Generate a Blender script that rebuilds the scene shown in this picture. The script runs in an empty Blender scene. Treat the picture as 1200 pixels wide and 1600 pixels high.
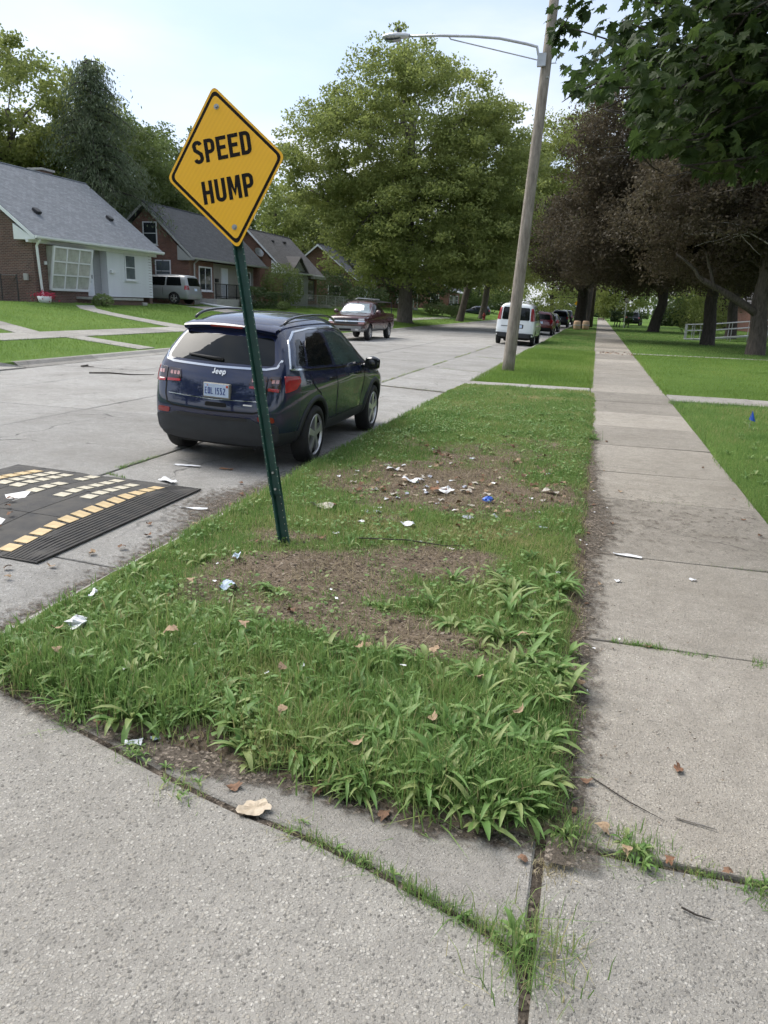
import bpy, bmesh, math, random
import numpy as np
from mathutils import Vector, Matrix, noise
from mathutils.bvhtree import BVHTree
random.seed(7); np.random.seed(7)
R = math.radians
sc = bpy.context.scene
col = sc.collection
# ------------------------------------------------------------------ camera
cam_d = bpy.data.cameras.new('camera'); cam = bpy.data.objects.new('camera', cam_d); col.objects.link(cam)
cam_d.sensor_fit = 'VERTICAL'; cam_d.sensor_height = 24.0; cam_d.lens = 24.0 * 1180 / 1600
cam_d.clip_start = .05; cam_d.clip_end = 3000
yaw, pit, rol = R(14.8185), R(15.4214), R(2.0)
fw = Vector((-math.sin(yaw) * math.cos(pit), math.cos(yaw) * math.cos(pit), -math.sin(pit)))
rt = Vector((math.cos(yaw), math.sin(yaw), 0)); up = rt.cross(fw)
cx = rt * math.cos(rol) + up * math.sin(rol); cy = -rt * math.sin(rol) + up * math.cos(rol)
m = Matrix((cx, cy, -fw)).transposed().to_4x4(); m.translation = (0, 0, 1.8); cam.matrix_world = m
sc.camera = cam
# ------------------------------------------------------------------ sky, sun, exposure
SUN_EL, SUN_AZ = R(52), R(-75)      # azimuth from +Y towards +X
w = bpy.data.worlds.new('World'); sc.world = w; w.use_nodes = True
nt = w.node_tree; nt.nodes.clear()
out = nt.nodes.new('ShaderNodeOutputWorld'); bg = nt.nodes.new('ShaderNodeBackground'); bg.inputs['Strength'].default_value = .1
sky = nt.nodes.new('ShaderNodeTexSky'); sky.sky_type = 'NISHITA'; sky.sun_disc = False
sky.sun_elevation = SUN_EL; sky.sun_rotation = SUN_AZ; sky.air_density = 1.0; sky.dust_density = 2.0; sky.altitude = 200
tc = nt.nodes.new('ShaderNodeTexCoord'); mp = nt.nodes.new('ShaderNodeMapping'); mp.inputs['Scale'].default_value = (1.3, 1.3, 4.2)
n1 = nt.nodes.new('ShaderNodeTexNoise'); n1.inputs['Scale'].default_value = 1.5; n1.inputs['Detail'].default_value = 7; n1.inputs['Roughness'].default_value = .55
rp = nt.nodes.new('ShaderNodeValToRGB'); rp.color_ramp.elements[0].position = .40; rp.color_ramp.elements[1].position = .66
rp.color_ramp.elements[0].color = (.36, .36, .36, 1); rp.color_ramp.elements[1].color = (.97, .97, .97, 1)
mx = nt.nodes.new('ShaderNodeMix'); mx.data_type = 'RGBA'
n2 = nt.nodes.new('ShaderNodeTexNoise'); n2.inputs['Scale'].default_value = 3.1; n2.inputs['Detail'].default_value = 5
cr = nt.nodes.new('ShaderNodeValToRGB'); cr.color_ramp.elements[0].position = .3; cr.color_ramp.elements[1].position = .72
cr.color_ramp.elements[0].color = (3.7, 4.15, 5.0, 1); cr.color_ramp.elements[1].color = (4.95, 5.15, 5.5, 1)
L = nt.links.new
L(tc.outputs['Generated'], mp.inputs['Vector']); L(mp.outputs[0], n1.inputs['Vector']); L(mp.outputs[0], n2.inputs['Vector'])
L(n1.outputs['Fac'], rp.inputs['Fac']); L(n2.outputs['Fac'], cr.inputs['Fac'])
L(rp.outputs['Color'], mx.inputs['Factor']); L(sky.outputs[0], mx.inputs['A']); L(cr.outputs['Color'], mx.inputs['B'])
L(mx.outputs['Result'], bg.inputs['Color']); L(bg.outputs[0], out.inputs['Surface'])
sd = bpy.data.lights.new('sun', 'SUN'); sun = bpy.data.objects.new('sun', sd); col.objects.link(sun)
sd.energy = 2.0; sd.angle = R(45); sd.color = (1, .955, .88)
sdir = Vector((math.sin(SUN_AZ) * math.cos(SUN_EL), math.cos(SUN_AZ) * math.cos(SUN_EL), math.sin(SUN_EL)))
sun.rotation_euler = sdir.to_track_quat('Z', 'Y').to_euler(); sun.location = sdir * 60
sc.view_settings.view_transform = 'Standard'; sc.view_settings.look = 'None'; sc.view_settings.gamma = 1
sc.view_settings.use_curve_mapping = False; sc.view_settings.exposure = 1.2
sc.render.engine = 'CYCLES'; sc.cycles.max_bounces = 5; sc.cycles.diffuse_bounces = 3; sc.cycles.glossy_bounces = 3; sc.cycles.transparent_max_bounces = 8; sc.cycles.use_adaptive_sampling = True; sc.cycles.adaptive_threshold = .03; sc.cycles.use_denoising = True
# ------------------------------------------------------------------ material helpers
def hexl(r, g, b): return tuple(((c / 255) / 12.92 if c / 255 <= .04045 else ((c / 255 + .055) / 1.055) ** 2.4) for c in (r, g, b))
class NT:
    def __init__(s, name):
        s.m = bpy.data.materials.new(name); s.m.use_nodes = True; s.t = s.m.node_tree
        s.b = s.t.nodes['Principled BSDF']; s.o = s.t.nodes['Material Output']
    def n(s, typ, **kw):
        x = s.t.nodes.new(typ)
        for k, v in kw.items():
            if k in x.inputs.keys(): x.inputs[k].default_value = v
            else: setattr(x, k, v)
        return x
    def l(s, a, b): s.t.links.new(a, b)
    def pos(s): return s.n('ShaderNodeNewGeometry').outputs['Position']
    def obj(s): return s.n('ShaderNodeTexCoord').outputs['Object']
    def noise(s, vec, scale, detail=4, rough=.55):
        x = s.n('ShaderNodeTexNoise', Scale=scale, Detail=detail, Roughness=rough); s.l(vec, x.inputs['Vector']); return x.outputs['Fac']
    def ramp(s, fac, stops):
        x = s.n('ShaderNodeValToRGB'); e = x.color_ramp.elements
        while len(e) < len(stops): e.new(.5)
        for q, (p, c) in zip(e, stops):
            q.position = p; q.color = (c, c, c, 1) if isinstance(c, (int, float)) else (*c, 1)
        s.l(fac, x.inputs['Fac']); return x.outputs['Color']
    def mix(s, f, a, b, mode='MIX'):
        x = s.n('ShaderNodeMix', data_type='RGBA', blend_type=mode)
        for k, v in (('Factor', f), ('A', a), ('B', b)):
            i = [q for q in x.inputs if q.name == k and (q.type == ('VALUE' if k == 'Factor' else 'RGBA'))][0]
            if isinstance(v, (int, float)): i.default_value = v if k == 'Factor' else (v, v, v, 1)
            elif isinstance(v, tuple): i.default_value = (*v, 1)
            else: s.l(v, i)
        return [q for q in x.outputs if q.type == 'RGBA'][0]
    def math(s, op, a, b=None, clamp=False):
        x = s.n('ShaderNodeMath', operation=op, use_clamp=clamp)
        for i, v in ((0, a), (1, b)):
            if v is None: continue
            if isinstance(v, (int, float)): x.inputs[i].default_value = v
            else: s.l(v, x.inputs[i])
        return x.outputs[0]
    def bump(s, h, strength=.3, dist=.01):
        x = s.n('ShaderNodeBump', Strength=strength, Distance=dist); s.l(h, x.inputs['Height']); s.l(x.outputs[0], s.b.inputs['Normal'])
    def color(s, c):
        if isinstance(c, tuple): s.b.inputs['Base Color'].default_value = (*c, 1)
        else: s.l(c, s.b.inputs['Base Color'])
    def set(s, **kw):
        for k, v in kw.items(): s.b.inputs[k.replace('_', ' ')].default_value = v
        return s
MT = {}
def mk(name, c, rough=.7, var=.15, scale=6, bump=0, bscale=60, metal=0, coat=0, c2=None, spec=.5, space='obj', bdist=.01):
    t = NT(name); v = t.obj() if space == 'obj' else t.pos()
    c2 = c2 or tuple(x * (1 - var) for x in c); c1 = tuple(min(1, x * (1 + var)) for x in c) if var else c
    f = t.ramp(t.noise(v, scale, 5, .6), [(.3, 0.), (.7, 1.)])
    t.color(t.mix(f, c2, c1)); t.set(Roughness=rough, Metallic=metal)
    t.b.inputs['Specular IOR Level'].default_value = spec
    if coat: t.set(Coat_Weight=coat, Coat_Roughness=.04)
    if bump: t.bump(t.noise(v, bscale, 4), bump, bdist)
    MT[name] = t.m; return t.m
# ------------------------------------------------------------------ mesh helpers
WP = {}
class MB:
    def __init__(s): s.v, s.f, s.m = [], [], []
    def add(s, vs, fs, mi=0):
        o = len(s.v); s.v += [tuple(x) for x in vs]; s.f += [tuple(i + o for i in f) for f in fs]; s.m += [mi] * len(fs); return s
    def box(s, x0, x1, y0, y1, z0, z1, mi=0):
        v = [(x, y, z) for z in (z0, z1) for y in (y0, y1) for x in (x0, x1)]
        return s.add(v, [(0, 2, 3, 1), (4, 5, 7, 6), (0, 1, 5, 4), (2, 6, 7, 3), (0, 4, 6, 2), (1, 3, 7, 5)], mi)
    def obox(s, c, size, mat3, mi=0):
        c = Vector(c); v = [c + mat3 @ Vector((sx * size[0] / 2, sy * size[1] / 2, sz * size[2] / 2)) for sz in (-1, 1) for sy in (-1, 1) for sx in (-1, 1)]
        return s.add(v, [(0, 2, 3, 1), (4, 5, 7, 6), (0, 1, 5, 4), (2, 6, 7, 3), (0, 4, 6, 2), (1, 3, 7, 5)], mi)
    def prism(s, poly, z0, z1, mi=0, axes=(0, 1, 2)):
        n = len(poly); v = []
        for z in (z0, z1):
            for p in poly:
                q = [0, 0, 0]; q[axes[0]] = p[0]; q[axes[1]] = p[1]; q[axes[2]] = z; v.append(q)
        f = [tuple(range(n))[::-1], tuple(range(n, 2 * n))] + [(i, (i + 1) % n, n + (i + 1) % n, n + i) for i in range(n)]
        return s.add(v, f, mi)
    def tube(s, pts, rad, n=8, mi=0, cap=True):
        pts = [Vector(p) for p in pts]; rad = rad if isinstance(rad, (list, tuple)) else [rad] * len(pts)
        v = []; ref = None
        for i, p in enumerate(pts):
            t = (pts[min(i + 1, len(pts) - 1)] - pts[max(i - 1, 0)]).normalized()
            if ref is None: ref = Vector((1, 0, 0)) if abs(t.x) < .9 else Vector((0, 1, 0))
            a = (ref - t * ref.dot(t)).normalized(); b = t.cross(a); ref = a
            for k in range(n):
                an = 2 * math.pi * k / n; v.append(p + (a * math.cos(an) + b * math.sin(an)) * rad[i])
        f = [(i * n + k, i * n + (k + 1) % n, (i + 1) * n + (k + 1) % n, (i + 1) * n + k) for i in range(len(pts) - 1) for k in range(n)]
        if cap: f += [tuple(range(n))[::-1], tuple(range((len(pts) - 1) * n, len(pts) * n))]
        return s.add(v, f, mi)
    def lathe(s, prof, n=24, mi=0, c=(0, 0, 0), axis='z'):
        v = []
        for r, h in prof:
            for k in range(n):
                a = 2 * math.pi * k / n; p = (r * math.cos(a), r * math.sin(a), h)
                if axis == 'x': p = (h, r * math.cos(a), r * math.sin(a))
                if axis == 'y': p = (r * math.cos(a), h, r * math.sin(a))
                v.append((p[0] + c[0], p[1] + c[1], p[2] + c[2]))
        m_ = len(prof)
        f = [(i * n + k, i * n + (k + 1) % n, (i + 1) * n + (k + 1) % n, (i + 1) * n + k) for i in range(m_ - 1) for k in range(n)]
        return s.add(v, f, mi)
    def grid(s, rows, mi=0, close=False):
        n = len(rows[0]); v = [p for r in rows for p in r]
        f = [(i * n + k, i * n + k + 1, (i + 1) * n + k + 1, (i + 1) * n + k) for i in range(len(rows) - 1) for k in range(n - 1)]
        return s.add(v, f, mi)
    def build(s, name, mats, parent=None, smooth=False, bevel=0, seg=1, recalc=True, auto=None):
        v = np.array(s.v, float); base = np.array([(v[:, 0].min() + v[:, 0].max()) / 2, (v[:, 1].min() + v[:, 1].max()) / 2, v[:, 2].min()])
        me = bpy.data.meshes.new(name); me.from_pydata([tuple(x) for x in (v - base)], [], s.f)
        mats = mats if isinstance(mats, (list, tuple)) else [mats]
        for q in mats: me.materials.append(MT[q] if isinstance(q, str) else q)
        me.polygons.foreach_set('material_index', s.m)
        if recalc or bevel:
            bm = bmesh.new(); bm.from_mesh(me)
            if recalc: bmesh.ops.recalc_face_normals(bm, faces=bm.faces)
            if bevel: bmesh.ops.bevel(bm, geom=[e for e in bm.edges if len(e.link_faces) == 2 and e.calc_face_angle(0) > .5], offset=bevel, segments=seg, affect='EDGES', profile=.5)
            bm.to_mesh(me); bm.free()
        if smooth: me.polygons.foreach_set('use_smooth', [True] * len(me.polygons))
        if auto: smooth_angle(me, auto)
        me.update()
        o = bpy.data.objects.new(name, me); col.objects.link(o)
        o.location = Vector(base) - (WP[parent] if parent else Vector((0, 0, 0))); o.parent = parent; WP[o] = Vector(base); return o
def smooth_angle(me, ang):
    me.polygons.foreach_set('use_smooth', [True] * len(me.polygons))
    bm = bmesh.new(); bm.from_mesh(me)
    for e in bm.edges: e.smooth = not (len(e.link_faces) == 2 and e.calc_face_angle(0) > R(ang))
    bm.to_mesh(me); bm.free()
def tag(o, label=None, cat=None, group=None, kind=None):
    for k, v in (('label', label), ('category', cat), ('group', group), ('kind', kind)):
        if v: o[k] = v
    return o
def empty(name, loc, rz=0, local=False):
    o = bpy.data.objects.new(name, None); col.objects.link(o); o.location = loc; o.rotation_euler.z = rz; o.empty_display_size = .2
    WP[o] = Vector((0, 0, 0)) if local else Vector(loc); return o
def copy_tree(o, parent=None):
    c = o.copy(); col.objects.link(c); c.parent = parent
    for ch in list(o.children): copy_tree(ch, c)
    return c
def np_mesh(name, v, tris, mat, attrs=None, smooth=False, parent=None, loc=None, k=3):
    me = bpy.data.meshes.new(name); v = np.asarray(v, np.float32); tris = np.asarray(tris, np.int32)
    base = np.array(loc if loc is not None else (0, 0, 0), np.float32); v = v - base
    me.vertices.add(len(v)); me.vertices.foreach_set('co', v.ravel())
    me.loops.add(tris.size); me.loops.foreach_set('vertex_index', tris.ravel())
    me.polygons.add(len(tris)); me.polygons.foreach_set('loop_start', np.arange(0, tris.size, k, dtype=np.int32))
    me.update(calc_edges=True)
    for an, av in (attrs or {}).items():
        a = me.attributes.new(an, 'FLOAT', 'POINT'); a.data.foreach_set('value', np.asarray(av, np.float32))
    me.polygons.foreach_set('use_smooth', [smooth] * len(tris))
    me.materials.append(MT[mat]); me.validate()
    o = bpy.data.objects.new(name, me); col.objects.link(o)
    o.location = Vector(base.tolist()) - (WP[parent] if parent else Vector((0, 0, 0))); o.parent = parent; WP[o] = Vector(base.tolist()); return o
def vnoise(x, y, s, seed=0):            # smooth value noise on numpy arrays
    x = np.asarray(x) * s + seed * 17.3; y = np.asarray(y) * s + seed * 9.1
    xi = np.floor(x).astype(int); yi = np.floor(y).astype(int); fx = x - xi; fy = y - yi; fx = fx * fx * (3 - 2 * fx); fy = fy * fy * (3 - 2 * fy)
    def h(a, b):
        n = (a * 374761393 + b * 668265263 + seed * 974711) & 0x7fffffff; n = ((n ^ (n >> 13)) * 1274126177) & 0x7fffffff; return ((n ^ (n >> 16)) & 0xffff) / 65535.
    return (h(xi, yi) * (1 - fx) + h(xi + 1, yi) * fx) * (1 - fy) + (h(xi, yi + 1) * (1 - fx) + h(xi + 1, yi + 1) * fx) * fy
def fbm(x, y, s, seed=0): return (vnoise(x, y, s, seed) * .55 + vnoise(x, y, s * 2.1, seed + 1) * .3 + vnoise(x, y, s * 4.3, seed + 2) * .15)
def terrain(X):
    return np.interp(-np.asarray(X, float), [-60, 13.45, 13.55, 16.4, 18, 25, 60], [0, 0, .13, .4, .5, 1.3, 1.5])
def sz(x): return -.08 * np.clip((np.asarray(x, float) + 4.76) / 1.8, 0, 1) * (np.asarray(x) < -2.955)      # gutter crossfall of the kerbside lane
# ------------------------------------------------------------------ materials
def concrete(name, base, agg=130., contrast=1., stain=.25, slab=True, tone=(.82, 1.1), crack=.0032):
    t = NT(name); p = t.pos(); B = lambda k: tuple(min(1, x * k) for x in base)
    wp = t.n('ShaderNodeVectorMath', operation='ADD'); nz = t.n('ShaderNodeTexNoise', Scale=agg * .7, Detail=2); t.l(p, nz.inputs['Vector'])
    vs = t.n('ShaderNodeVectorMath', operation='SCALE'); vs.inputs['Scale'].default_value = .9 / agg; t.l(nz.outputs['Color'], vs.inputs[0]); t.l(p, wp.inputs[0]); t.l(vs.outputs[0], wp.inputs[1])
    def stones(sc_, lo, hi):
        vo = t.n('ShaderNodeTexVoronoi', Scale=sc_); t.l(wp.outputs[0], vo.inputs['Vector']); s3 = t.n('ShaderNodeSeparateColor'); t.l(vo.outputs['Color'], s3.inputs[0])
        m_ = t.math('MULTIPLY', t.ramp(vo.outputs['Distance'], [(lo, 1.), (hi, 0.)]), t.ramp(s3.outputs[1], [(.30, 0.), (.42, 1.)])); return vo, s3, m_
    v1, s1, m1 = stones(agg, .34, .56); v2, s2, m2 = stones(agg * 2.3, .34, .58); k = contrast
    pal = [(0., B(1 - .62 * k)), (.10, B(1 - .45 * k)), (.22, B(1 - .12 * k)), (.5, tuple(x * y for x, y in zip(B(1 + .10 * k), (1.03, 1., .95)))), (.8, B(1 + .28 * k)), (1., B(1 + .75 * k))]
    paste = t.mix(t.ramp(t.noise(p, 260, 3, .7), [(.32, 0.), (.68, 1.)]), B(1 - .30 * k), B(1 + .12 * k))
    c = t.mix(m2, paste, t.ramp(s2.outputs[0], pal)); c = t.mix(m1, c, t.ramp(s1.outputs[0], pal))
    c = t.mix(t.ramp(t.noise(p, 26, 6, .7), [(.34, .34), (.56, 0.)]), c, B(.58)); c = t.mix(t.ramp(t.noise(p, 7.3, 6, .68), [(.36, .38), (.55, 0.)]), c, B(.6))
    c = t.mix(t.ramp(t.noise(p, .75, 7, .68), [(.34, stain), (.58, 0.)]), c, tuple(x * y for x, y in zip(B(.42), (1.05, 1., .92))))
    sp = t.n('ShaderNodeTexVoronoi', Scale=9.); t.l(wp.outputs[0], sp.inputs['Vector']); c = t.mix(t.ramp(sp.outputs['Distance'], [(.035, .8), (.075, 0.)]), c, B(.3))
    cw = t.n('ShaderNodeTexNoise', Scale=2.2, Detail=5); t.l(p, cw.inputs['Vector']); cm = t.n('ShaderNodeVectorMath', operation='SCALE'); cm.inputs['Scale'].default_value = .55; t.l(cw.outputs['Color'], cm.inputs[0]); ca = t.n('ShaderNodeVectorMath', operation='ADD'); t.l(p, ca.inputs[0]); t.l(cm.outputs[0], ca.inputs[1])
    ck = t.n('ShaderNodeTexVoronoi', Scale=.42, feature='DISTANCE_TO_EDGE'); t.l(ca.outputs[0], ck.inputs['Vector']); c = t.mix(t.math('MULTIPLY', t.ramp(ck.outputs['Distance'], [(crack * .4, .85), (crack, 0.)]), t.ramp(t.noise(p, .9, 3), [(.45, 0.), (.6, 1.)])), c, B(.3))
    if slab:
        oi = t.n('ShaderNodeObjectInfo'); c = t.mix(1., c, t.ramp(oi.outputs['Random'], [(0., tone[0]), (1., tone[1])]), 'MULTIPLY')
    t.color(c); t.set(Roughness=.95); t.b.inputs['Specular IOR Level'].default_value = .15
    h = t.math('ADD', t.math('MULTIPLY', m1, .8), t.math('ADD', t.math('MULTIPLY', m2, .35), t.noise(p, 90, 5, .7))); t.bump(h, .8, .004)
    MT[name] = t.m
concrete('concrete_aggregate', (.335, .319, .29), 88., .95, .16)
concrete('concrete_curb', (.345, .328, .3), 130., .75, .3)
concrete('concrete_walk', (.355, .328, .287), 110., .85, .34, tone=(.74, 1.1))
concrete('concrete_street', (.36, .352, .335), 85., .8, .42, tone=(.85, 1.08), crack=.007)
concrete('concrete_pale', (.38, .365, .335), 140., .6, .3)
def soil(name, c1, c2, alpha=False):
    t = NT(name); p = t.pos()
    n_ = t.noise(p, 14, 8, .72); c = t.mix(t.ramp(n_, [(.32, 0.), (.68, 1.)]), c1, c2)
    vo = t.n('ShaderNodeTexVoronoi', Scale=85.); t.l(p, vo.inputs['Vector']); sp = t.n('ShaderNodeSeparateColor'); t.l(vo.outputs['Color'], sp.inputs[0])
    c = t.mix(t.ramp(sp.outputs[0], [(.72, 0.), (.9, .75)]), c, tuple(min(1, x * 2.3) for x in c2))
    c = t.mix(t.ramp(sp.outputs[1], [(.7, 0.), (.92, .7)]), c, tuple(x * .4 for x in c1))
    t.color(c); t.set(Roughness=1.); t.b.inputs['Specular IOR Level'].default_value = .1
    t.bump(t.math('ADD', t.noise(p, 60, 6, .7), t.math('MULTIPLY', vo.outputs['Distance'], .5)), .9, .015)
    if alpha:
        at = t.n('ShaderNodeAttribute', attribute_name='dens'); k = t.math('ADD', at.outputs['Fac'], t.math('MULTIPLY', t.math('SUBTRACT', t.noise(p, 18, 7, .75), .5), 1.5))
        t.l(t.ramp(k, [(.42, 0.), (.72, .93)]), t.b.inputs['Alpha'])
    MT[name] = t.m; return t
soil('soil', (.05, .038, .028), (.125, .098, .072))
tv_ = NT('verge_soil'); 
def vsoil():
    t = tv_; p = t.pos(); n_ = t.noise(p, 14, 8, .72); c = t.mix(t.ramp(n_, [(.32, 0.), (.68, 1.)]), (.085, .066, .047), (.21, .165, .12))
    vo = t.n('ShaderNodeTexVoronoi', Scale=85.); t.l(p, vo.inputs['Vector']); s3 = t.n('ShaderNodeSeparateColor'); t.l(vo.outputs['Color'], s3.inputs[0])
    c = t.mix(t.ramp(s3.outputs[0], [(.78, 0.), (.95, .5)]), c, (.34, .29, .235)); c = t.mix(t.ramp(s3.outputs[1], [(.7, 0.), (.92, .7)]), c, (.025, .018, .013))
    gr = t.mix(t.ramp(t.noise(p, 40, 6, .7), [(.35, 0.), (.65, 1.)]), (.045, .075, .018), (.12, .17, .045)); at = t.n('ShaderNodeAttribute', attribute_name='bare')
    c = t.mix(t.ramp(t.math('ADD', at.outputs['Fac'], t.math('MULTIPLY', t.math('SUBTRACT', t.noise(p, 9, 6, .7), .5), .8)), [(.25, 0.), (.6, 1.)]), gr, c)
    t.color(c); t.set(Roughness=1.); t.b.inputs['Specular IOR Level'].default_value = .1; t.bump(t.noise(p, 60, 6, .7), .9, .015); MT['verge_soil'] = t.m
vsoil()
soil('dirt_shade_film', (.085, .07, .056), (.165, .14, .115), True)
soil('dark_earth', (.05, .041, .033), (.12, .1, .08))
def lawn(name, a, b, d):
    t = NT(name); p = t.pos(); c = t.mix(t.ramp(t.noise(p, .5, 5, .6), [(.35, 0.), (.65, 1.)]), a, b)
    c = t.mix(t.ramp(t.noise(p, 30, 5, .7), [(.35, .8), (.6, 0.)]), c, d); t.color(c); t.set(Roughness=1.); t.b.inputs['Specular IOR Level'].default_value = .1
    t.bump(t.noise(p, 40, 5, .7), 1., .03); MT[name] = t.m
lawn('lawn_base', (.095, .165, .035), (.125, .205, .045), (.05, .09, .02))
lawn('lawn_far', (.11, .19, .042), (.15, .235, .055), (.065, .115, .027))
def leafmat(name, stops, trans=.4, scale=.35, fine=9., rough=.55, attr=False):
    t = NT(name); p = t.pos()
    f = t.noise(p, fine, 2) if not attr else t.n('ShaderNodeAttribute', attribute_name='tint').outputs['Fac']
    k = t.math('ADD', t.math('MULTIPLY', f, .75 if not attr else 1.), t.math('MULTIPLY', t.math('SUBTRACT', t.noise(p, scale, 3), .38), .9))
    c = t.ramp(k, stops); t.color(c); t.set(Roughness=rough); t.b.inputs['Specular IOR Level'].default_value = .25
    tr = t.n('ShaderNodeBsdfTranslucent'); t.l(c, tr.inputs['Color']); ms = t.n('ShaderNodeMixShader'); ms.inputs[0].default_value = trans
    t.l(t.b.outputs[0], ms.inputs[1]); t.l(tr.outputs[0], ms.inputs[2]); t.l(ms.outputs[0], t.o.inputs['Surface']); MT[name] = t.m
leafmat('sycamore_leaf', [(.2, (.145, .185, .055)), (.5, (.25, .295, .09)), (.85, (.35, .375, .13))], .55)
leafmat('yellow_green_leaf', [(.2, (.14, .175, .045)), (.5, (.235, .275, .078)), (.85, (.32, .34, .115))], .5)
leafmat('dark_green_leaf', [(.2, (.07, .105, .034)), (.5, (.125, .17, .056)), (.85, (.19, .235, .08))], .5)
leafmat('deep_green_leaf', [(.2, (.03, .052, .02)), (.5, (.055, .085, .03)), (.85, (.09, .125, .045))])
leafmat('needle', [(.2, (.08, .112, .062)), (.5, (.135, .172, .098)), (.85, (.20, .235, .14))], .35)
leafmat('crimson_leaf', [(.2, (.05, .044, .028)), (.5, (.09, .073, .048)), (.85, (.15, .13, .075))], .45)
leafmat('maple_leaf', [(.25, (.028, .05, .016)), (.55, (.052, .086, .024)), (.85, (.095, .135, .035))], .5, .8, 5.)
leafmat('hedge_leaf', [(.2, (.025, .046, .018)), (.5, (.045, .075, .027)), (.85, (.08, .115, .04))], .25)
leafmat('flower_leaf', [(.2, (.10, .15, .05)), (.5, (.19, .25, .09)), (.85, (.5, .55, .34))], .3)
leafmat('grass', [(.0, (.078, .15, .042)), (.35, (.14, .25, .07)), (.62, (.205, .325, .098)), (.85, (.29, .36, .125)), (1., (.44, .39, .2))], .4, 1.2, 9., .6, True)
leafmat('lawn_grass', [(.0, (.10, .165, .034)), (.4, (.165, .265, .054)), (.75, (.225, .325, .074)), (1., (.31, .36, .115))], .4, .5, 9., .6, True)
leafmat('weed_leaf', [(.0, (.082, .16, .045)), (.45, (.14, .255, .073)), (.8, (.215, .335, .11)), (1., (.30, .36, .145))], .35, 1.5, 9., .42, True)
leafmat('straw', [(.0, (.18, .145, .085)), (.6, (.33, .275, .165)), (1., (.46, .40, .25))], .2, 1.5, 9., .8, True)
def barkmat(name, a, b, sc_=1.):
    t = NT(name); mp_ = t.n('ShaderNodeMapping'); mp_.inputs['Scale'].default_value = (9 * sc_, 9 * sc_, 1.6 * sc_); t.l(t.pos(), mp_.inputs['Vector'])
    n_ = t.noise(mp_.outputs[0], 1.6, 7, .7); t.color(t.mix(t.ramp(n_, [(.35, 0.), (.65, 1.)]), a, b)); t.set(Roughness=.95); t.bump(n_, 1., .04); MT[name] = t.m
barkmat('bark', (.045, .037, .03), (.12, .10, .082)); barkmat('bark_grey', (.075, .066, .055), (.19, .165, .14)); barkmat('bark_dark', (.028, .024, .02), (.075, .063, .053))
barkmat('dead_wood', (.22, .2, .175), (.36, .33, .3)); barkmat('pole_wood', (.17, .145, .12), (.34, .3, .255), .9)
# ================================================================== ground, street, pavements
g = MB(); xs = [-600, -200, -60, -25, -18, -16.4, -13.55, -13.4, 1.5, 1.7, 60, 200, 600]; ys = [-30, 0, 20, 60, 120, 250, 800]
g.grid([[(x, y, float(terrain(x)) - (.0 if x < -13.5 else .2 if x < 1.6 else .05)) for x in xs] for y in ys])
tag(g.build('ground', 'lawn_far', recalc=False), kind='structure')
# main street: concrete panels
street = empty('street', (-8, 40, 0)); tag(street, kind='structure')
b = MB(); b.box(-13.44, -4.77, 2.78, 260, -.048, -.014); b.prism([(-4.769, -.014), (-2.96, -.097), (-2.96, -.16), (-4.769, -.16)], 2.78, 260, axes=(0, 2, 1)); o = b.build('street_bed', 'dark_earth', street)
lanes = [-2.97, -4.76, -7.8, -10.85, -13.43]; ylist = [2.8, 4.4, 10.5, 16.7, 22.6, 28.9, 35., 41.1, 47.2, 53.3, 59.4, 65.5, 71.6, 77.7, 90, 110, 140, 180, 258]
for a in range(4):
    for q in range(len(ylist) - 1):
        y0, y1 = ylist[q], ylist[q + 1]; j = .012 if y0 < 40 else .008
        if a == 0 and 16 < y0 < 17: y0 = 16.9
        b = MB(); n = 6; dz = random.uniform(-.003, .003)
        wob = lambda s_: [random.uniform(-.006, .006) for _ in range(n + 1)]
        L0 = [(lanes[a + 1] + j + e, y0 + j + (y1 - y0 - 2 * j) * k / n) for k, e in enumerate(wob(0))]; R0 = [(lanes[a] - j + e, y0 + j + (y1 - y0 - 2 * j) * k / n) for k, e in enumerate(wob(1))]
        b.prism(L0[::-1] + R0, -.03, dz); b.v = [(x, y, z + float(sz(min(x, -2.956))) * (a == 0)) for x, y, z in b.v]; b.build('panel', 'concrete_street', street, bevel=.006)
# side road in the foreground, its curved edge flush with the corner strip
CUR = [(-13.4, 2.72), (-2.96, 2.72), (-2.53, 2.62), (-2.24, 2.525), (-1.97, 2.43), (-1.70, 2.34), (-1.47, 2.262), (-1.27, 2.198), (-1.08, 2.145), (-.9, 2.112), (-.74, 2.075), (-.55, 2.018), (-.37, 1.952), (-.2, 1.892), (-.1, 1.845), (-.04, 1.79), (-.016, 1.70), (-.008, 1.55)]
b = MB(); b.prism([(-13.4, -9), (-.008, -9)] + CUR[::-1], -.05, 0.); side = b.build('side_road', 'concrete_aggregate', bevel=.012, seg=2); tag(side, kind='structure')
strip = empty('corner_curb', (-1.2, 2.3, 0)); tag(strip, kind='structure')
outer = [(x, y + .022) for x, y in CUR[2:15]] + [(-.014, 1.83)]
cuts = [0, 4, 13]
for a, c in zip(cuts[:-1], cuts[1:]):
    seg = outer[a:c + 1]; e = .008
    seg = [(seg[0][0] + e, seg[0][1])] + seg[1:-1] + [(seg[-1][0] - e, seg[-1][1])]
    b = MB(); b.prism(seg + [(x, y + .55) for x, y in seg[::-1]], -.05, .001 + .006 * (a > 0)); b.build('curb_slab', 'concrete_curb', strip, bevel=.008)
b = MB(); b.box(-3.2, .1, 1.3, 3.2, -.07, -.004); b.build('joint_soil', 'dark_earth', strip)
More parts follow.
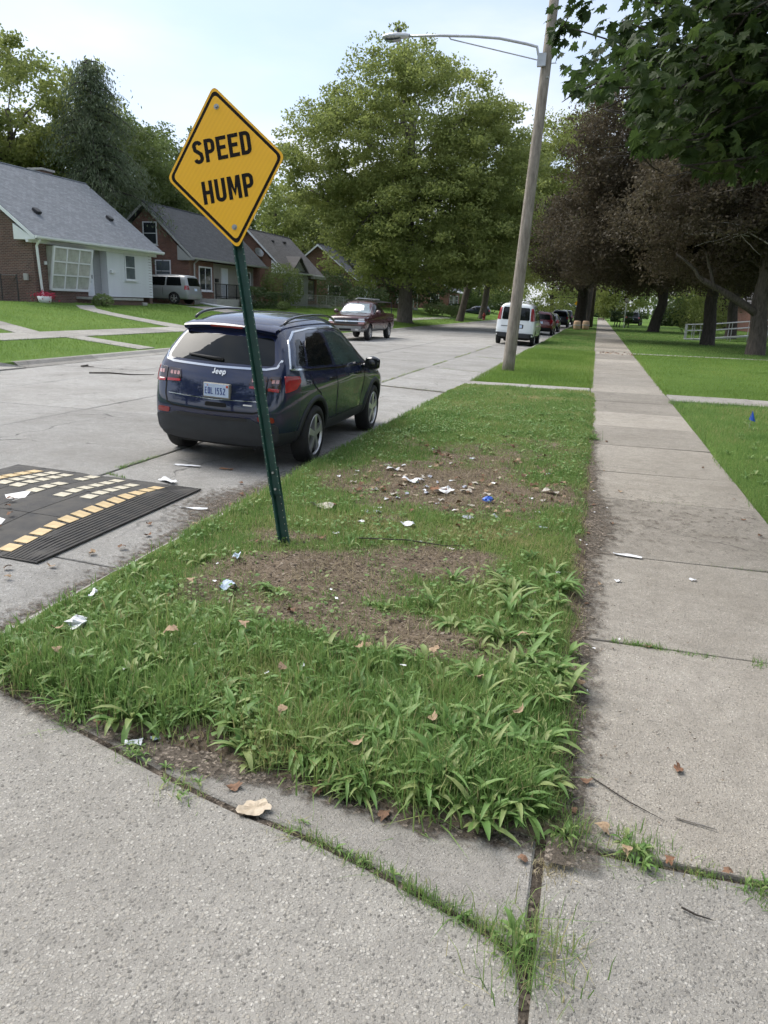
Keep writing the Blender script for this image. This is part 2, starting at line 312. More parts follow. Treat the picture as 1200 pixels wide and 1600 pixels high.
# verge kerb along the street
kerb = empty('kerb', (-2.88, 20, 0)); tag(kerb, kind='structure')
ky = [2.95] + list(np.arange(6.2, 60, 3.05)) + [75, 100, 150]
for y0, y1 in zip(ky[:-1], ky[1:]):
    b = MB(); b.box(-2.955, -2.80, y0 + .006, y1 - .006, -.13, .016 + random.uniform(-.004, .004)); b.build('kerb_stone', 'concrete_pale', kerb, bevel=.012, seg=2)
# far kerb, rolled face
fk = empty('far_kerb', (-13.5, 40, 0)); tag(fk, kind='structure')
fy = [15.6] + list(np.arange(18.6, 63, 3.05)) + [70, 85, 110, 150]
for y0, y1 in zip(fy[:-1], fy[1:]):
    prof = [(-13.25, -.03), (-13.25, .01), (-13.42, .05), (-13.52, .125), (-13.58, .14), (-13.74, .14), (-13.74, -.03)]
    b = MB(); b.prism(prof, y0 + .006, y1 - .006, axes=(0, 2, 1)); b.build('kerb_stone', 'concrete_pale', fk)
ap = MB(); ap.prism([(-13.2, 9.5), (-13.2, 15.6), (-13.55, 15.1), (-16.4, 14.4), (-16.4, 10.2)], 0, 1)
ap.v = [(x, y, (float(terrain(x)) + .03) if z > .5 else float(terrain(x)) - .08) for x, y, z in ap.v]
tag(ap.build('driveway', 'concrete_pale'), kind='structure')
# near sidewalk
walk = empty('sidewalk', (.82, 20, 0)); tag(walk, kind='structure')
wy = [-4, .02, 2.33, 4.1, 5.73, 7.6, 8.95, 10.85, 12.7, 14.5, 16.3, 18.2] + list(np.arange(20, 75, 1.83)) + [80, 90, 110, 150, 230]
for i, (y0, y1) in enumerate(zip(wy[:-1], wy[1:])):
    j = .009; n = 5; t1, t2 = random.uniform(-.003, .003), random.uniform(-.002, .002)
    x0 = .012 if y0 > 2 else .012
    ed = lambda y: [(x0 + (1.65 - x0) * k / n, y + random.uniform(-.004, .004)) for k in range(n + 1)]
    b = MB(); b.prism(ed(y0 + j) + ed(y1 - j)[::-1], -.05, 0)
    zt = .004 if i < 2 else .018
    b.v = [(x, y, (zt + t1 * (x - .8) + t2 * (y - y0)) if z > -.01 else z) for x, y, z in b.v]
    b.build('slab', 'concrete_walk' if i > 1 else 'concrete_aggregate', walk, bevel=.007, seg=2)
b = MB(); b.box(.101, 1.66, -4, 235, -.06, -.006); b.build('joint_soil', 'dark_earth', walk)
# cross walks (verge slab + house walks on the right)
def walkway(name, x0, x1, y0, y1, z, n, mat='concrete_pale'):
    e = empty(name, ((x0 + x1) / 2, (y0 + y1) / 2, 0)); tag(e, kind='structure')
    for k in range(n):
        a = x0 + (x1 - x0) * k / n; c = x0 + (x1 - x0) * (k + 1) / n
        b = MB(); b.box(a + .008, c - .008, y0, y1, -.05, z + random.uniform(-.004, .004)); b.build('slab', mat, e, bevel=.008)
walkway('verge_crossing', -2.79, 0., 17.5, 18.62, .045, 2)
walkway('house_path', 1.66, 12, 16.95, 18.2, .035, 6)
walkway('second_house_path', 1.66, 14, 35.6, 36.1, .03, 5)
# far-side sidewalk on the rising bank, and the paths of the first house
fw_ = empty('far_sidewalk', (-17.2, 40, .4)); tag(fw_, kind='structure')
def bankslab(poly, parent, dz=.025, mat='concrete_pale'):
    b = MB(); b.prism(poly, 0, 1); b.v = [(x, y, float(terrain(x)) + (dz if z > .5 else -.1)) for x, y, z in b.v]; return b.build('slab', mat, parent, bevel=.006)
for k in range(44):
    y0 = 12 + k * 1.8; bankslab([(-16.4, y0 + .01), (-16.4, y0 + 1.79), (-17.85, y0 + 1.79), (-17.85, y0 + .01)], fw_)
p1_ = empty('front_path', (-20, 31, .7)); tag(p1_, kind='structure')
bx_ = [-17.86, -19.3, -20.6, -21.9, -23.1, -24.2]; yc = [30.9, 31.0, 31.1, 31.3, 31.8, 33.0]; yw = [.75, .65, .6, .6, .6, .7]
for k in range(5): bankslab([(bx_[k] - .01, yc[k] - yw[k]), (bx_[k] - .01, yc[k] + yw[k]), (bx_[k + 1] + .01, yc[k + 1] + yw[k + 1]), (bx_[k + 1] + .01, yc[k + 1] - yw[k + 1])], p1_)
p2_ = empty('kerb_path', (-15, 21.7, .3)); tag(p2_, kind='structure')
for k in range(2): bankslab([(-13.75 - 1.32 * k - .01, 21.3), (-13.75 - 1.32 * k - .01, 22.2), (-15.07 - 1.32 * k + .01, 22.2), (-15.07 - 1.32 * k + .01, 21.3)], p2_)
p3_ = empty('side_path', (-19, 21.2, .6)); tag(p3_, kind='structure')
for k in range(4): bankslab([(-17.86 - 1.4 * k - .01, 20.8 + .5 * k), (-17.86 - 1.4 * k - .01, 21.9 + .5 * k), (-19.26 - 1.4 * k + .01, 22.4 + .5 * k), (-19.26 - 1.4 * k + .01, 21.3 + .5 * k)], p3_)
p4_ = empty('driveway', (-20, 44.3, .8)); tag(p4_, kind='structure')
for k in range(7): bankslab([(-17.86 - 2 * k - .01, 43.0), (-17.86 - 2 * k - .01, 45.9), (-19.86 - 2 * k + .01, 45.9), (-19.86 - 2 * k + .01, 43.0)], p4_)
# ------------------------------------------------------------------ verge soil
VX = [-2.95, -2.6, -2.17, -1.78, -1.45, -1.06, -.8, -.57, -.35, .03, .3]; VY = [2.78, 2.62, 2.5, 2.42, 2.4, 2.34, 2.32, 2.27, 2.26, 2.3, 2.4]
def vb(x): return np.interp(x, VX, VY) + .05 * (vnoise(x, 0 * np.asarray(x), 9., 3) - .5)
PATCH = [(-1.3, 7.3, 1.2, 1.2, 1.), (-.5, 7.05, .7, .5, 1.), (-1.3, 8.9, 1.1, 1.1, .6), (-1.6, 4.4, .68, .58, 1.), (-.95, 4.95, .68, .45, .92), (-1.3, 3.78, .7, .28, .9), (-.72, 3.62, .65, .22, .9), (-2.05, 3.95, .42, .4, .6), (-2.2, 5.0, .4, .35, .6), (-1.42, 2.42, .2, .13, 1.), (-.5, 10.2, .8, .9, .3), (-1.1, 5.8, .8, .35, .35)]
def bare(x, y):
    d = np.zeros_like(x)
    for a, b_, rx, ry, s_ in PATCH: d = np.maximum(d, s_ * np.clip(1.5 - 1.15 * np.sqrt(((x - a) / rx) ** 2 + ((y - b_) / ry) ** 2), 0, 1))
    d = np.maximum(d, np.clip((x + .04) / .16, 0, 1) * np.clip((11 - y) / 3, .25, 1))
    return np.clip(d + 1.05 * (fbm(x, y, 3.6, 5) - .5) * np.clip(d * 4, .35, 1), 0, 1)
def vz(x, y):
    z = .055 + .045 * fbm(x, y, 1.3, 8) + .03 * (fbm(x, y, 6, 4) - .5)
    e = np.minimum(np.minimum((x + 2.95) / .14, (.16 - x) / .22), (y - vb(x)) / .16); return np.where(e < 1, -.03 + (z + .03) * np.clip(e, 0, 1) ** .6, z)
nx, ny = 64, 240
U, V = np.meshgrid(np.linspace(0, 1, nx), np.linspace(0, 1, ny)); X = -2.94 + 3.1 * U; Yb = vb(X); Y = Yb + (17.52 - Yb) * V ** 1.4
Z = vz(X, Y) - .0
vv = np.stack([X, Y, Z], -1).reshape(-1, 3); idx = np.arange(nx * ny).reshape(ny, nx)
fq = np.stack([idx[:-1, :-1], idx[:-1, 1:], idx[1:, 1:], idx[1:, :-1]], -1).reshape(-1, 4)
verge = np_mesh('verge', vv, fq, 'verge_soil', {'bare': np.maximum(bare(X, Y), np.clip(1.2 - (Y - Yb) / .12, 0, 1)).ravel()}, smooth=True, k=4); tag(verge, kind='structure')
def flat_lawn(name, x0, x1, y0, y1, z, mat='lawn_base', n=60):
    U, V = np.meshgrid(np.linspace(x0, x1, n), np.linspace(y0, y1, n)); e = np.minimum(np.minimum(U - x0, x1 - U), np.minimum(V - y0, y1 - V)) / .1
    Z = np.where(e < 1, -.04 + (z + .04) * np.clip(e, 0, 1), z) + .03 * (fbm(U, V, .8, 2) - .5) * (e >= 1)
    idx = np.arange(n * n).reshape(n, n); fq = np.stack([idx[:-1, :-1], idx[:-1, 1:], idx[1:, 1:], idx[1:, :-1]], -1).reshape(-1, 4)
    o = np_mesh(name, np.stack([U, V, Z], -1).reshape(-1, 3), fq, mat, smooth=True, k=4); tag(o, kind='structure')
flat_lawn('lawn', 1.64, 14, 2.5, 16.96, .03); flat_lawn('lawn', 1.64, 14, 18.2, 35.6, .035); flat_lawn('lawn', 1.64, 30, 36.1, 120, .03)
flat_lawn('lawn', -2.82, .02, 18.6, 35.5, .05); flat_lawn('lawn', -2.82, .02, 35.45, 150, .05)
# dirt films lying on kerb, gutter and sidewalk, the sidewalk one with painted tree shade
def film(name, x0, x1, y0, y1, z, dens, n=(40, 120), label=None):
    U, V = np.meshgrid(np.linspace(x0, x1, n[0]), np.linspace(y0, y1, n[1])); d = dens(U, V)
    idx = np.arange(n[0] * n[1]).reshape(n[1], n[0]); fq = np.stack([idx[:-1, :-1], idx[:-1, 1:], idx[1:, 1:], idx[1:, :-1]], -1).reshape(-1, 4)
    o = np_mesh(name, np.stack([U, V, z(U) if callable(z) else np.full_like(U, z)], -1).reshape(-1, 3), fq, 'dirt_shade_film', {'dens': d.ravel()}, smooth=True, k=4)
    tag(o, label, 'dirt', kind='stuff')
film('dirt', .012, 1.6, 2.2, 12, .0265, lambda x, y: np.maximum(.40 * np.exp(-((y - 7.0) / 2.3) ** 2), np.clip(.95 - x / (.17 + .22 * np.exp(-((y - 6.6) / 1.1) ** 2) + .14 * vnoise(y, 0 * y, 1.1, 3)) * .62, -.3, 1)), n=(70, 120), label='dark dirt spilling from the verge onto the sidewalk edge, and a brown band with tree shade painted in')  # faint broad band across the slabs paints in tree shade along with brown dirt
film('dirt', -4.7, -2.962, 2.8, 9.5, lambda x: sz(x) + .006, lambda x, y: np.clip(.92 - (-2.9 - x) / (.3 + .5 * np.exp(-((y - 6.3) / .9) ** 2) + .22 * vnoise(y, 0 * y, 1.3, 6)) * .65, -.3, 1), label='dark dirt and grit in the gutter beside the kerb')
film('dirt', -2.5, -.03, 2.1, 2.62, .0125, lambda x, y: np.clip(.75 - (np.interp(x, VX, VY) - y + .02) / .11 * .5 + .35 * np.exp(-((x + 1.4) / .25) ** 2), -.3, 1), (110, 30), 'soil washed over the corner curb strip')
# ================================================================== houses
def brickmat(name, a, b, mortar, rot=0):
    t = NT(name); geo = t.n('ShaderNodeNewGeometry'); sp = t.n('ShaderNodeSeparateXYZ'); t.l(geo.outputs['Position'], sp.inputs[0])
    sn = t.n('ShaderNodeSeparateXYZ'); t.l(geo.outputs['Normal'], sn.inputs[0])
    f = t.math('GREATER_THAN', t.math('ABSOLUTE', sn.outputs[0]), .5)
    u = t.math('ADD', t.math('MULTIPLY', sp.outputs[1], f), t.math('MULTIPLY', sp.outputs[0], t.math('SUBTRACT', 1., f)))
    cv = t.n('ShaderNodeCombineXYZ'); t.l(u, cv.inputs[0]); t.l(sp.outputs[2], cv.inputs[1])
    br = t.n('ShaderNodeTexBrick', Scale=1.); br.inputs['Brick Width'].default_value = .22; br.inputs['Row Height'].default_value = .075
    br.inputs['Mortar Size'].default_value = .009; br.inputs['Mortar Smooth'].default_value = .3; br.inputs['Bias'].default_value = -.1
    br.inputs['Color1'].default_value = (*a, 1); br.inputs['Color2'].default_value = (*b, 1); br.inputs['Mortar'].default_value = (*mortar, 1)
    t.l(cv.outputs[0], br.inputs['Vector']); c = t.mix(t.ramp(t.noise(geo.outputs['Position'], 1.2, 5), [(.3, .35), (.65, 0.)]), br.outputs['Color'], tuple(x * .5 for x in a))
    t.color(c); t.set(Roughness=.9); t.bump(t.math('SUBTRACT', 1., br.outputs['Fac']), .6, .01); MT[name] = t.m
brickmat('brick_brown', (.15, .078, .06), (.08, .048, .04), (.24, .205, .18))
brickmat('brick_red', (.22, .10, .068), (.13, .066, .048), (.25, .2, .165))
brickmat('brick_far', (.21, .08, .055), (.15, .06, .045), (.22, .18, .16))
def roofmat(name, a, b):
    t = NT(name); p = t.pos(); mp_ = t.n('ShaderNodeMapping'); mp_.inputs['Scale'].default_value = (1, 1, 1.6); t.l(p, mp_.inputs['Vector'])
    sp = t.n('ShaderNodeSeparateXYZ'); t.l(p, sp.inputs[0]); cv = t.n('ShaderNodeCombineXYZ'); t.l(sp.outputs[1], cv.inputs[0]); t.l(t.math('MULTIPLY', sp.outputs[2], 1.62), cv.inputs[1])
    br = t.n('ShaderNodeTexBrick', Scale=1.); br.inputs['Brick Width'].default_value = .31; br.inputs['Row Height'].default_value = .14; br.inputs['Mortar Size'].default_value = .006
    br.inputs['Color1'].default_value = (*a, 1); br.inputs['Color2'].default_value = (*b, 1); br.inputs['Mortar'].default_value = (*[x * .45 for x in b], 1); t.l(cv.outputs[0], br.inputs['Vector'])
    n_ = t.noise(cv.outputs[0], 2.4, 6, .7); c = t.mix(t.ramp(n_, [(.3, .5), (.62, 0.)]), br.outputs['Color'], tuple(x * .62 for x in b))
    t.color(c); t.set(Roughness=.95); t.bump(t.math('SUBTRACT', 1., br.outputs['Fac']), .5, .008); MT[name] = t.m
roofmat('roof_grey', (.23, .245, .265), (.165, .18, .20)); roofmat('roof_dark', (.085, .09, .10), (.055, .06, .068)); roofmat('roof_brown', (.15, .145, .145), (.105, .10, .10))
mk('white_paint', (.72, .73, .74), .6, .06, 2); mk('white_siding', (.68, .70, .72), .6, .05, 1.5); mk('grey_siding', (.30, .31, .32), .65, .08, 1.5); mk('tan_siding', (.36, .34, .30), .65, .08, 1.5)
mk('pale_siding', (.34, .345, .32), .65, .08, 1.5); mk('cast_stone', (.38, .37, .35), .9, .15, 6, .3, 40); mk('black_metal', (.02, .02, .022), .5, .2, 8); mk('galvanised', (.42, .43, .44), .45, .15, 5, metal=.7)
mk('curtain', (.40, .41, .37), .12, .25, 2.2, spec=.6); mk('window_dark', (.035, .04, .045), .04, .4, 1.3, spec=.7); mk('window_grey', (.13, .15, .16), .06, .35, 1.5, spec=.7); mk('door_white', (.68, .72, .76), .4, .04, 2)
def fb(mb, face, plane, a0, a1, z0, z1, o0, o1, mi=0):
    if face == 'x': mb.box(plane + o0, plane + o1, a0, a1, z0, z1, mi)
    else: mb.box(a0, a1, plane - o1, plane - o0, z0, z1, mi)
def window(par, face, plane, a0, a1, z0, z1, glass='window_dark', frame='white_paint', fwid=.07, nx=1, nz=2, sill=True, shutters=None):
    m_ = MB(); e = .05
    fb(m_, face, plane, a0 - fwid, a0, z0 - fwid, z1 + fwid, 0, e); fb(m_, face, plane, a1, a1 + fwid, z0 - fwid, z1 + fwid, 0, e)
    fb(m_, face, plane, a0, a1, z1, z1 + fwid, 0, e); fb(m_, face, plane, a0, a1, z0 - fwid, z0, 0, e)
    wo = m_.build('window', frame, par)
    for ix in range(nx):
        for iz in range(nz):
            p = MB(); fb(p, face, plane, a0 + (a1 - a0) * ix / nx + .002, a0 + (a1 - a0) * (ix + 1) / nx - .002, z0 + (z1 - z0) * iz / nz + .002, z0 + (z1 - z0) * (iz + 1) / nz - .002, .004, .014 + .006 * iz); p.build('pane', glass, wo)
    if nx > 1 or nz > 1:
        p = MB()
        for ix in range(1, nx): fb(p, face, plane, a0 + (a1 - a0) * ix / nx - .02, a0 + (a1 - a0) * ix / nx + .02, z0, z1, .0, .036)
        for iz in range(1, nz): fb(p, face, plane, a0, a1, z0 + (z1 - z0) * iz / nz - .022, z0 + (z1 - z0) * iz / nz + .022, .0, .039)
        p.build('muntin', frame, wo)
    if sill: p = MB(); fb(p, face, plane, a0 - .12, a1 + .12, z0 - fwid - .06, z0 - fwid - .001, 0, .1); p.build('sill', frame, wo)
    if shutters:
        for s0, s1 in ((a0 - fwid - .36, a0 - fwid - .02), (a1 + fwid + .02, a1 + fwid + .36)):
            p = MB(); fb(p, face, plane, s0, s1, z0 - .05, z1 + .05, .002, .035); p.build('shutter', shutters, wo)
    return wo
def siding(par, face, plane, a0, a1, z0, z1, mat, h=.155, gable=None):
    n = max(1, round((z1 - z0) / h)); h = (z1 - z0) / n
    for k in range(n):
        zz0, zz1 = z0 + k * h, z0 + (k + 1) * h - .001; l0, l1 = a0, a1
        if gable:
            l0, l1 = gable(zz0 + h * .5)
            if l1 - l0 < .05: continue
        prof = [(0, zz0), (.024, zz0), (.006, zz1), (0, zz1)]; b = MB()
        if face == 'x': b.prism([(plane + o_, z) for o_, z in prof], l0, l1, axes=(0, 2, 1))
        else: b.prism([(plane - o_, z) for o_, z in prof], l0, l1, axes=(1, 2, 0))
        b.build('siding_board', mat, par)
def gable_roof(par, y0, y1, xe, ze, xr, zr, mat, trim='white_paint', th=.14, xb=None):
    xb = xb if xb is not None else 2 * xr - xe; b = MB()
    prof = [(xe, ze), (xr, zr), (xb, ze), (xb, ze - th), (xr, zr - th * 1.25), (xe, ze - th)]
    b.prism(prof, y0, y1, axes=(0, 2, 1)); r = b.build('roof', mat, par)
    for yy0, yy1 in ((y0 - .03, y0 - .003), (y1 + .003, y1 + .03)):
        m_ = MB(); m_.prism([(xe, ze - .03), (xr, zr - .03), (xb, ze - .03), (xb, ze - .2), (xr, zr - .24), (xe, ze - .2)], yy0, yy1, axes=(0, 2, 1)); m_.build('rake_board', trim, r)
    m_ = MB(); m_.prism([(xe + .002, ze - .01), (xe + .12, ze - .02), (xe + .12, ze - .1), (xe + .08, ze - .15), (xe + .002, ze - .15)], y0, y1, axes=(0, 2, 1)); m_.build('gutter', trim, r)
    m_ = MB()
    for k in range(1): m_.tube([(xr, y0, zr + .0), (xr, y1, zr + .0)], .05, 6)
    m_.build('ridge_cap', mat, r); return r
def ret(par, y0, y1, xe, ze, slope, mat, w=1.15):      # boxed cornice return at the gable foot
    m_ = MB(); m_.prism([(xe + .02, ze - .2), (xe - w, ze - .2), (xe - w, ze - .2 + w * slope - .18), (xe - .25, ze - .03)], y0, y1, axes=(0, 2, 1)); return m_.build('cornice_return', mat, par)
GZ = 1.05
# ---- first house: brown brick and white siding
h1 = empty('house', (-30, 36.5, GZ)); tag(h1, 'brick house with white siding, big tilted picture window and light grey roof', 'house', 'houses across the street')
b = MB(); b.prism([(-25.7, GZ), (-25.7, 4.12), (-30.16, 7.72), (-34.62, 4.12), (-34.62, GZ)], 31.5, 31.8, axes=(0, 2, 1)); b.box(-26.0, -25.7, 31.8, 35.42, GZ, 4.1); b.box(-26.4, -26.0, 35.12, 35.42, GZ, 4.1)
b.prism([(-25.72, GZ), (-25.72, 4.12), (-30.16, 7.72), (-34.62, 4.12), (-34.62, GZ)], 41.22, 41.5, axes=(0, 2, 1)); b.box(-34.62, -34.3, 31.8, 41.22, GZ, 4.1); b.build('wall', 'brick_brown', h1)
b = MB(); b.box(-26.6, -26.12, 37.2, 41.2, .8, 1.66); b.build('foundation', 'brick_brown', h1)
b = MB(); b.box(-26.6, -25.73, 37.24, 41.2, 1.665, 4.1); b.build('wall', 'white_siding', h1)
siding(h1, 'x', -25.728, 37.2, 41.56, 1.665, 3.98, 'white_siding', .15)
b = MB(); b.box(-26.4, -26.15, 35.43, 37.2, 1.62, 4.1); b.build('wall', 'grey_siding', h1); siding(h1, 'x', -26.15, 36.62, 37.19, 1.64, 3.98, 'grey_siding')
rf = gable_roof(h1, 31.1, 42.05, -25.22, 4.30, -30.16, 8.06, 'roof_grey')
ret(h1, 31.12, 31.49, -25.22, 4.30, .76, 'white_paint')
m_ = MB(); m_.box(-25.72, -25.6, 31.1, 41.95, 3.985, 4.14); m_.build('frieze_board', 'white_paint', h1)
m_ = MB(); m_.box(-25.7, -25.23, 31.15, 42.0, 4.1445, 4.157); m_.build('soffit', 'white_paint', h1)
for x, y, z in ((-26.77, 33.3, 5.47), (-27.25, 39.9, 5.84)):
    m_ = MB(); a = math.atan2(3.76, 4.94); m_.obox((x + .03, y, z + .1), (.34, .36, .14), Matrix.Rotation(a, 3, 'Y')); m_.build('roof_vent', 'black_metal', rf, bevel=.02)
m_ = MB(); m_.box(-31.9, -31.1, 39.4, 40.3, 6.9, 8.42); ch = m_.build('chimney', 'brick_brown', rf); m_ = MB(); m_.box(-32.0, -31.0, 39.3, 40.4, 8.421, 8.53); m_.build('cap', 'cast_stone', ch)
# tilted picture window: head forward under the eave, sill at the wall
wt, wb_ = (-25.26, 3.93), (-25.62, 1.98); y0, y1 = 32.5, 35.3
def tb(mb, a0, a1, f0, f1, o0, o1):
    P = lambda a, f, o_: (wb_[0] + (wt[0] - wb_[0]) * f + o_, a, wb_[1] + (wt[1] - wb_[1]) * f)
    v = [P(a, f, o_) for o_ in (o0, o1) for f in (f0, f1) for a in (a0, a1)]; mb.add(v, [(0, 2, 3, 1), (4, 5, 7, 6), (0, 1, 5, 4), (2, 6, 7, 3), (0, 4, 6, 2), (1, 3, 7, 5)])
m_ = MB(); tb(m_, y0 - .1, y0, -.04, 1.0, -.04, .05); tb(m_, y1, y1 + .1, -.04, 1.0, -.04, .05); tb(m_, y0, y1, .955, 1.0, -.04, .05); tb(m_, y0, y1, -.06, .0, -.04, .06); pw = m_.build('window', 'white_paint', h1)
for i in range(3):
    for j in range(3):
        m_ = MB(); tb(m_, y0 + (y1 - y0) * i / 3 + .002, y0 + (y1 - y0) * (i + 1) / 3 - .002, j * .955 / 3 + .001, (j + 1) * .955 / 3 - .001, -.01 - .002 * i, .002 * j); m_.build('pane', 'curtain', pw)
m_ = MB()
for i in (1, 2): tb(m_, y0 + (y1 - y0) * i / 3 - .035, y0 + (y1 - y0) * i / 3 + .035, 0, .955, -.02, .03); tb(m_, y0, y1, i * .955 / 3 - .016, i * .955 / 3 + .016, -.02, .034)
m_.build('muntin', 'white_paint', pw)
for yy in (y0 - .09, y1 + .07):
    m_ = MB(); m_.prism([(-25.69, 2.0), (-25.62, 1.98), (-25.3, 3.92), (-25.69, 3.92)], yy, yy + .02, axes=(0, 2, 1)); m_.build('side_panel', 'curtain', pw)
d = MB(); d.box(-26.15, -26.09, 35.5, 36.5, 1.66, 3.84); dr = d.build('door', 'white_paint', h1)
d = MB(); d.box(-26.088, -26.075, 35.6, 36.4, 1.72, 3.74); d.build('storm_door', 'door_white', dr); d = MB(); d.box(-26.074, -26.068, 35.76, 36.22, 2.35, 3.55); d.build('glass', 'window_grey', dr); d = MB(); d.box(-26.074, -26.02, 36.28, 36.32, 2.55, 2.75); d.build('handle', 'galvanised', dr)
window(h1, 'x', -25.70, 38.85, 39.75, 2.65, 3.88, 'window_grey', 'white_paint', .06)
b = MB(); b.box(-26.7, -24.45, 34.5, 38.35, .85, 1.5); po = b.build('porch', 'brick_brown', h1); b = MB(); b.box(-26.75, -24.38, 34.42, 38.42, 1.501, 1.62); b.build('porch_slab', 'cast_stone', po)
for k, (ya, yb2, zz) in enumerate(((38.43, 38.85, 1.4), (38.85, 39.3, 1.18))): b = MB(); b.box(-25.55, -24.4, ya, yb2, .8, zz); b.build('step', 'cast_stone', po, bevel=.02)
m_ = MB(); m_.tube([(-25.2, 31.42, 4.12), (-25.45, 31.48, 3.85), (-25.6, 31.78, 2.0), (-25.6, 31.86, 1.35)], .06, 8); m_.build('downspout', 'white_paint', h1)
m_ = MB(); m_.box(-25.69, -25.6, 32.18, 32.3, 3.05, 3.2); m_.build('wall_lamp', 'white_paint', h1); m_ = MB(); m_.box(-26.25, -26.05, 31.38, 31.499, 2.3, 2.6); m_.build('meter_box', 'cast_stone', h1)
m_ = MB(); m_.box(-25.7, -25.58, 37.4, 37.75, 2.9, 3.05); m_.build('mailbox', 'white_paint', h1)
# ---- second house: red brick, dark roof, railed porch
h2 = empty('house', (-29, 51.5, GZ)); tag(h2, 'red brick house with dark charcoal roof and railed porch, behind the silver minivan', 'house', 'houses across the street')
b = MB(); b.prism([(-25.9, GZ), (-25.9, 4.12), (-28.9, 7.3), (-32.3, 4.12), (-32.3, GZ)], 46.3, 46.6, axes=(0, 2, 1)); b.box(-26.2, -25.9, 46.6, 49.6, GZ, 4.1); b.prism([(-25.9, GZ), (-25.9, 4.12), (-28.9, 7.3), (-32.3, 4.12), (-32.3, GZ)], 56.9, 57.2, axes=(0, 2, 1)); b.box(-32.3, -32., 46.6, 56.9, GZ, 4.1); b.build('wall', 'brick_red', h2)
b = MB(); b.box(-26.6, -26.3, 49.6, 56.9, GZ, 4.1); b.build('wall', 'tan_siding', h2); siding(h2, 'x', -26.3, 49.61, 57.2, 1.5, 4.05, 'tan_siding', .17)
rf = gable_roof(h2, 45.95, 57.55, -25.4, 4.27, -28.9, 7.62, 'roof_dark', 'pale_siding', xb=-32.8)
ret(h2, 46.0, 46.29, -25.4, 4.27, .95, 'pale_siding')
window(h2, 'y', 46.3, -29.1, -28.2, 5.05, 6.35, 'window_dark', 'white_paint', .07); window(h2, 'y', 46.3, -28.3, -27.3, 2.75, 4.0, 'window_grey', 'white_paint', .07)
window(h2, 'x', -25.9, 47.6, 49.2, 2.3, 3.7, 'window_dark', 'white_paint', .09, nx=2, nz=1); window(h2, 'x', -26.27, 54.6, 56.2, 2.75, 3.7, 'window_dark', 'white_paint', .08, nx=2, nz=2, shutters='grey_siding')
d = MB(); d.box(-26.27, -26.2, 51.4, 52.4, 1.8, 3.85); dr = d.build('door', 'white_paint', h2); d = MB(); d.box(-26.199, -26.19, 51.5, 52.3, 1.86, 3.75); d.build('storm_door', 'door_white', dr)
b = MB(); b.box(-26.3, -24.3, 46.9, 53.0, GZ - .2, 1.72); po = b.build('porch', 'cast_stone', h2)
for y in np.arange(46.95, 53.01, .152):
    m_ = MB(); k = abs((y - 46.95) % 1.52) < .05; m_.box(-24.42, -24.42 + (.05 if k else .025), y, y + (.05 if k else .025), 1.722, 2.66); m_.build('baluster', 'black_metal', po)
for z in (1.85, 2.66): m_ = MB(); m_.box(-24.44, -24.39, 46.92, 53.04, z, z + .045); m_.build('rail', 'black_metal', po)
for ya in (46.6,): m_ = MB(); m_.tube([(-25.4, ya, 4.15), (-25.75, ya + .1, 3.9), (-25.78, ya + .12, 1.3)], .055, 8); m_.build('downspout', 'pale_siding', h2)
m_ = MB(); m_.box(-26.26, -26.15, 50.5, 50.85, 2.85, 3.1); m_.build('mailbox', 'black_metal', h2)
# ---- third house: grey siding cross gable
h3 = empty('house', (-29, 65.5, GZ)); tag(h3, 'grey sided house with small front gable and brick side wall, beyond the tall bush', 'house', 'houses across the street')
b = MB(); b.prism([(-25.7, GZ), (-25.7, 4.0), (-28.7, 7.1), (-32.3, 4.0), (-32.3, GZ)], 61.3, 61.6, axes=(0, 2, 1)); b.prism([(-25.7, GZ), (-25.7, 4.0), (-28.7, 7.1), (-32.3, 4.0), (-32.3, GZ)], 69.3, 69.6, axes=(0, 2, 1)); b.box(-26.1, -25.75, 66.6, 69.3, GZ, 3.9); b.box(-32.3, -32, 61.6, 69.3, GZ, 3.9); b.build('wall', 'brick_red', h3)
b = MB(); b.prism([(62.3, GZ), (66.6, GZ), (66.6, 3.75), (64.45, 5.15), (62.3, 3.75)], -26.2, -25.43, axes=(1, 2, 0)); b.build('wall', 'grey_siding', h3); b = MB(); b.box(-26.1, -25.8, 61.6, 62.3, GZ, 3.9); b.build('wall', 'pale_siding', h3)
siding(h3, 'x', -25.43, 62.3, 66.6, 1.15, 5.1, 'grey_siding', .17, gable=lambda z: (62.3, 66.6) if z < 3.75 else (62.3 + (z - 3.75) * 1.536, 66.6 - (z - 3.75) * 1.536))
rf = gable_roof(h3, 61.0, 70.2, -25.25, 4.12, -28.7, 7.42, 'roof_brown', 'white_paint', xb=-32.7); ret(h3, 61.02, 61.29, -25.25, 4.12, .95, 'white_paint', 1.3)
m_ = MB(); m_.prism([(62.05, 3.72), (64.45, 5.33), (66.85, 3.72), (66.85, 3.86), (64.45, 5.47), (62.05, 3.86)], -28.2, -25.25, axes=(1, 2, 0)); fg = m_.build('front_gable_roof', 'roof_brown', h3)
window(h3, 'x', -25.4, 63.9, 64.7, 2.3, 3.6, 'window_dark', 'white_paint', .07, shutters='white_paint'); window(h3, 'x', -25.75, 67.3, 68.9, 1.95, 3.6, 'window_dark', 'black_metal', .08, nx=1, nz=1)
m_ = MB(); m_.box(-26.0, -24.9, 66.9, 69.9, 3.75, 3.95); m_.build('porch_beam', 'pale_siding', h3); m_ = MB(); m_.box(-25.6, -24.4, 67.0, 69.8, .9, 1.5); m_.build('porch', 'cast_stone', h3)
for k in range(2): m_ = MB(); m_.box(-24.4 + .35 * k, -24.05 + .35 * k, 68.2, 69.4, .8, 1.35 - .2 * k); m_.build('step', 'cast_stone', h3)
